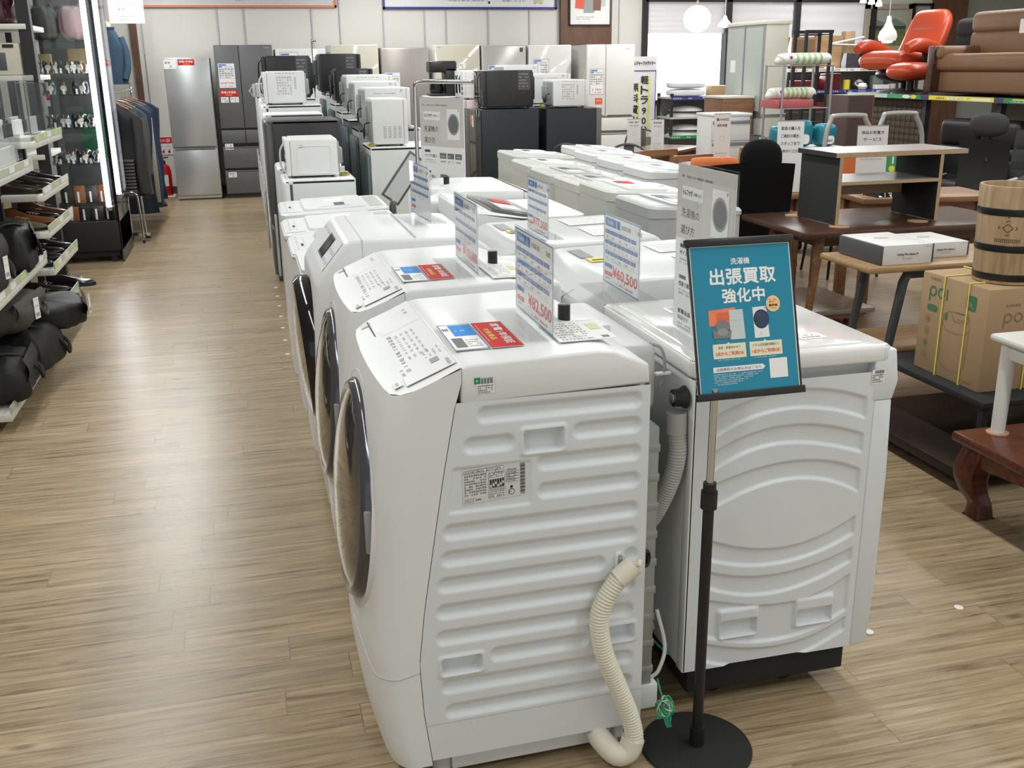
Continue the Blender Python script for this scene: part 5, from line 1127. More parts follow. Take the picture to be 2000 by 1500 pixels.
# wooden tables further back
def table(label, loc, rz, w, d, h, m, th=.035, leg=.03, lm=None, name='dining_table', group=None):
    t = thing(name, label, 'table', loc, rz, group); MB().box(-w / 2, -d / 2, h - th, w / 2, d / 2, h, m, .006).build('tabletop', t); MB().box(-w / 2 + .08, -d / 2 + .08, h - th - .08, w / 2 - .08, d / 2 - .08, h - th, lm or m).build('apron', t)
    for sx in (-1, 1):
        for sy in (-1, 1): MB().box(sx * (w / 2 - .08) - leg, sy * (d / 2 - .08) - leg, 0, sx * (w / 2 - .08) + leg, sy * (d / 2 - .08) + leg, h - th, lm or m, .004).build('leg', t)
    return t
BT = wood('chestnut_tabletop', (.13, .06, .03), (.27, .14, .075), (2, 16, 16), .22)
table('chestnut dining table with two small white signs standing on it', (4.15, 10.09, 0), R(45), 1.33, .56, .70, BT)
table('glossy brown table between the wooden chairs and the orange chair', (4.0, 8.72, 0), 0, .62, 1.0, .655, BT, group=None)
table('brown wooden table behind the desk shelf, holding a black plastic-wrapped parcel', (4.15, 5.72, 0), R(-8), .9, .5, .745, WM)
b = MB(); rr = random.Random(9); b.grid(lambda u, v: (-.15 + .3 * u, -.1 + .2 * v, .035 * (1 - (2 * u - 1) ** 6) * (1 - (2 * v - 1) ** 6) + .006 * math.sin(37 * u + 11 * v) * math.sin(23 * v) + .002), 22, 16, GLOSSB); b.box(-.14, -.09, .0005, .14, .09, .02, GLOSSB); tag(b.build('wrapped_parcel', None, (3.93, 5.66, .745)), 'black plastic-wrapped parcel on the brown table behind the desk shelf', 'parcel')
def tolix(label, loc, rz):
    t = thing('metal_chair', label, 'chair', loc, rz, 'black metal chairs around the chestnut table'); MB().box(-.18, -.18, .43, .18, .18, .45, DGREY, .01).build('seat', t)
    MB().ring(smooth_path([(-.17, .17, .44), (-.19, .2, .62), (-.15, .22, .78), (0, .235, .83), (.15, .22, .78), (.19, .2, .62), (.17, .17, .44)], 6), .011, 8, DGREY).build('back_hoop', t); MB().box(-.05, .2, .45, .05, .215, .82, DGREY, .004).build('back_plate', t)
    for x in (-.16, .16):
        for y in (-.16, .16): MB().cyl((x, y, .44), (x * 1.25, y * 1.25, 0), .014, DGREY, .012, 8).build('leg', t)
tolix('black metal chair at the left corner of the chestnut table', (3.66, 9.38, 0), R(140)); tolix('black metal chair at the left, nearer the black refrigerators', (3.17, 9.62, 0), R(130)); tolix('black metal chair on the far side of the chestnut table, by the dish shelves', (4.40, 11.1, 0), R(-20)); tolix('black metal chair at the right end of the chestnut table', (5.0, 9.72, 0), R(-50))
def slim_sign(label, loc, rz, w, h, body=None, rows=4, name='table_sign', title=None, pic=None, group='small white signs', lean=4):
    t = thing(name, label, 'sign', loc, rz, group); M_ = Matrix.Rotation(R(-lean), 4, 'X')
    f = MB(); f.M = M_; f.box(-w / 2 - .002, -.002, 0, w / 2 + .002, .0, h, CLEAR); f.box(-w / 2 - .002, -.003, h - .006, w / 2 + .002, .001, h + .002, GINK); f.M = None; f.box(-w / 2, -.04, 0, w / 2, .05, .004, CLEAR); f.build('acrylic_holder', t, smooth=0)
    p = MB(); p.M = M_; S = Sheet(p, (-w / 2, -.0035, .004), (1, 0, 0), (0, 0, 1), .0004); pm = body or mat('soft_paper', (.68, .66, .645), .55)
    S.rect(0, 0, w, h - .01, pm, 1)
    if title:
        for i, tt in enumerate(title): S.text(tt, w / 2, h * (.86 - i * .105), h * .05, INK, 2, min(w * .72, w * .15 * len(tt)), 'c', .015)
    y0 = .86 - .105 * len(title or [])
    for i in range(rows): S.words(w * .14, h * (y0 - .02 - i * .055 if not pic else .27 - i * .05), w * .72, h * .022, GINK, 2, i, 9)
    if pic: pic(S, w, h)
    p.M = None; p.build('printed_sheet', t, smooth=0); return t
def circ(S, w, h): S.disc(w / 2, h * .55, w * .16, LGREY, 2); S.disc(w / 2, h * .55, w * .12, mat('soft_paper', (.68, .66, .645)), 3)
slim_sign('small white sign on the chestnut table, the left and paler one', (3.80, 9.80, .70), R(-10), .14, .33, title=['お取り寄せ', 'サービス'], pic=circ); slim_sign('small white sign on the chestnut table, the right one with darker lines', (3.98, 9.62, .70), R(-10), .13, .33, title=['配送設置', 'サービス'], pic=circ)
def boxpic(S, w, h): S.poly([(w * .35, h * .17), (w * .55, h * .15), (w * .62, h * .19), (w * .42, h * .21)], WM, 3); S.poly([(w * .35, h * .17), (w * .55, h * .15), (w * .55, h * .12), (w * .35, h * .14)], DGREY, 2)
slim_sign('narrow white sign about long-term storage, standing before the white drawer chest', (4.07, 8.36, .655), R(-12), .145, .478, title=['最大90日', '無料保管'], pic=circ)
table('little brown side table under the tall white sign, behind the black chair', (3.45, 6.12, 0), 0, .28, .3, .735, WM, leg=.02, name='side_table')
slim_sign('tall white sign with a small box picture, right of the black headrest', (3.44, 6.06, .735), R(-12), .175, .46, body=PAPER, rows=0, title=['家具の購入を', 'ご検討の場合、', 'スタッフまで', 'お声がけください'], pic=boxpic)
slim_sign('white sign in a dark rail about reserving goods, behind the desk shelf', (3.94, 5.90, .745), R(-14), .20, .415, rows=4, title=['商品お取置き', 'サービス'])
def cpn(S, w, h): S.rect(.0, 0, w, h - .01, mat('coupon_green', (.03, .32, .13), .4), 1.5); S.text('100', w * .5, h * .62, h * .18, PAPER, 3, w * .6, 'c', .02); S.words(w * .15, h * .86, w * .7, h * .05, PAPER, 3, 3, 9); S.disc(w * .2, h * .5, w * .1, YEL, 3); S.text('クーポン', w * .62, h * .46, h * .09, PAPER, 3, w * .55, 'c', .02)
slim_sign('green coupon sign reading 100, behind the desk shelf', (4.165, 5.90, .745), R(-14), .20, .26, rows=0, pic=cpn)
# office chair, sofas on the right
t = thing('office_chair', 'dark mesh office chair with curved headrest, by the tufted sofa', 'chair', (5.45, 6.75, 0), R(-60))
MB().ell((0, .1, 1.08), (.15, .05, .09), mat('charcoal_mesh', (.03, .031, .033), .7), 18, 10, .8).build('headrest', t, smooth=70); MB().ring([(0, .14, 1.05), (0, .16, .95), (0, .13, .8)], .015, 8, BLACK).build('headrest_stem', t)
b = MB(); b.grid(lambda u, v: (-.19 + .38 * u, .08 + .05 * (2 * u - 1) ** 2 * -1 + .05 * math.sin(v * 3), .50 + .47 * v), 12, 12, MATTE); b.box(-.16, .13, .52, .16, .15, .95, BLACK); b.build('backrest', t); MB().box(-.25, -.4, .42, .25, .1, .5, MATTE, .04).build('seat', t)
for sx in (-1, 1): MB().ring([(sx * .27, -.05, .46), (sx * .29, -.08, .66), (sx * .27, -.25, .68), (sx * .27, .05, .69)], .016, 8, LGREY if sx > 0 else BLACK).build('armrest', t)
MB().cyl((0, -.15, .08), (0, -.15, .42), .03, BLACK).build('pedestal', t); b = MB()
for k in range(5): b.ring([(0, -.15, .1), (.3 * math.cos(k * 1.2566), -.15 + .3 * math.sin(k * 1.2566), .05)], [.025, .016], 8, BLACK)
b.build('star_base', t)
def sofa(label, loc, rz, w, m, hb=.82, sh=.42, d=.85, n=2, tuft=False, arms=True, ah=.58, name='sofa', base=None):
    """front faces local -y"""
    t = thing(name, label, 'sofa', loc, rz); MB().box(-w / 2, -d / 2 + .03, .03, w / 2, d / 2, sh - .14, base or m, .03, 3).build('base', t)
    aw = .14 if arms else .0; iw = w - 2 * aw
    for i in range(n):
        x0 = -iw / 2 + iw * i / n; x1 = x0 + iw / n
        MB().box(x0 + .004, -d / 2 - .02, sh - .16, x1 - .004, d / 2 - .2, sh + .02, m, .06, 4).build('seat_cushion', t, smooth=50)
        b = MB()
        if tuft:
            def fn(u, v, x0=x0, x1=x1): return (x0 + (x1 - x0) * u, d / 2 - .26 + .1 * v - .025 * (abs(math.sin(math.pi * u * 3)) * abs(math.sin(math.pi * v * 3))) ** .6, sh + (hb - sh) * v)
            b.grid(fn, 48, 30, m)
        b.box(x0 + .004, d / 2 - .24, sh - .05, x1 - .004, d / 2 - .02, sh + (hb - sh) * .55, m, .05, 4)
        if not tuft: b.box(x0 + .004, d / 2 - .25, sh + (hb - sh) * .5, x1 - .004, d / 2 - .04, hb, m, .07, 4)
        else: b.box(x0 + .004, d / 2 - .15, sh, x1 - .004, d / 2 - .02, hb, m, .05, 3)
        b.build('back_cushion', t, smooth=50)
    if arms:
        for sx in (-1, 1): MB().box(min(sx * w / 2, sx * (w / 2 - aw)), -d / 2, .03, max(sx * w / 2, sx * (w / 2 - aw)), d / 2 - .05, ah, m, .05, 4).build('armrest', t, smooth=50)
    return t
CHAR = mat('charcoal_fabric', (.030, .031, .032), .9, noise=.2, nscale=60); BLKL = mat('black_leather', (.012, .012, .013), .42)
sofa('charcoal tufted sofa on the floor under the display shelf', (6.5, 6.9, .0), R(-62), 1.5, CHAR, .98, .5, .85, 2, True, True, .70)
t = thing('tub_chair', 'dark grey tub armchair in front of the tufted sofa', 'armchair', (5.6, 6.0, 0), R(-50)); b = MB()
b.grid(lambda u, v: ((.30 + .03 * v) * math.cos(math.pi * (1.1 * u - .05)), (.30 + .03 * v) * math.sin(math.pi * (1.1 * u - .05)), .36 + (.36 + .06 * math.sin(math.pi * u)) * v), 24, 8, CHAR); o = b.build('backrest', t); so = o.modifiers.new('thick', 'SOLIDIFY'); so.thickness = .06
MB().box(-.28, -.3, .3, .28, .26, .46, CHAR, .05).build('seat', t)
for x in (-.22, .22):
    for y in (-.22, .22): MB().cyl((x, y, .3), (x, y, 0), .018, BLACK, .012, 8).build('leg', t)
sofa('black leather sofa further back, beneath the wire mesh panel', (6.78, 8.62, 0), R(-75), 1.2, BLKL, 1.0, .45, .8, 2, False, True, .7)
# display shelf along the right wall with seats on it
GALLERY = mat('shelf_dark_steel', (.03, .03, .035), .5)
t = thing('raised_display_shelf', 'long raised steel shelf with green and yellow strip, holding the orange and brown seats', 'display shelf', (7.0, 7.0, 0))
MB().box(0, 0, 1.165, 1.1, 4.15, 1.20, GALLERY).build('shelf_board', t, smooth=0)
for y in (.1, 1.6, 2.75, 4.05):
    for x in (.12, 1.0): MB().box(x - .03, y - .03, 0, x + .03, y + .03, 1.165, GALLERY).build('post', t, smooth=0)
s = MB(); S = Sheet(s, (-.003, 4.12, 1.158), (0, -1, 0), (0, 0, 1), .001); S.rect(0, 0, 4.1, .05, mat('indigo_strip', (.05, .05, .12), .5), 1)
segs = [(.03, .83, mat('mint_print', (.45, .66, .60), .4)), (.84, 1.1, mat('mid_green_print', (.06, .36, .12), .4)), (1.1, 1.42, GRN), (1.56, 2.55, YEL), (2.68, 3.9, GRN)]
for a, b_, m in segs: S.rect(a, .004, b_ - a, .044, m, 2)
S.rect(.2, .012, .5, .024, mat('pale_lime_print', (.62, .72, .35), .4), 3); S.disc(1.17, .026, .07, PAPER, 3, .019); S.disc(1.30, .026, .05, YEL, 3, .02); S.rect(1.85, .014, .3, .02, PAPER, 3); S.words(1.68, .016, .14, .016, INK, 3, 2, 4); S.rect(2.22, .012, .28, .022, PAPER, 3); S.words(1.9, .018, .22, .01, GINK, 4, 4, 9); S.rect(2.8, .03, .7, .012, YEL, 3); S.text('LINEお友だち募集', 2.78, .010, .016, PAPER, 3, .55)
s.build('label_strip', t, smooth=0)
w_ = MB()
for i in range(14): w_.box(.1, 2.8 + i * .09, .55, .104, 2.806 + i * .09, 1.14, MATTE)
for i in range(9): w_.box(.1, 2.8, .58 + i * .07, .104, 4.0, .586 + i * .07, MATTE)
w_.build('wire_mesh_panel', t, smooth=0)
MB().box(.12, 2.8, .5, .14, 4.05, 1.15, mat('olive_brown_board', (.10, .07, .045), .7)).build('back_board', t, smooth=0)
MB().box(.9, .1, .3, .92, 2.7, 1.14, mat('pale_grey_board', (.36, .36, .35), .7)).build('back_board', t, smooth=0)
TAN = mat('tan_leather', (.22, .116, .055), .55, noise=.08, nscale=6)
t = sofa('tan brown leather sofa on the raised display shelf, paper tags on its back', (7.50, 9.0, 1.20), R(-90), 1.62, TAN, .84, .40, .66, 1, False, False)
MB().box(-.80, -.40, .03, -.70, .3, .50, WD, .01).build('armrest_frame', t); MB().box(-.72, -.38, .36, -.60, .2, .50, TAN, .05, 4).build('armrest_pad', t)
for i, (y, z) in enumerate(((.06, .60), (.02, .47))): MB().box(.14 + .05 * i, -.02 - y, z, .30 + .05 * i, -.012 - y, z + .13, PAPER).build('price_tag', t, smooth=0)
t = thing('recliner_chair', 'orange-red leather recliner on the raised display shelf, beside the tan sofa', 'armchair', (7.56, 10.82, 1.20), R(-72))
OL = mat('orange_red_leather', (.52, .065, .022), .36, noise=.06, nscale=8); D_ = mat('dark_brown_steel', (.02, .014, .012), .5)
def pad(path, w0, w1, th, name, m=OL, n=26):
    """soft upholstered strip following a side profile (y,z)"""
    P = smooth_path([(0, y, z) for y, z in path], 8); b = MB(); N = len(P); k = 16; vs = []
    for i, p in enumerate(P):
        q = (P[min(i + 1, N - 1)] - P[max(i - 1, 0)]).normalized(); nn = Vector((0, -q.z, q.y)); f = i / (N - 1); w = (w0 + (w1 - w0) * f) * (1 - .25 * (abs(2 * f - 1) ** 6)); h = th * (1 - .6 * (abs(2 * f - 1) ** 5))
        for j in range(k):
            a = 2 * math.pi * j / k; c, s_ = math.cos(a), math.sin(a); vs.append(p + Vector((math.copysign(abs(c) ** .6, c) * w / 2, 0, 0)) + nn * (math.copysign(abs(s_) ** .7, s_) * h / 2))
    b.add(vs, [(i * k + j, i * k + (j + 1) % k, (i + 1) * k + (j + 1) % k, (i + 1) * k + j) for i in range(N - 1) for j in range(k)] + [tuple(range(k)), tuple((N - 1) * k + j for j in range(k))], m); return b.build(name, t, smooth=70)
pad([(-.52, .30), (-.38, .37), (0, .34), (.18, .31)], .60, .54, .20, 'seat'); pad([(.12, .30), (.24, .48), (.36, .71), (.44, .89)], .58, .52, .17, 'backrest'); pad([(.33, .61), (.375, .75), (.44, .91)], .52, .46, .2, 'head_cushion')
for sx in (-1, 1):
    b = MB(); P = smooth_path([(sx * .36, .2, .42), (sx * .37, -.05, .49), (sx * .36, -.3, .52), (sx * .34, -.46, .48)], 8); b.ring(P, [.05 + .03 * math.sin(math.pi * i / (len(P) - 1)) for i in range(len(P))], 12, OL); b.build('armrest', t, smooth=70); MB().box(sx * .36 - .012, -.2, .25, sx * .36 + .012, .15, .45, D_, .004).build('armrest_support', t)
b = MB(); b.ring(smooth_path([(-.34, 0, .34), (-.2, 0, .2), (0, 0, .14), (.2, 0, .2), (.34, 0, .34)], 6), .03, 8, D_); b.build('curved_frame', t); MB().ell((0, -.08, .21), (.27, .30, .10), mat('brown_shell', (.035, .018, .012), .35), 22, 12).build('seat_shell', t, smooth=70); MB().cyl((0, 0, .02), (0, 0, .18), .04, D_).build('pedestal', t); MB().lathe([(.0005, 0), (.3, 0), (.29, .02), (.06, .05), (.0005, .05)], D_).build('base', t)
MB().box(.0, .08, .42, .13, .088, .50, PAPER).build('price_tag', t, smooth=0)
tag(MB().ell((0, 0, .24), (.30, .22, .10), OL, 20, 12, .8).cyl((0, 0, .03), (0, 0, .18), .04, D_).lathe([(.0005, 0), (.2, 0), (.19, .02), (.05, .04), (.0005, .04)], D_).build('ottoman', None, (7.22, 10.22, 1.20), R(20), smooth=70), 'orange-red leather ottoman in front of the orange recliner', 'ottoman')
sofa('dark sofa bed behind the orange recliner on the raised shelf', (7.95, 9.95, 1.20), R(-90), 1.0, mat('dark_slate_fabric', (.022, .024, .028), .9), .80, .4, .35, 1, False, False)
# ---------------------------------------------------------------- left side: shoe and bag racks
STL = mat('black_rack_steel', (.015, .015, .016), .5); LIP = mat('pale_green_price_rail', (.52, .56, .42), .4, noise=.1, nscale=30); IVS = mat('ivory_shelf', (.66, .65, .60), .45, noise=.03)
def rack(label, name, y0, y1, x0, x1, shelves, hpost, lip=True):
    t = thing(name, label, 'shelf rack', (x0, y0, 0)); w, d = y1 - y0, x1 - x0
    for y in (.02, w - .02):
        for x in (.03, d - .24): MB().box(x - .02, y - .02, 0, x + .02, y + .02, hpost, STL).build('post', t, smooth=0)
    if not lip: MB().box(d - .05, .02, 0, d + .03, .10, hpost, STL).build('post', t, smooth=0)
    for i, z in enumerate(shelves):
        dx = .02 * (len(shelves) - 1 - i) * -0
        o = MB().box(0, 0, z - .035, d, w, z, IVS, .004).build('shelf', t)
        if lip:
            b = MB(); b.box(d - .004, 0, z - .002, d + .002, w, z + .035, LIP); S = Sheet(b, (d + .0025, 0, z), (0, 1, 0), (0, 0, 1), .0005)
            rr = random.Random(i)
            for k in range(int(w / .12)): S.rect(k * .12 + .001, .003, .118, .030, (mat('pale_lime_card', (.62, .66, .30), .5), PAPER, mat('pale_mint_card', (.45, .60, .46), .5), PAPER)[rr.randrange(4)] if rr.random() < .5 else LIP, 1)
            b.build('price_rail', o, smooth=0)
    MB().box(.0, .0, .1, .02, w, hpost, STL).build('back_panel', t, smooth=0)
    return t
rack('black shoe rack with five ivory shelves beside the glass showcase', 'shoe_rack', 6.08, 6.95, -1.75, -1.10, (.25, .49, .70, .905, 1.19), 1.5)
rack('black bag rack with ivory shelves at the left edge of the photo', 'bag_rack', 4.70, 6.02, -1.75, -1.12, (.09, .575, 1.08), 1.35)
LE = {'black': mat('black_shoe_leather', (.008, .008, .009), .22), 'brown': mat('brown_shoe_leather', (.10, .035, .015), .3), 'tan': mat('tan_shoe_leather', (.26, .10, .035), .38), 'oxblood': mat('oxblood_leather', (.09, .012, .012), .26), 'olive': mat('olive_suede', (.16, .16, .11), .9), 'dark': mat('dark_brown_leather', (.025, .015, .011), .35)}
SOLE = {'black': BLACK, 'tan': mat('crepe_sole', (.42, .30, .16), .7)}
def shoe(label, loc, rz, col, sole='black', high=0, L=.285):
    """toe towards local +x"""
    t = thing('leather_shoe', label, 'shoe', loc, rz, 'shoes on the rack')
    prof = [(0, .030, .078 + high), (.06, .036, .082 + high), (.22, .037, .078 + high * .9), (.38, .036, .070), (.52, .040, .058), (.68, .046, .048), (.84, .043, .040), (.95, .028, .032), (1.0, .008, .022)]
    k = 14; vs = []
    for f, hw, hh in prof:
        for j in range(k):
            a = math.pi * j / (k - 1); vs.append(((f - .5) * L, hw * math.cos(a) * (1 - .35 * math.sin(a) * (f < .45)), .014 + (hh - .014) * max(0, math.sin(a)) ** .7))
    b = MB(); n = len(prof); b.add(vs, [(i * k + j, i * k + j + 1, (i + 1) * k + j + 1, (i + 1) * k + j) for i in range(n - 1) for j in range(k - 1)] + [tuple(range(k)), tuple((n - 1) * k + j for j in range(k))], LE[col]); u = b.build('upper', t, smooth=70)
    b = MB(); out = [((f - .5) * L * 1.02, hw * 1.08) for f, hw, _ in prof]; pl = out + [(x, -y) for x, y in out[::-1]]; b.prism(pl, 0, .016, SOLE[sole], 'z'); b.box(-.5 * L, -.03, 0, -.26 * L, .03, .0165, SOLE[sole]); b.build('sole', t)
    b = MB()
    for q in range(4): b.ring([(-.02 + .016 * q, -.016, .073 - .004 * q), (-.012 + .016 * q, 0, .078 - .004 * q), (-.004 + .016 * q, .016, .073 - .004 * q)], .0022, 5, SOLE['tan'] if col in ('olive', 'tan') else LE[col])
    b.build('lace', t)
    return t
rows = {1.19: [], .905: [('dark', 'black', .05), ('black', 'black', 0), ('dark', 'black', .06), ('black', 'black', 0)], .70: [('olive', 'black', 0), ('tan', 'black', .02), ('black', 'black', 0), ('brown', 'black', .03)], .49: [('black', 'black', 0)] * 4, .25: [('oxblood', 'tan', .02), ('black', 'black', 0), ('dark', 'black', 0), ('black', 'black', .0)]}
NM = {.905: 'second shelf from the top', .70: 'middle shelf', .49: 'second shelf from the bottom', .25: 'bottom shelf'}; CN = {'dark': 'dark brown', 'olive': 'olive suede', 'tan': 'tan', 'black': 'black', 'brown': 'reddish brown', 'oxblood': 'oxblood red'}; PO = ['nearest on the %s', 'second along the %s', 'third along the %s', 'farthest on the %s']
for z, row in rows.items():
    for i, (c, s_, hi) in enumerate(row): shoe('%s leather shoe, %s of the shoe rack' % (CN[c], PO[i] % NM[z]), (-1.265 + .02 * (i % 2) + (.10 if z == .25 and i == 3 else 0), 6.2 + .205 * i, z + .0005), R(-4 + 5 * (i % 3)), c, s_, hi)
shoe('tan boot on a pale crepe sole beside the bag rack, on the bottom shoe shelf', (-1.48, 6.3, .2505), R(8), 'tan', 'tan', .05)
# clear display cases above the shoes and bags
def case(label, loc, w, d, h):
    t = thing('acrylic_display_case', label, 'display case', loc, 0, 'clear display cases'); b = MB(); e = .003
    b.box(0, 0, 0, w, e, h, CLEAR).box(0, d - e, 0, w, d, h, CLEAR).box(0, 0, 0, e, d, h, CLEAR).box(w - e, 0, 0, w, d, h, CLEAR).box(0, 0, h, w, d, h + e, CLEAR); b.build('acrylic_cover', t, smooth=0)
    MB().box(.01, .01, 0, w - .01, d - .01, .02, IVS).build('base', t, smooth=0)
    for i in range(4): MB().box(.03 + .05 * i, .05, .021, .045 + .05 * i, d - .05, .09 + .02 * (i % 2), PAPER if i % 2 else DGREY).build('accessory_card', t, smooth=0)
    return t
case('clear display case at the near end of the top shoe shelf', (-1.40, 6.10, 1.191), .28, .30, .34); case('clear display case at the far end of the top shoe shelf', (-1.40, 6.52, 1.191), .28, .32, .30); case('low clear display case on the top shelf of the bag rack', (-1.36, 5.35, 1.081), .22, .55, .16)
# bags with straps and price tags
def bag(label, loc, rz, w, d, h, m, strap=True, tagged=False, seed=1, flap=True):
    t = thing('bag', label, 'bag', loc, rz, 'bags on the rack'); rr = random.Random(seed); ph = [rr.uniform(0, 6) for _ in range(6)]
    def fn(u, v):
        a = 2 * math.pi * u; b_ = math.pi * (v - .5); c, s_ = math.cos(a), math.sin(a); q = abs(math.cos(b_)) ** .45
        n = 1 + .05 * math.sin(5 * a + ph[0] + 3 * v) + .05 * math.sin(9 * v + ph[1]) + .03 * math.sin(13 * a + 7 * v + ph[2])
        return (w / 2 * math.copysign(abs(c) ** .55, c) * q * n, d / 2 * math.copysign(abs(s_) ** .55, s_) * q * n, h / 2 + h / 2 * math.copysign(abs(math.sin(b_)) ** .6, math.sin(b_)) * (1 + .04 * math.sin(6 * a + ph[3])))
    MB().grid(fn, 36, 22, m).build('body', t, smooth=70)
    if flap: MB().grid(lambda u, v: (w * .51 - .02 + .02 * math.sin(v * 3), (u - .5) * d * .8, h * (.98 - .5 * v)), 8, 8, m).build('flap', t)
    if strap: MB().ring(smooth_path([(-.1 * w, -d * .4, h * .85), (.1 * w, -d * .3, h * 1.05), (w * .35, -d * .1, h * .95), (w * .52, d * .1, h * .55), (w * .56, d * .22, h * .25), (w * .5, d * .34, h * .5), (.1 * w, d * .42, h * .9)], 6), .009, 8, m).build('strap', t)
    if tagged:
        b = MB(); S = Sheet(b, (w * .53, -.02, h * .28), (.25, .97, 0), (0, 0, 1), .0008); S.rect(0, 0, .045, .105, PAPER, 1); S.rect(.008, .012, .03, .018, GINK, 2); S.words(.008, .06, .03, .008, GINK, 2, seed, 5); S.words(.012, .09, .02, .006, GINK, 2, seed + 1, 4); b.build('price_tag', t, smooth=0)
    return t
NY = mat('black_nylon', (.010, .010, .011), .7, bump=.2, bscale=40); GN = mat('grey_canvas', (.055, .05, .046), .85); BL = mat('black_bag_leather', (.008, .008, .009), .6, bump=.15, bscale=25)
bag('black nylon bag with looped strap on the middle shelf of the bag rack, near end', (-1.30, 4.98, .576), 0, .36, .40, .27, NY, True, True, 1); bag('black shoulder bag with strap on the middle shelf of the bag rack, far end', (-1.26, 5.62, .576), R(12), .34, .44, .24, BL, True, False, 2)
bag('grey canvas bag on top of the black ones in the bottom of the bag rack', (-1.28, 5.30, .345), R(-6), .40, .55, .17, GN, True, True, 3); bag('black leather bag jutting out with a white tag at the bottom of the bag rack', (-1.14, 5.72, .255), R(10), .46, .44, .15, BL, False, True, 4)
bag('black soft bag at the near end of the bottom bag shelf', (-1.26, 4.98, .0905), R(4), .40, .44, .22, NY, True, False, 5); bag('black bag with a hanging strap in the lowest layer of the bag rack', (-1.24, 5.45, .0905), R(-5), .44, .42, .24, NY, True, False, 6, False)
t = thing('rolling_suitcase', 'black wheeled suitcase at the lower left edge of the photo, below the bag rack', 'suitcase', (-1.42, 4.38, 0)); MB().box(-.14, -.12, .06, .16, .14, .5, NY, .03, 3).build('shell', t)
for x in (-.08, .10): MB().lathe([(.001, -.012), (.028, -.012), (.03, 0), (.028, .012), (.001, .012)], BLACK, (x, .1, .03), 'y', 16).build('wheel', t)
# dark shelving with white appliances behind the shoe racks
t = rack('tall black shelving with white appliances behind the shoe rack', 'shelving', 7.75, 8.45, -2.2, -1.36, (.5, 1.0, 1.53, 1.86, 2.3), 2.6, False)
def appl(label, loc, w, d, h, name='box_appliance'):
    t = thing(name, label, 'appliance', loc, 0, 'appliances on the dark shelving'); iv = mat('ivory_plastic', (.60, .57, .47), .5); MB().box(0, 0, 0, w, d, h, iv, .012).build('housing', t); MB().box(w * .4, -.004, h * .15, w * .75, .002, h * .7, DGREY, .004).build('front_panel', t); MB().box(w * .72, -.006, h * .85, w * .9, .002, h * .95, BLACK).build('button_row', t); return t
appl('ivory appliance with dark panel on the shelving above the clear cases', (-1.80, 7.78, 1.531), .38, .4, .21); appl('ivory appliance left of the other one on the dark shelving', (-2.17, 7.78, 1.531), .3, .4, .19)
bag('dark wine-red bag on the upper shelf of the dark shelving', (-1.58, 8.0, 1.861), 0, .3, .4, .22, mat('wine_red_leather', (.05, .012, .018), .4), False, False, 8); t = thing('desk_fan', 'white and black round desk appliance on the dark shelving', 'appliance', (-1.80, 7.92, 1.861)); MB().lathe([(.0005, -.05), (.1, -.04), (.115, 0), (.1, .04), (.0005, .05)], WHITE2, (0, 0, .14), 'x', 24).build('drum', t); MB().box(-.06, -.06, 0, .06, .06, .03, BLACK, .008).build('base', t)
# ---------------------------------------------------------------- glass showcase with watches
t = thing('glass_showcase', 'tall glass showcase with black base and two bright light tubes, full of watches', 'showcase', (-1.64, 9.06, 0)); SW, SD, SH = .56, .80, 2.55; t_case = t
MB().box(0, 0, .10, SW, SD, .345, MATTE, .004).build('base_cabinet', t); MB().box(SW - .012, .0, .01, SW, SD, .345, mat('satin_dark_board', (.045, .042, .04), .35)).build('side_board', t, smooth=0); MB().box(.02, .03, .05, SW - .03, SD - .03, .10, MATTE).build('plinth', t, smooth=0)
for x in (.05, SW - .08):
    for y in (.05, SD - .08): MB().lathe([(.001, -.012), (.024, -.012), (.026, 0), (.024, .012), (.001, .012)], BLACK, (x, y, .026), 'y', 14).build('caster', t)
for x, y in ((.012, .012), (SW - .012, .012), (.012, SD - .012), (SW - .012, SD - .012)): MB().box(x - .012, y - .012, .34, x + .012, y + .012, SH, GLOSSB).build('corner_post', t, smooth=0)
for a in ((.0, -.001, .35, SW, .003, SH), (SW - .003, 0, .35, SW + .001, SD, SH)): MB().box(*a, CLEAR).build('glass_pane', t, smooth=0)
MB().box(0, SD - .006, .35, SW, SD, SH, mat('dim_back_board', (.05, .05, .05), .6)).build('back_panel', t, smooth=0)
for z in (.82, 1.11, 1.37, 1.53, 1.79, 2.05): MB().box(.02, .02, z - .008, SW - .06, SD - .25 - .2 * (z in (1.11, 1.37)), z, glass('glass_shelf', (.8, .92, .88), .06)).build('glass_shelf', t, smooth=0)
LED = mat('cool_white_led', (.93, .93, 1.0), .5, noise=0, emit=14)
for x, y, z0 in ((SW - .075, .05, .46), (SW - .05, .62, .50)):
    MB().cyl((x, y, z0), (x, y, SH - .02), .021, LED, n=12).build('led_tube', t); MB().cyl((x, y, z0 - .03), (x, y, z0), .022, STEELB, n=12).build('tube_socket', t)  # tube widened so its glare is put into the shape
def at_case(x, y, z): return (-1.64 + x, 9.06 + y, z)
STP = [mat('steel_bracelet', (.42, .42, .44), .25, .9, noise=.1, nscale=80), mat('black_strap', (.02, .02, .022), .5), mat('brown_strap', (.10, .05, .028), .5)]
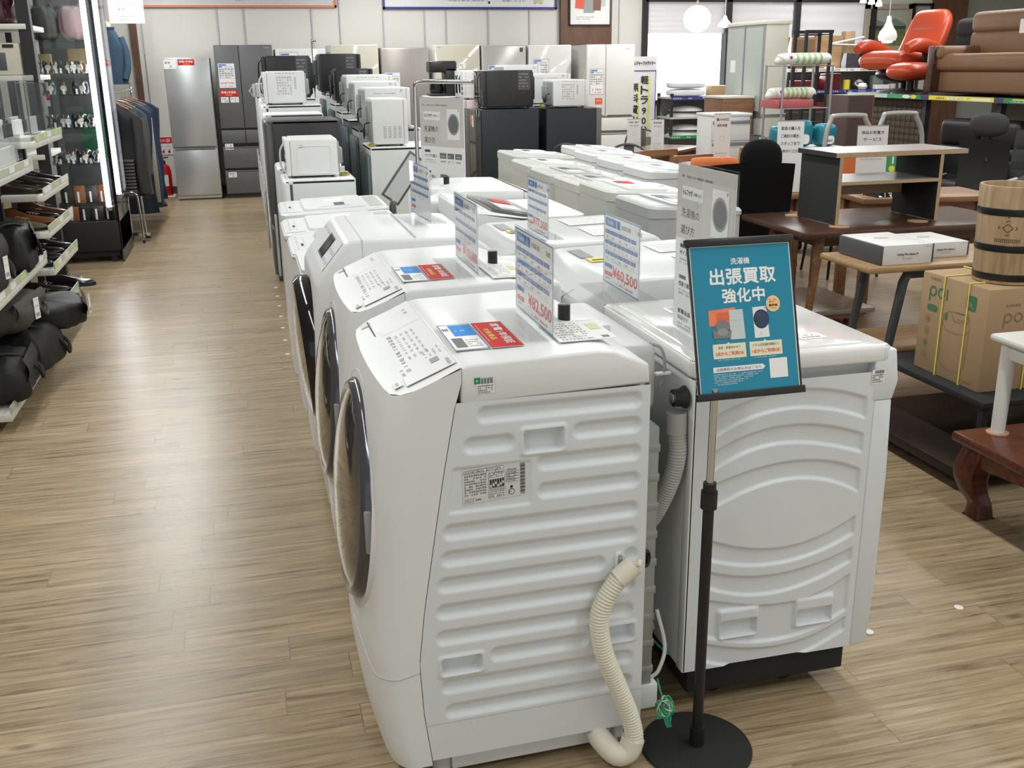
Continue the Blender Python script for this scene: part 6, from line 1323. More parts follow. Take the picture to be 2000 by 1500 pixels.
def watch(st_, dial):
    t = thing('wrist_watch', '', 'watch', (0, 0, 0), 0, 'watches in the showcase')
    b = MB(); b.ring([(0, .031 * math.cos(a), .037 + .034 * math.sin(a)) for a in [2 * math.pi * i / 18 for i in range(18)]], .0075, 6, st_, closed=True); b.build('strap', t)
    MB().lathe([(.001, -.004), (.019, -.004), (.02, 0), (.018, .005), (.001, .005)], st_ if st_ is not STP[2] else STP[0], (0, -.036, .037), 'y', 16).build('case', t); MB().lathe([(.001, .0052), (.0165, .0052)], dial, (0, -.036, .037), 'y', 16).build('dial', t)
    MB().box(-.018, -.02, 0, .018, .025, .006, CLEAR).box(-.02, .004, .005, .02, .008, .03, CLEAR).build('clear_stand', t, smooth=0)
    MB().box(-.006, -.052, .004, .006, -.051, .034, PAPER).build('tag', t, smooth=0); return t
protos = [watch(STP[0], mat('silver_dial', (.6, .6, .6), .3)), watch(STP[1], BLACK), watch(STP[2], mat('cream_dial', (.6, .55, .42), .3))]
used = set(); SHN = {.8205: ('lowest glass shelf', 15), 1.1105: ('second lowest glass shelf', 10), 1.3705: ('third lowest glass shelf', 5), 1.5305: ('fourth lowest glass shelf', 10)}
KN = ['steel bracelet', 'black strap', 'brown strap']
for z, (nm, n) in SHN.items():
    for i in range(n):
        k = (i * 2 + int(z * 10)) % 3; col, rw = i % 5, i // 5; lab = '%s watch, %s on the %s of the showcase' % (KN[k], ('far left', 'left', 'centre', 'right', 'far right')[col] + (' front row', ' middle row', ' rear row')[rw], nm)
        p = at_case(.09 + .082 * col + (.03 if rw % 2 else 0), .09 + .10 * rw, z + .006 * 0); rz = R(-20 + 13 * (i % 4))
        if k not in used: used.add(k); o = protos[k]; o.location = p; o.rotation_euler.z = rz; o.scale = (1.35,) * 3; o['label'] = lab
        else: dup(protos[k], p, rz, lab)
MB().box(.05, .22, .345, .48, .50, .47, MATTE, .003).build('display_step', t_case, smooth=0)
# leather goods at the bottom, boxes and boards inside
WL = [BLKL_ for BLKL_ in (mat('black_wallet', (.012, .012, .013), .4), mat('tan_wallet', (.28, .10, .03), .45), mat('dark_wallet', (.035, .025, .022), .45))]
for i in range(9):
    t = thing('leather_wallet', '%s wallet in the bottom of the showcase, %s' % (('black', 'tan', 'dark brown')[(i * 5 // 3) % 3], ('front row far left', 'front row left', 'front row centre', 'front row right', 'front row far right', 'back row far left', 'back row left', 'back row right', 'back row far right')[i]), 'wallet', at_case(.10 + .095 * (i % 5) + (.04 if i > 4 else 0), .10 + .20 * (i // 5), .3455 if i < 5 else .4705), R(-15 + 7 * (i % 4)), 'wallets in the showcase')
    MB().box(-.045, -.02, 0, .045, .012, .12 + .03 * (i > 4), WL[(i * 5 // 3) % 3], .005).build('cover', t); MB().box(-.02, -.0225, .01, -.004, -.021, .10, PAPER).build('tag', t, smooth=0)
for lb, x, y, z, w, d, h, m in (('brown cardboard box behind the watches on the fourth glass shelf', .27, .42, 1.531, .16, .1, .2, CARD), ('small brown box at the left of the fourth glass shelf', .04, .42, 1.531, .09, .1, .16, CARD), ('green board standing inside the showcase behind the watches', .28, .56, .83, .2, .02, .40, mat('deep_green_board', (.015, .11, .055), .5))):
    tag(MB().box(0, 0, 0, w, d, h, m, .003).build('gift_box' if m is CARD else 'green_board', None, at_case(x, y, z)), lb, 'box' if m is CARD else 'board')
for lb, x, c in (('black strappy bag hung at the top of the showcase', .12, mat('dark_taupe_leather', (.05, .042, .038), .6)), ('dusty pink bag hung at the top of the showcase', .34, mat('dusty_pink_leather', (.30, .18, .19), .6))):
    bag(lb, at_case(x + .02, .3, 1.791), R(80), .16, .2, .26, c, True, False, int(x * 100), False)
# ---------------------------------------------------------------- hanging clothes
t = thing('clothes_rail', 'chrome clothes rail behind the showcase holding jackets and jeans', 'clothes rail', (-1.2, 10.15, 0))
MB().ring(smooth_path([(0, 0, .1), (0, 0, 1.2), (0, 0, 1.32), (0, .05, 1.345), (0, 1.0, 1.345), (0, 2.35, 1.345), (0, 2.4, 1.3), (0, 2.4, .1)], 6), .012, 10, CHROME).build('rail', t)
for y in (0, 2.4): MB().box(-.25, y - .015, .05, .25, y + .015, .08, CHROME).build('foot_bar', t); MB().cyl((-.23, y, .025), (-.23, y, .05), .025, BLACK, n=12).build('caster', t); MB().cyl((.23, y, .025), (.23, y, .05), .025, BLACK, n=12).build('caster', t)
def garment(label, y, z0, z1, m, w=.26, jeans=False, stripe=None, seed=0, x=-1.2):
    t = thing('jeans' if jeans else 'jacket', label, 'clothing', (x, y, 0), R(random.Random(seed).uniform(-6, 6)), 'clothes on the chrome rail'); rr = random.Random(seed); p = rr.uniform(0, 6)
    def fn(u, v):
        a = 2 * math.pi * u; z = z1 - (z1 - z0) * v; sh = min(1, .35 + v * (4 if not jeans else 9)); ww = w * sh * (1 + .08 * math.sin(5 * v + p)); th = .035 + .02 * math.sin(6 * v + p) ** 2 + .015 * v
        return (ww * math.copysign(abs(math.cos(a)) ** .7, math.cos(a)) + .012 * math.sin(9 * a + 5 * v), th * math.sin(a) * (1 + .3 * math.sin(5 * a + p)), z)
    b = MB(); b.grid(fn, 36, 22, m); b.add([fn(i / 36, 1) for i in range(36)], [tuple(range(36))], m); b.build('cloth', t, smooth=75)
    if not jeans:
        b = MB(); b.grid(lambda u, v: (w * (.93 + .06 * v) + .01 * math.sin(6 * v), -.05 - .02 * math.sin(3 * v) + .07 * math.cos(2 * math.pi * u), z1 - .12 - (z1 - z0) * .82 * v + .0 * u), 10, 16, m)
        b.v = [(x_ + .04 * math.sin(2 * math.pi * (i % 11) / 10), y_, z_) for i, (x_, y_, z_) in enumerate(b.v)]; b.build('sleeve', t, smooth=75)
    hg = MB(); hg.ring(smooth_path([(-w * .7, 0, z1 - .05), (-.08, 0, z1 + .0), (0, 0, z1 + .02), (.08, 0, z1 + .0), (w * .7, 0, z1 - .05)], 5), .009, 8, WM); hg.ring([(0, 0, z1 + .02), (0, 0, 1.325), (0, .012, 1.352), (0, .024, 1.345)], .002, 6, CHROME); hg.build('hanger', t)
    if stripe: MB().box(w * .62, -.075, z0 + .06, w * .98, -.06, z1 - .16, stripe, .005).build('turned_hem', t)
    return t
DN = mat('dark_denim', (.022, .032, .055), .85, noise=.3, nscale=40); BD = mat('blue_denim', (.035, .07, .12), .85, noise=.3, nscale=30)
garment('black jacket nearest on the chrome clothes rail', 10.22, .42, 1.26, mat('black_cloth', (.02, .02, .021), .9), seed=1); garment('taupe brown jacket second on the chrome clothes rail', 10.55, .36, 1.25, mat('taupe_cloth', (.085, .075, .062), .9), seed=2); garment('blue patterned shirt third on the chrome clothes rail', 10.9, .55, 1.25, mat('blue_pattern_cloth', (.05, .075, .10), .9, noise=.7, nscale=60), seed=3)
garment('dark blue jeans fourth on the chrome clothes rail', 11.2, .13, 1.24, DN, .27, True, None, 4); garment('blue jeans with long pale inner strip on the chrome clothes rail', 11.55, .14, 1.24, BD, .28, True, mat('ecru_cloth', (.55, .50, .42), .9), 5); garment('navy jeans sixth on the chrome clothes rail', 11.9, .15, 1.24, mat('navy_cloth', (.02, .03, .075), .9), .28, True, None, 6); garment('faded jeans at the far end of the chrome clothes rail', 12.25, .15, 1.24, DN, .28, True, None, 7)
t = thing('denim_jacket', 'blue denim jacket hung high on the wall, above the clothes rail', 'clothing', (-1.40, 12.75, 0)); b = MB()
b.grid(lambda u, v: ((.09 + .08 * min(1, v * 3.5)) * math.copysign(abs(math.cos(2 * math.pi * u)) ** .7, math.cos(2 * math.pi * u)), (.09 + .03 * v) * math.sin(2 * math.pi * u), 1.98 - .58 * v), 30, 14, BD); b.build('torso', t, smooth=75); 
for sx in (-1, 1): MB().ring(smooth_path([(sx * .13, 0, 1.90), (sx * .175, -.02, 1.74), (sx * .18, -.06, 1.58), (sx * .15, -.1, 1.45)], 6), [.05 - .0008 * i for i in range(19)], 12, BD).build('sleeve', t, smooth=75)
MB().lathe([(.06, 0), (.085, .05), (.09, .055), (.075, .0)], BD, (0, 0, 1.96), n=18).build('collar', t)
MB().lathe([(.0005, .02), (.055, .02), (.05, .1), (.0005, .12)], mat('linen_torso', (.62, .56, .46), .8), (0, 0, 1.96), n=16).build('neck_block', t); MB().cyl((0, 0, .03), (0, 0, 1.6), .014, CHROME).build('stand_pole', t); MB().lathe([(.0005, 0), (.16, 0), (.15, .02), (.0005, .03)], CHROME).build('base', t)
tag(MB().box(-.38, 0, 0, .0, .02, .42, PAPER).build('hanging_board', None, (-.99, 12.9, 2.06)), 'white hanging notice board above the denim jacket at the top edge', 'notice board')
s = MB(); S = Sheet(s, (-.38, -.0008, 0), (1, 0, 0), (0, 0, 1), .0006); S.text('ンアイテム', .10, .20, .034, GINK, 1, .20); S.text('ます。', .10, .135, .03, GINK, 1, .10); S.words(.10, .07, .24, .014, LGREY, 1, 3, 14); S.words(.12, .035, .18, .012, LGREY, 1, 5, 10); o = s.build('board_print', bpy.data.objects['hanging_board'], smooth=0)
MB().box(-.3, .004, .42, -.29, .012, .96, STL).box(-.08, .004, .42, -.07, .012, .96, STL).build('hanging_rod', bpy.data.objects['hanging_board'], smooth=0)
# trolley with nested hanger baskets
t = thing('chrome_trolley', 'small chrome trolley with a stack of dark ribbed baskets, beside the showcase', 'trolley', (-1.03, 10.02, 0))
MB().ring(smooth_path([(-.10, .0, .06), (-.10, 0, .40), (-.08, 0, .46), (-.04, 0, .475), (.0, 0, .46), (.02, 0, .40), (.03, 0, .06)], 6), .009, 8, CHROME).build('frame', t); MB().ring(smooth_path([(-.10, .3, .06), (-.10, .3, .40), (-.08, .3, .46), (-.04, .3, .475), (.0, .3, .46), (.02, .3, .40), (.03, .3, .06)], 6), .009, 8, CHROME).build('frame', t)
MB().box(-.1, .0, .44, .02, .3, .47, DGREY).build('tray', t)
for y in (0, .3):
    for x in (-.1, .03): MB().cyl((x - .01, y, .025), (x + .01, y, .025), .025, BLACK, n=12).build('caster', t); MB().cyl((x, y, .045), (x, y, .065), .008, CHROME, n=8).build('caster_stem', t)
for i in range(10): tag(MB().box(-.07, -.0, 0, .06, .24, .022, mat('dark_basket_plastic', (.06, .055, .055), .6), .004).build('nested_basket', None, (-1.07, 10.05, .4715 + i * .03)), 'dark ribbed basket in the stack on the chrome trolley', 'basket', 'stacked dark baskets')
# fire extinguisher and its sign
t = thing('fire_extinguisher', 'red fire extinguisher on a white tray by the silver refrigerator', 'fire extinguisher', (-1.02, 13.72, .022)); MB().lathe([(.0005, 0), (.07, .0), (.076, .012), (.076, .30), (.06, .36), (.025, .39), (.0005, .395)], mat('extinguisher_red', (.55, .012, .012), .25)).build('cylinder', t); MB().cyl((0, 0, .39), (0, 0, .43), .018, BLACK).build('valve', t); MB().ring(smooth_path([(0, 0, .43), (-.02, 0, .46), (.06, 0, .475)], 5), .009, 8, BLACK).build('handle', t); MB().ring(smooth_path([(.0, 0, .42), (-.07, -.02, .43), (-.10, -.03, .32), (-.095, -.03, .14)], 6), .011, 8, BLACK).build('hose', t); MB().box(-.03, -.0775, .12, .04, -.074, .26, PAPER).build('label_plate', t)
tag(MB().box(-.1, -.1, 0, .1, .1, .021, PAPER, .005).build('extinguisher_tray', None, (-1.02, 13.72, 0)), 'white floor tray under the fire extinguisher', 'tray')
t = MB().box(0, 0, 0, .235, .006, .225, PAPER).build('extinguisher_sign', None, (-1.15, 14.09, .50)); tag(t, 'red and white fire extinguisher sign on the wall', 'sign'); s = MB(); S = Sheet(s, (0, -.0006, 0), (1, 0, 0), (0, 0, 1), .0006); S.rect(.004, .14, .227, .08, RED, 1); S.text('消火器', .05, .158, .045, PAPER, 2, .16); S.rect(.018, .15, .02, .06, PAPER, 2)
for i in range(3): S.rect(.03 + .07 * i, .02, .03, .03, RED, 1); S.poly([(.05 + .07 * i, .03), (.06 + .07 * i, .08), (.045 + .07 * i, .06)], RED, 1); S.words(.02 + .07 * i, .1, .05, .012, GINK, 1, i, 4)
s.build('sign_print', t, smooth=0)
# ---------------------------------------------------------------- wall boards and banner
def board(label, loc, w, h, edge, draw=None, e=.028, name='framed_board', cat='sign board'):
    t = thing(name, label, cat, loc); MB().box(0, -.012, 0, w, 0, h, mat('board_white', (.76, .76, .75), .4)).build('panel', t, smooth=0); f = MB(); f.box(0, -.03, 0, w, .0, e, edge).box(0, -.03, h - e, w, 0, h, edge).box(0, -.03, 0, e, 0, h, edge).box(w - e, -.03, 0, w, 0, h, edge); f.build('frame', t, smooth=0)
    if draw: s = MB(); draw(Sheet(s, (0, -.0128, 0), (1, 0, 0), (0, 0, 1), .0008), w, h); s.build('board_print', t, smooth=0)
    return t
def d1(S, w, h): S.rect(.04, .04, w - .08, .2, mat('pale_grey_band', (.62, .62, .63), .4), 1); S.words(1.2, .075, .1, .02, GINK, 2, 2, 3)
def d2(S, w, h):
    bl = mat('navy_ink', (.03, .03, .20), .5, noise=0); S.text('商品を最長1週間まで', .88, .10, .045, bl, 1, .55); S.rect(1.42, .07, .03, .03, INK, 1); S.text('お得ください', 1.62, .09, .04, bl, 1, .32); S.rect(2.05, .075, .14, .05, LIP if 'LIP' in globals() else YEL, 1); S.disc(2.08, .075, .012, OR_, 2); S.disc(2.16, .075, .012, OR_, 2)
OR_ = mat('orange_print', (.85, .22, .09))
board('long white board with orange frame high on the back wall', (-1.16, 14.09, 2.295), 2.46, .6, mat('orange_frame', (.70, .22, .11), .5), d1); board('long white board with dark blue frame high on the back wall', (1.90, 14.09, 2.278), 2.385, .6, mat('navy_frame', (.03, .03, .26), .45), d2)
def d3(S, w, h):
    OC = mat('orange_red_print', (.7, .10, .05), .5); S.rect(.1, .24, .42, .12, LGREY, 1); S.poly([(.08, .22), (.09, .38), (.2, .38), (.24, .2)], OC, 2); S.poly([(.2, .16), (.22, .36), (.34, .36), (.36, .16)], MGREY, 3); S.poly([(.34, .19), (.34, .36), (.46, .36), (.45, .19)], mat('sepia_print', (.2, .09, .06), .5), 4); S.words(.1, .1, .26, .014, GINK, 1, 3, 14); S.words(.1, .075, .2, .012, GINK, 1, 5, 12); S.rect(.44, .06, .075, .075, PAPER, 1)
board('white furniture poster in a thin dark frame on the brown wall strip', (4.445, 14.022, 2.07), .595, .75, DGREY, d3, .012, 'framed_poster', 'poster')
t = thing('cloth_banner', 'tall white banner with black vertical lettering, behind the wide white refrigerator', 'banner', (5.20, 13.68, 0)); MB().cyl((-.03, .02, .0), (-.03, .02, 1.72), .012, WHITE2).build('pole', t); MB().lathe([(.0005, 0), (.16, 0), (.15, .05), (.02, .08), (.0005, .08)], WHITE2, (-.03, .02, 0)).build('base', t)
b = MB(); b.grid(lambda u, v: (-.02 + .43 * u, .004 * math.sin(9 * u + 3 * v), .57 + 1.08 * v), 12, 20, mat('banner_cloth', (.70, .70, .72), .8)); S = Sheet(b, (-.02, -.006, .57), (1, 0, 0), (0, 0, 1), .0008); S.text('トレジャーファクトリー', .075, .965, .055, INK, 1, .335, 'l', .05); nb = mat('navy_frame', (.03, .03, .26)); S.rect(.0, .885, .43, .012, nb, 1); S.rect(.418, 0, .012, .885, nb, 1)
for i, c in enumerate('軽トラ90分'): S.text(c, .26, .72 - i * .135, .105 if c not in '90' else .085, INK, 1.5, .11 if c not in '90' else .06, 'c', .03)
for i, c in enumerate('無料貸出'): S.text(c, .11, .62 - i * .15, .115, INK, 1.5, .12, 'c', .03)
S.rect(.315, .02, .02, .80, mat('lime_print', (.72, .72, .05), .5), 1); S.rect(.165, .08, .02, .66, mat('lime_print', (.72, .72, .05)), 1); b.build('cloth', t, smooth=0)
# ---------------------------------------------------------------- shelves by the window
def gondola(label, loc, w, d, hs, hp, strip=None, m=None):
    t = thing('display_shelves', label, 'shelves', loc); m = m or mat('light_shelf_metal', (.50, .50, .50), .45)
    for x in (.02, w - .02):
        for y in (.02, d - .02): MB().box(x - .018, y - .018, 0, x + .018, y + .018, hp, FRAME).build('post', t, smooth=0)
    for z in hs: MB().box(0, 0, z - .025, w, d, z, m).build('shelf', t, smooth=0)
    MB().box(.02, d - .015, .1, w - .02, d - .005, max(hs), mat('dim_board', (.25, .25, .25), .7)).build('back_panel', t, smooth=0)
    for z, sm in strip or []:
        s = MB(); s.box(0, -.006, z - .04, w, -.001, z + .004, sm); S = Sheet(s, (0, -.0065, z - .04), (1, 0, 0), (0, 0, 1), .0006)
        for i in range(int(w / .22)): S.words(.03 + i * .22, .012, .13, .02, PAPER if sm is not PAPER else BLUE, 1, i, 4)
        s.build('label_strip', t, smooth=0)
    return t
IND = mat('indigo_label', (.05, .05, .26), .5)
gondola('display shelves with round lamp covers under the window', (5.66, 13.25, 0), 1.4, .5, (.33, .60, .85, 1.115), 1.16, [(1.115, IND), (.60, GRN)])
CV = mat('milky_lamp_cover', (.66, .67, .67), .3); k = 0
for z, xs in ((.601, (5.96, 6.52)), (.851, (5.96, 6.55))):
    for x in xs:
        for j in range(2):
            if z == .601 and j == 1 and x > 6: pass
            tag(MB().lathe([(.0005, .07), (.12, .06), (.20, .035), (.235, .01), (.235, 0), (.0005, 0)], CV, n=30).build('lamp_cover', None, (x + .03 * j, 13.50, z + .0725 * j)), 'round white lamp cover, %s of the %s pair, %s shelf under the window' % (('lower', 'upper')[j], ('left', 'right')[x > 6.2], ('lower', 'upper')[z > .7]), 'lamp cover', 'round lamp covers')
for j in range(2): tag(MB().ell((0, 0, .05), (.26, .2, .05), mat('folded_white_linen', (.68, .68, .72), .85), 20, 12, .6).build('folded_cushion', None, (5.98, 13.5, 1.116 + .103 * j)), ('lower' if j == 0 else 'upper') + ' folded white cushion on the shelf under the window', 'cushion', 'folded cushions')
tag(MB().box(0, 0, 0, .5, .2, .14, CARD, .004).build('cardboard_box', None, (6.28, 13.3, 1.116)), 'brown flat cardboard box on top of the shelves under the window', 'box'); tag(MB().box(0, 0, 0, .13, .2, .16, PAPER, .004).build('white_box', None, (6.82, 13.3, 1.116)), 'white box beside the brown one under the window', 'box')
def rackshelf(): pass
gondola('dark gondola shelves with white label rail along the back, right of the tall cabinet', (7.36, 13.2, 0), 2.1, .45, (.30, .89, 1.17, 1.46), 1.5, [(1.46, PAPER), (1.17, IND)], DGREY)
def small(label, cat, name, loc, bld, group='goods on the back gondola'):
    b = MB(); bld(b); tag(b.build(name, None, loc), label, cat, group)
DR = mat('dark_red_lacquer', (.16, .015, .02), .3)
for sp in (('brown veneered cabinet box on the back gondola', 'box', 'veneer_box', (7.45, 13.3, 1.461), lambda b: b.box(0, 0, 0, .38, .28, .42, WM).box(.03, -.004, .03, .35, .0, .39, mat('brown_cloth', (.16, .09, .05), .8))),
  ('pale wooden panel standing on the back gondola behind the black rack', 'board', 'wood_board', (7.88, 13.4, 1.461), lambda b: b.box(0, 0, 0, .42, .04, .44, WO)),
  ('tall brown carton upright on the back gondola', 'carton', 'tall_carton', (8.38, 13.45, 1.461), lambda b: b.box(0, 0, 0, .15, .12, .50, CARD, .004)),
  ('black floral patterned box on the back gondola', 'box', 'floral_box', (8.28, 13.23, 1.461), lambda b: b.box(0, 0, 0, .22, .12, .20, mat('black_floral_print', (.05, .05, .06), .5, noise=.95, nscale=35))),
  ('black and lime picture frame on the back gondola', 'frame', 'picture_frame', (8.48, 13.22, 1.461), lambda b: b.box(0, 0, 0, .10, .03, .30, BLACK).box(0, -.002, .27, .1, .0, .30, mat('lime_print', (.72, .72, .05)))),
  ('white adjustable desk lamp with two straight arms on the back gondola', 'lamp', 'desk_lamp', (8.12, 13.4, 1.461), lambda b: b.cyl((0, 0, 0), (0, 0, .02), .08, WHITE2).cyl((0, 0, .02), (.0, 0, .33), .012, WHITE2).cyl((0, 0, .33), (.52, 0, .42), .014, WHITE2).cyl((.0, 0, .33), (.62, 0, .30), .012, WHITE2)),
  ('brown paper box with red goods on the second back shelf', 'box', 'goods_box', (7.45, 13.25, 1.171), lambda b: b.box(0, 0, 0, .34, .25, .13, DR)),
  ('dark red lacquer box on the second back shelf', 'box', 'lacquer_box', (8.02, 13.3, 1.171), lambda b: b.box(0, 0, 0, .24, .2, .22, DR, .004)),
  ('yellow tin on the second back shelf', 'tin', 'yellow_tin', (8.36, 13.3, 1.171), lambda b: b.cyl((0, 0, 0), (0, 0, .13), .045, YEL)),
  ('dark brown pot with lid on the second back shelf', 'pot', 'lidded_pot', (8.62, 13.42, 1.171), lambda b: b.lathe([(.0005, 0), (.06, 0), (.09, .05), (.085, .1), (.03, .14), (.02, .17), (.0005, .175)], DGREY)),
  ('white teapot on the second back shelf', 'teapot', 'teapot', (8.60, 13.27, 1.171), lambda b: (b.lathe([(.0005, 0), (.05, 0), (.07, .04), (.05, .08), (.0005, .09)], WHITE), b.ring(smooth_path([(-.06, 0, .04), (-.1, 0, .06), (-.12, 0, .09)], 4), .01, 8, WHITE))),
  ('green and white bag of goods on the second back shelf', 'pack', 'goods_pack', (8.83, 13.38, 1.171), lambda b: b.box(0, 0, .0, .18, .1, .19, mat('sage_print', (.38, .44, .38), .6), .01)),
  ('white flat box on the second back shelf', 'box', 'flat_box', (8.8, 13.22, 1.171), lambda b: b.box(0, 0, 0, .2, .1, .06, PAPER)),
  ('small round beige jar on the second back shelf, the left one', 'jar', 'round_jar', (9.10, 13.3, 1.171), lambda b: b.cyl((0, 0, 0), (0, 0, .07), .05, BEIGEP)),
  ('small round beige jar on the second back shelf, the right one', 'jar', 'round_jar', (9.26, 13.3, 1.171), lambda b: b.cyl((0, 0, 0), (0, 0, .075), .055, BEIGEP)),
  ('folded orange cloth on the lower back shelf', 'cloth', 'folded_cloth', (8.4, 13.28, .891), lambda b: b.box(0, 0, 0, .4, .25, .12, mat('rust_cloth', (.32, .10, .05), .8), .03)),
  ('red patterned box on the lower back shelf', 'box', 'goods_box', (7.9, 13.28, .891), lambda b: b.box(0, 0, 0, .4, .2, .12, DR, .01))): small(*sp)
# lamps
def pendant(label, loc, kind):
    t = thing('pendant_lamp', label, 'lamp', loc); E = mat('lit_lamp_shade', (1, .97, .92), .6, noise=0, emit=3.0); x, y, z = loc
    MB().cyl((0, 0, .1), (0, 0, 2.99 - z), .004, WHITE2, n=8).build('cord', t)
    if kind == 'globe': 
        b = MB(); b.grid(lambda u, v: (lambda r: (r * math.cos(2 * math.pi * u), r * math.sin(2 * math.pi * u), -.155 * math.cos(math.pi * v)))(.158 * math.sin(math.pi * v) * (1 + .05 * abs(math.sin(8 * math.pi * u)) - .02 * (int(v * 14) % 2))), 48, 28, E); b.build('lamp_shade', t, smooth=30); MB().cyl((0, 0, .14), (0, 0, .2), .02, STEELB).build('lamp_holder', t)
    elif kind == 'bell': MB().lathe([(.02, .16), (.028, .10), (.05, .05), (.085, .0), (.098, -.05), (.085, -.09), (.0005, -.095)], mat('white_glass_shade', (.85, .84, .82), .25, emit=.35)).build('lamp_shade', t, smooth=60); MB().lathe([(.0005, -.096), (.06, -.096), (.05, -.11), (.0005, -.115)], E).build('bulb', t)
    else: MB().lathe([(.015, .10), (.03, .06), (.085, .0), (.085, -.02), (.0005, -.04)], E).build('lamp_shade', t, smooth=60)
pendant('glowing round pendant lamp with faceted white shade before the window', (5.43, 12.0, 2.065), 'globe'); pendant('small white pendant lamp beside the tall cabinet', (5.80, 12.0, 2.0), 'small'); pendant('white bell-shaped pendant lamp in front of the painting', (6.73, 10.0, 1.85), 'bell')
for i, (x, z) in enumerate(((6.40, 2.14), (6.50, 2.125), (6.59, 2.105))):
    t = thing('spotlight', 'small white spotlight, %s of three hung by the painting' % ('left', 'middle', 'right')[i], 'lamp', (x, 10.0, z), 0, 'three small spotlights'); MB().lathe([(.015, .06), (.03, .03), (.034, 0), (.0005, -.005)], mat('lit_lamp_shade', (1, .97, .92))).build('lamp_shade', t); MB().cyl((0, 0, .055), (0, 0, 2.99 - z), .004, WHITE2, n=8).build('cord', t)
# painting and small frame on the back wall
def painting(label, loc, w, h, e, draw, fm):
    t = thing('framed_painting', label, 'painting', loc); MB().box(0, -.01, 0, w, 0, h, PAPER).build('canvas_board', t, smooth=0); f = MB(); f.box(0, -.04, 0, w, 0, e, fm).box(0, -.04, h - e, w, 0, h, fm).box(0, -.04, 0, e, 0, h, fm).box(w - e, -.04, 0, w, 0, h, fm); f.build('frame', t, smooth=0); s = MB(); draw(Sheet(s, (e, -.0105, e), (1, 0, 0), (0, 0, 1), .0008), w - 2 * e, h - 2 * e); s.build('canvas', t, smooth=0)
def land(S, w, h):
    S.rect(0, 0, w, h, mat('pale_sky_paint', (.42, .44, .38), .8), 1); S.poly([(0, h * .5), (w * .2, h * .72), (w * .45, h * .62), (w * .7, h * .75), (w, h * .58), (w, h * .4), (0, h * .4)], mat('blue_grey_hill_paint', (.20, .25, .24), .8), 2); S.rect(0, 0, w, h * .5, mat('olive_field_paint', (.16, .18, .06), .85, noise=.5, nscale=14), 3); S.poly([(0, h * .42), (w, h * .46), (w, h * .54), (0, h * .55)], mat('dark_tree_paint', (.04, .075, .03), .85, noise=.4), 4); S.poly([(w * .3, 0), (w * .6, 0), (w * .75, h * .3), (w * .55, h * .35)], mat('ochre_path_paint', (.36, .30, .14), .85), 4)
painting('landscape painting of hills and fields in a pale wide frame', (9.06, 14.09, 1.70), .78, .66, .07, land, mat('pale_gilt_frame', (.44, .38, .29), .5)); painting('small dark-framed picture partly behind the orange recliner', (9.86, 14.09, 1.95), .34, .42, .035, lambda S, w, h: S.rect(0, 0, w, h, mat('greyed_print', (.36, .36, .34), .6), 1), BLACK)
struct(MB().box(10.2, 14.0, 0, 10.76, 14.1, 3.0, BROWN).build('trim_4'))
# ---------------------------------------------------------------- cabinets and racks in the middle distance
t = thing('tall_cabinet', 'tall white kitchen cabinet with frosted glass doors', 'cabinet', (5.30, 10.03, 0)); CI = mat('cream_board', (.62, .60, .53), .5, noise=.02); FG = mat('frosted_glass', (.43, .47, .44), .25, noise=.02)
MB().box(.02, 0, 0, .30, .86, 1.0, CI).build('lower_body', t, smooth=0); MB().box(.02, 0, 1.03, .28, .86, 1.93, CI).build('upper_body', t, smooth=0); MB().box(0, -.01, 1.93, .30, .87, 1.97, CI, .004).build('cornice', t); MB().box(.0, -.005, 1.0, .31, .865, 1.03, STEELB).build('worktop', t)
for i in (0, 1):
    o = MB().box(0, .01 + .425 * i, 1.04, .02, .425 + .425 * i, 1.925, STEELB).build('door', t, smooth=0); MB().box(-.002, .03 + .425 * i, 1.06, .004, .405 + .425 * i, 1.905, FG).build('glass_panel', o, smooth=0); MB().box(0, .01 + .425 * i, .06, .02, .425 + .425 * i, .98, FG).build('door', t, smooth=0)
MB().box(-.004, .62, 1.45, -.002, .74, 1.58, PAPER).build('price_sheet', t, smooth=0)
t = thing('wooden_chest', 'reddish brown wooden chest with three small drawers, left of the tall cabinet', 'chest', (4.90, 10.14, 0)); MB().box(.02, 0, 0, .38, .46, 1.20, WT, .004).build('body', t); MB().box(0, -.005, 1.195, .385, .465, 1.215, mat('cream_board', (.62, .60, .53))).build('top_board', t)
for i in range(3): o = MB().box(.0, .04, .30 + i * .155, .021, .42, .44 + i * .155, WM, .003).build('drawer', t); MB().ell((-.008, .23, .37 + i * .155), (.012, .02, .012), BLACK, 10, 8).build('knob', o)
t = thing('drawer_chest', 'white drawer chest with wide metallic handles, below the tall cabinet', 'chest', (4.28, 9.02, 0)); MB().box(0, .02, 0, .40, .34, 1.075, WHITE2, .004).build('body', t); MB().box(-.012, 0, 1.075, .412, .35, 1.098, WHITE2, .006).build('top_board', t)
for i in range(5): o = MB().box(.005, .0, .05 + i * .2, .395, .022, .235 + i * .2, GWHITE, .003).build('drawer', t); MB().box(.005, -.014, .205 + i * .2, .395, .001, .238 + i * .2, STEELB, .004).build('handle', o)
def wirerack(label, loc, w, d, shelves, h, m, r=.011):
    t = thing('wire_rack', label, 'rack', loc)
    for x in (0, w):
        for y in (0, d): MB().cyl((x, y, 0), (x, y, h), r, m, n=10).build('post', t)
    for z in shelves:
        b = MB(); b.ring([(0, 0, z), (w, 0, z), (w, d, z), (0, d, z)], .006, 6, m, closed=True)
        for i in range(12): b.ring([(w * i / 11, 0, z), (w * i / 11, d, z)], .003, 5, m)
        b.build('wire_shelf', t)
    return t
wirerack('chrome wire rack holding wrapped paper packs, right of the tall cabinet', (4.86, 8.78, 0), .50, .34, (.45, .86, 1.14, 1.52), 1.53, STEELB)
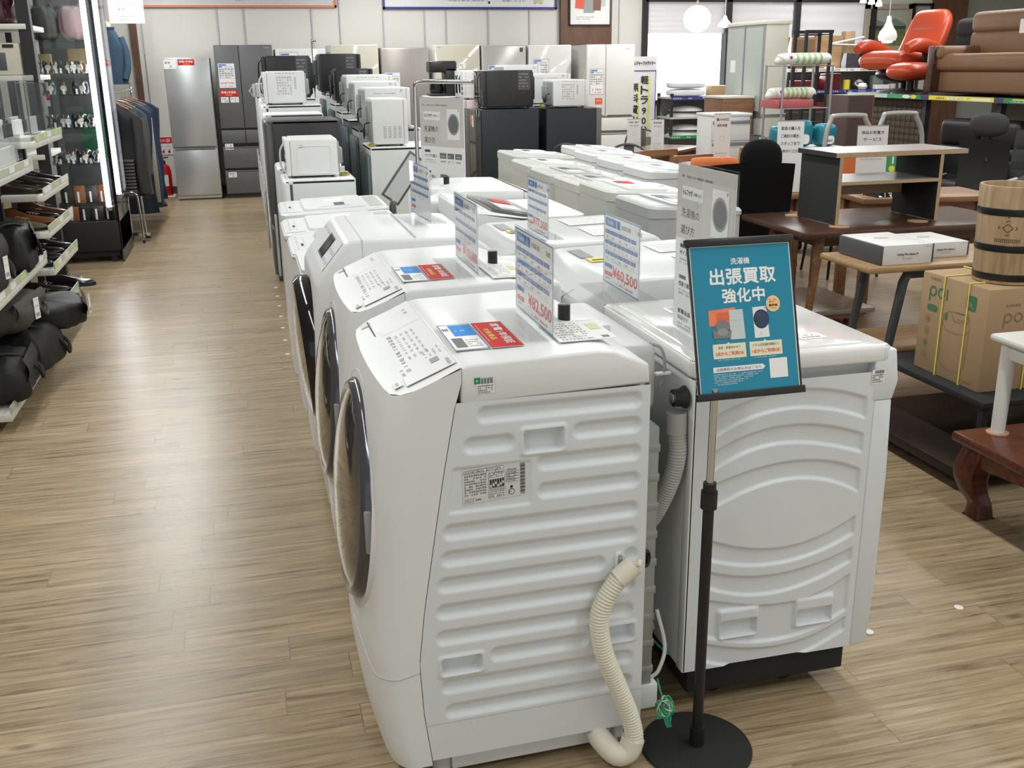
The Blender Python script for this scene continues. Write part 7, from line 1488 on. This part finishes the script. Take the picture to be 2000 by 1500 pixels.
PKM = mat('white_pack_film', (.70, .71, .66), .35, noise=.06); PKG = mat('green_pack_print', (.34, .50, .22), .45, noise=.5, nscale=20)
def rolls(label, loc, rz, l):
    t = thing('wrapped_paper_pack', label, 'pack', loc, rz, 'wrapped packs on the wire rack'); b = MB(); P = smooth_path([(-.06, 0, .02), (-.02, 0, .035), (.03, 0, .05), (l * .5, 0, .052), (l - .02, 0, .052), (l, 0, .045)], 5); b.ring(P, [.015 + .04 * min(1, i / 8) for i in range(len(P))], 14, PKM); b.v = [(x, y * 1.5, max(.0, z)) for x, y, z in b.v]; b.build('wrapper', t, smooth=70)
    for i in range(5): b = MB(); b.ring([(.12 + i * (l - .16) / 5, 0, .053), (.145 + i * (l - .16) / 5, 0, .053)], .0565, 14, PKG, caps=False); b.v = [(x, y * 1.5, max(.001, z)) for x, y, z in b.v]; b.build('printed_band', t, smooth=70)
    b = MB(); b.ell((.06, -.072, .06), (.02, .012, .022), mat('magenta_print', (.32, .03, .25), .5), 12, 8); b.build('print_mark', t)
rolls('green and white wrapped pack on top of the chrome wire rack', (4.90, 8.92, 1.53), 0, .46); rolls('green and white wrapped pack on the lower level of the chrome wire rack', (4.84, 8.95, 1.222), 0, .40)
tag(MB().box(0, 0, 0, .40, .28, .07, mat('pink_red_carton', (.50, .11, .12), .5, noise=.15), .004).build('flat_carton', None, (4.80, 8.80, 1.1475)), 'flat pink-red carton under the pack on the wire rack', 'carton')
t = wirerack('black steel ladder rack behind the chrome wire rack', (5.64, 9.78, 0), .28, .22, (.5, .95, 1.42, 1.82), 1.85, STL, .02)
MB().box(-.02, -.02, 1.835, .30, .0, 1.865, STL).box(-.02, .2, 1.835, .30, .24, 1.865, STL).build('top_bar', t, smooth=0)
TL = mat('teal_pack_film', (.012, .20, .27), .32, noise=.12, nscale=8)
t = thing('low_cabinet', 'low grey cabinet under the teal detergent packs', 'cabinet', (4.5, 8.18, 0)); MB().box(0, 0, 0, .72, .42, .80, mat('mist_grey_board', (.45, .46, .44), .5), .004).build('body', t); MB().box(-.01, -.01, .80, .73, .43, .825, LGREY).build('top_board', t); MB().box(.01, -.012, .08, .355, .0, .78, LGREY).build('door', t); MB().box(.365, -.012, .08, .71, .0, .78, LGREY).build('door', t)
for i, (x, y, w, h) in enumerate(((.12, .14, .20, .20), (.34, .2, .20, .235), (.57, .18, .2, .20))):
    t = thing('detergent_pack', 'teal detergent pack on the low cabinet, %s of three' % ('left', 'middle', 'right')[i], 'pack', (4.5 + x, 8.18 + y, .826), R(-8 + 9 * i), 'teal packs'); b = MB(); b.ell((0, 0, h / 2), (w / 2, .085, h / 2), TL, 22, 14, .55); b.build('pouch', t, smooth=70); b = MB(); S = Sheet(b, (-w * .32, -.083, h * .12), (1, 0, 0), (0, 0, 1), .003); S.poly([(p[0], p[1]) for p in rrect(0, 0, w * .55, h * .36, .03)], PAPER, 1); S.words(w * .07, h * .1, w * .4, h * .1, INK, 2, i, 4); S.disc(w * .16, h * .6, .016, PAPER, 1); b.build('pouch_print', t, smooth=0)
for i, x in enumerate((4.76, 5.32)):
    t = thing('folding_trolley', 'grey folding trolley with trapezoid handle, the %s one behind the desk shelf' % ('left', 'right')[i], 'trolley', (x, 7.5 + .12 * i, 0), 0, 'folding trolleys'); MB().ring(smooth_path([(-.23, 0, .12), (-.2, 0, .9), (-.16, 0, 1.10), (-.12, 0, 1.135), (.12, 0, 1.135), (.16, 0, 1.10), (.24, 0, .88), (.26, 0, .12)], 6), .020, 10, mat('matt_aluminium', (.42, .43, .42), .4, .4)).build('handle_loop', t, smooth=60); MB().box(-.25, -.05, .10, .28, .35, .125, DGREY, .01).build('deck', t)
    for q in (-.2, .22):
        for r in (.0, .3): MB().cyl((q - .012, r, .05), (q + .012, r, .05), .049, BLACK, n=14).build('wheel', t)
t = thing('wardrobe', 'plain dark brown wardrobe behind the folding trolleys', 'wardrobe', (5.78, 9.12, 0)); UM = mat('umber_board', (.075, .045, .036), .5); MB().box(0, .02, 0, .27, .42, 1.235, UM, .004).build('body', t); MB().box(.27, .02, 0, .29, .42, 1.235, WM).build('side_board', t); MB().box(.004, 0, .03, .266, .02, 1.225, UM).build('door', t)
# small white discs lying on the floor along the row and right of the dolly
DS = ['nearest of the row along the aisle machines', 'second of the row along the aisle machines', 'third of the row along the aisle machines', 'fourth of the row along the aisle machines', 'fifth of the row along the aisle machines', 'sixth of the row along the aisle machines', 'last of the row along the aisle machines', 'beside the right end of the black dolly', 'on the open floor right of the dolly']
for i, (x, y) in enumerate([(.13, 5.68 + .316 * k) for k in range(7)] + [(1.606, 2.202), (1.94, 2.25)]):
    tag(MB().lathe([(.0005, .0), (.013, .0), (.013, .003), (.0005, .004)], PAPER, n=16).build('floor_slider', None, (x, y, 0)), 'small white felt disc on the floor, ' + DS[i], 'felt disc', 'white felt discs')
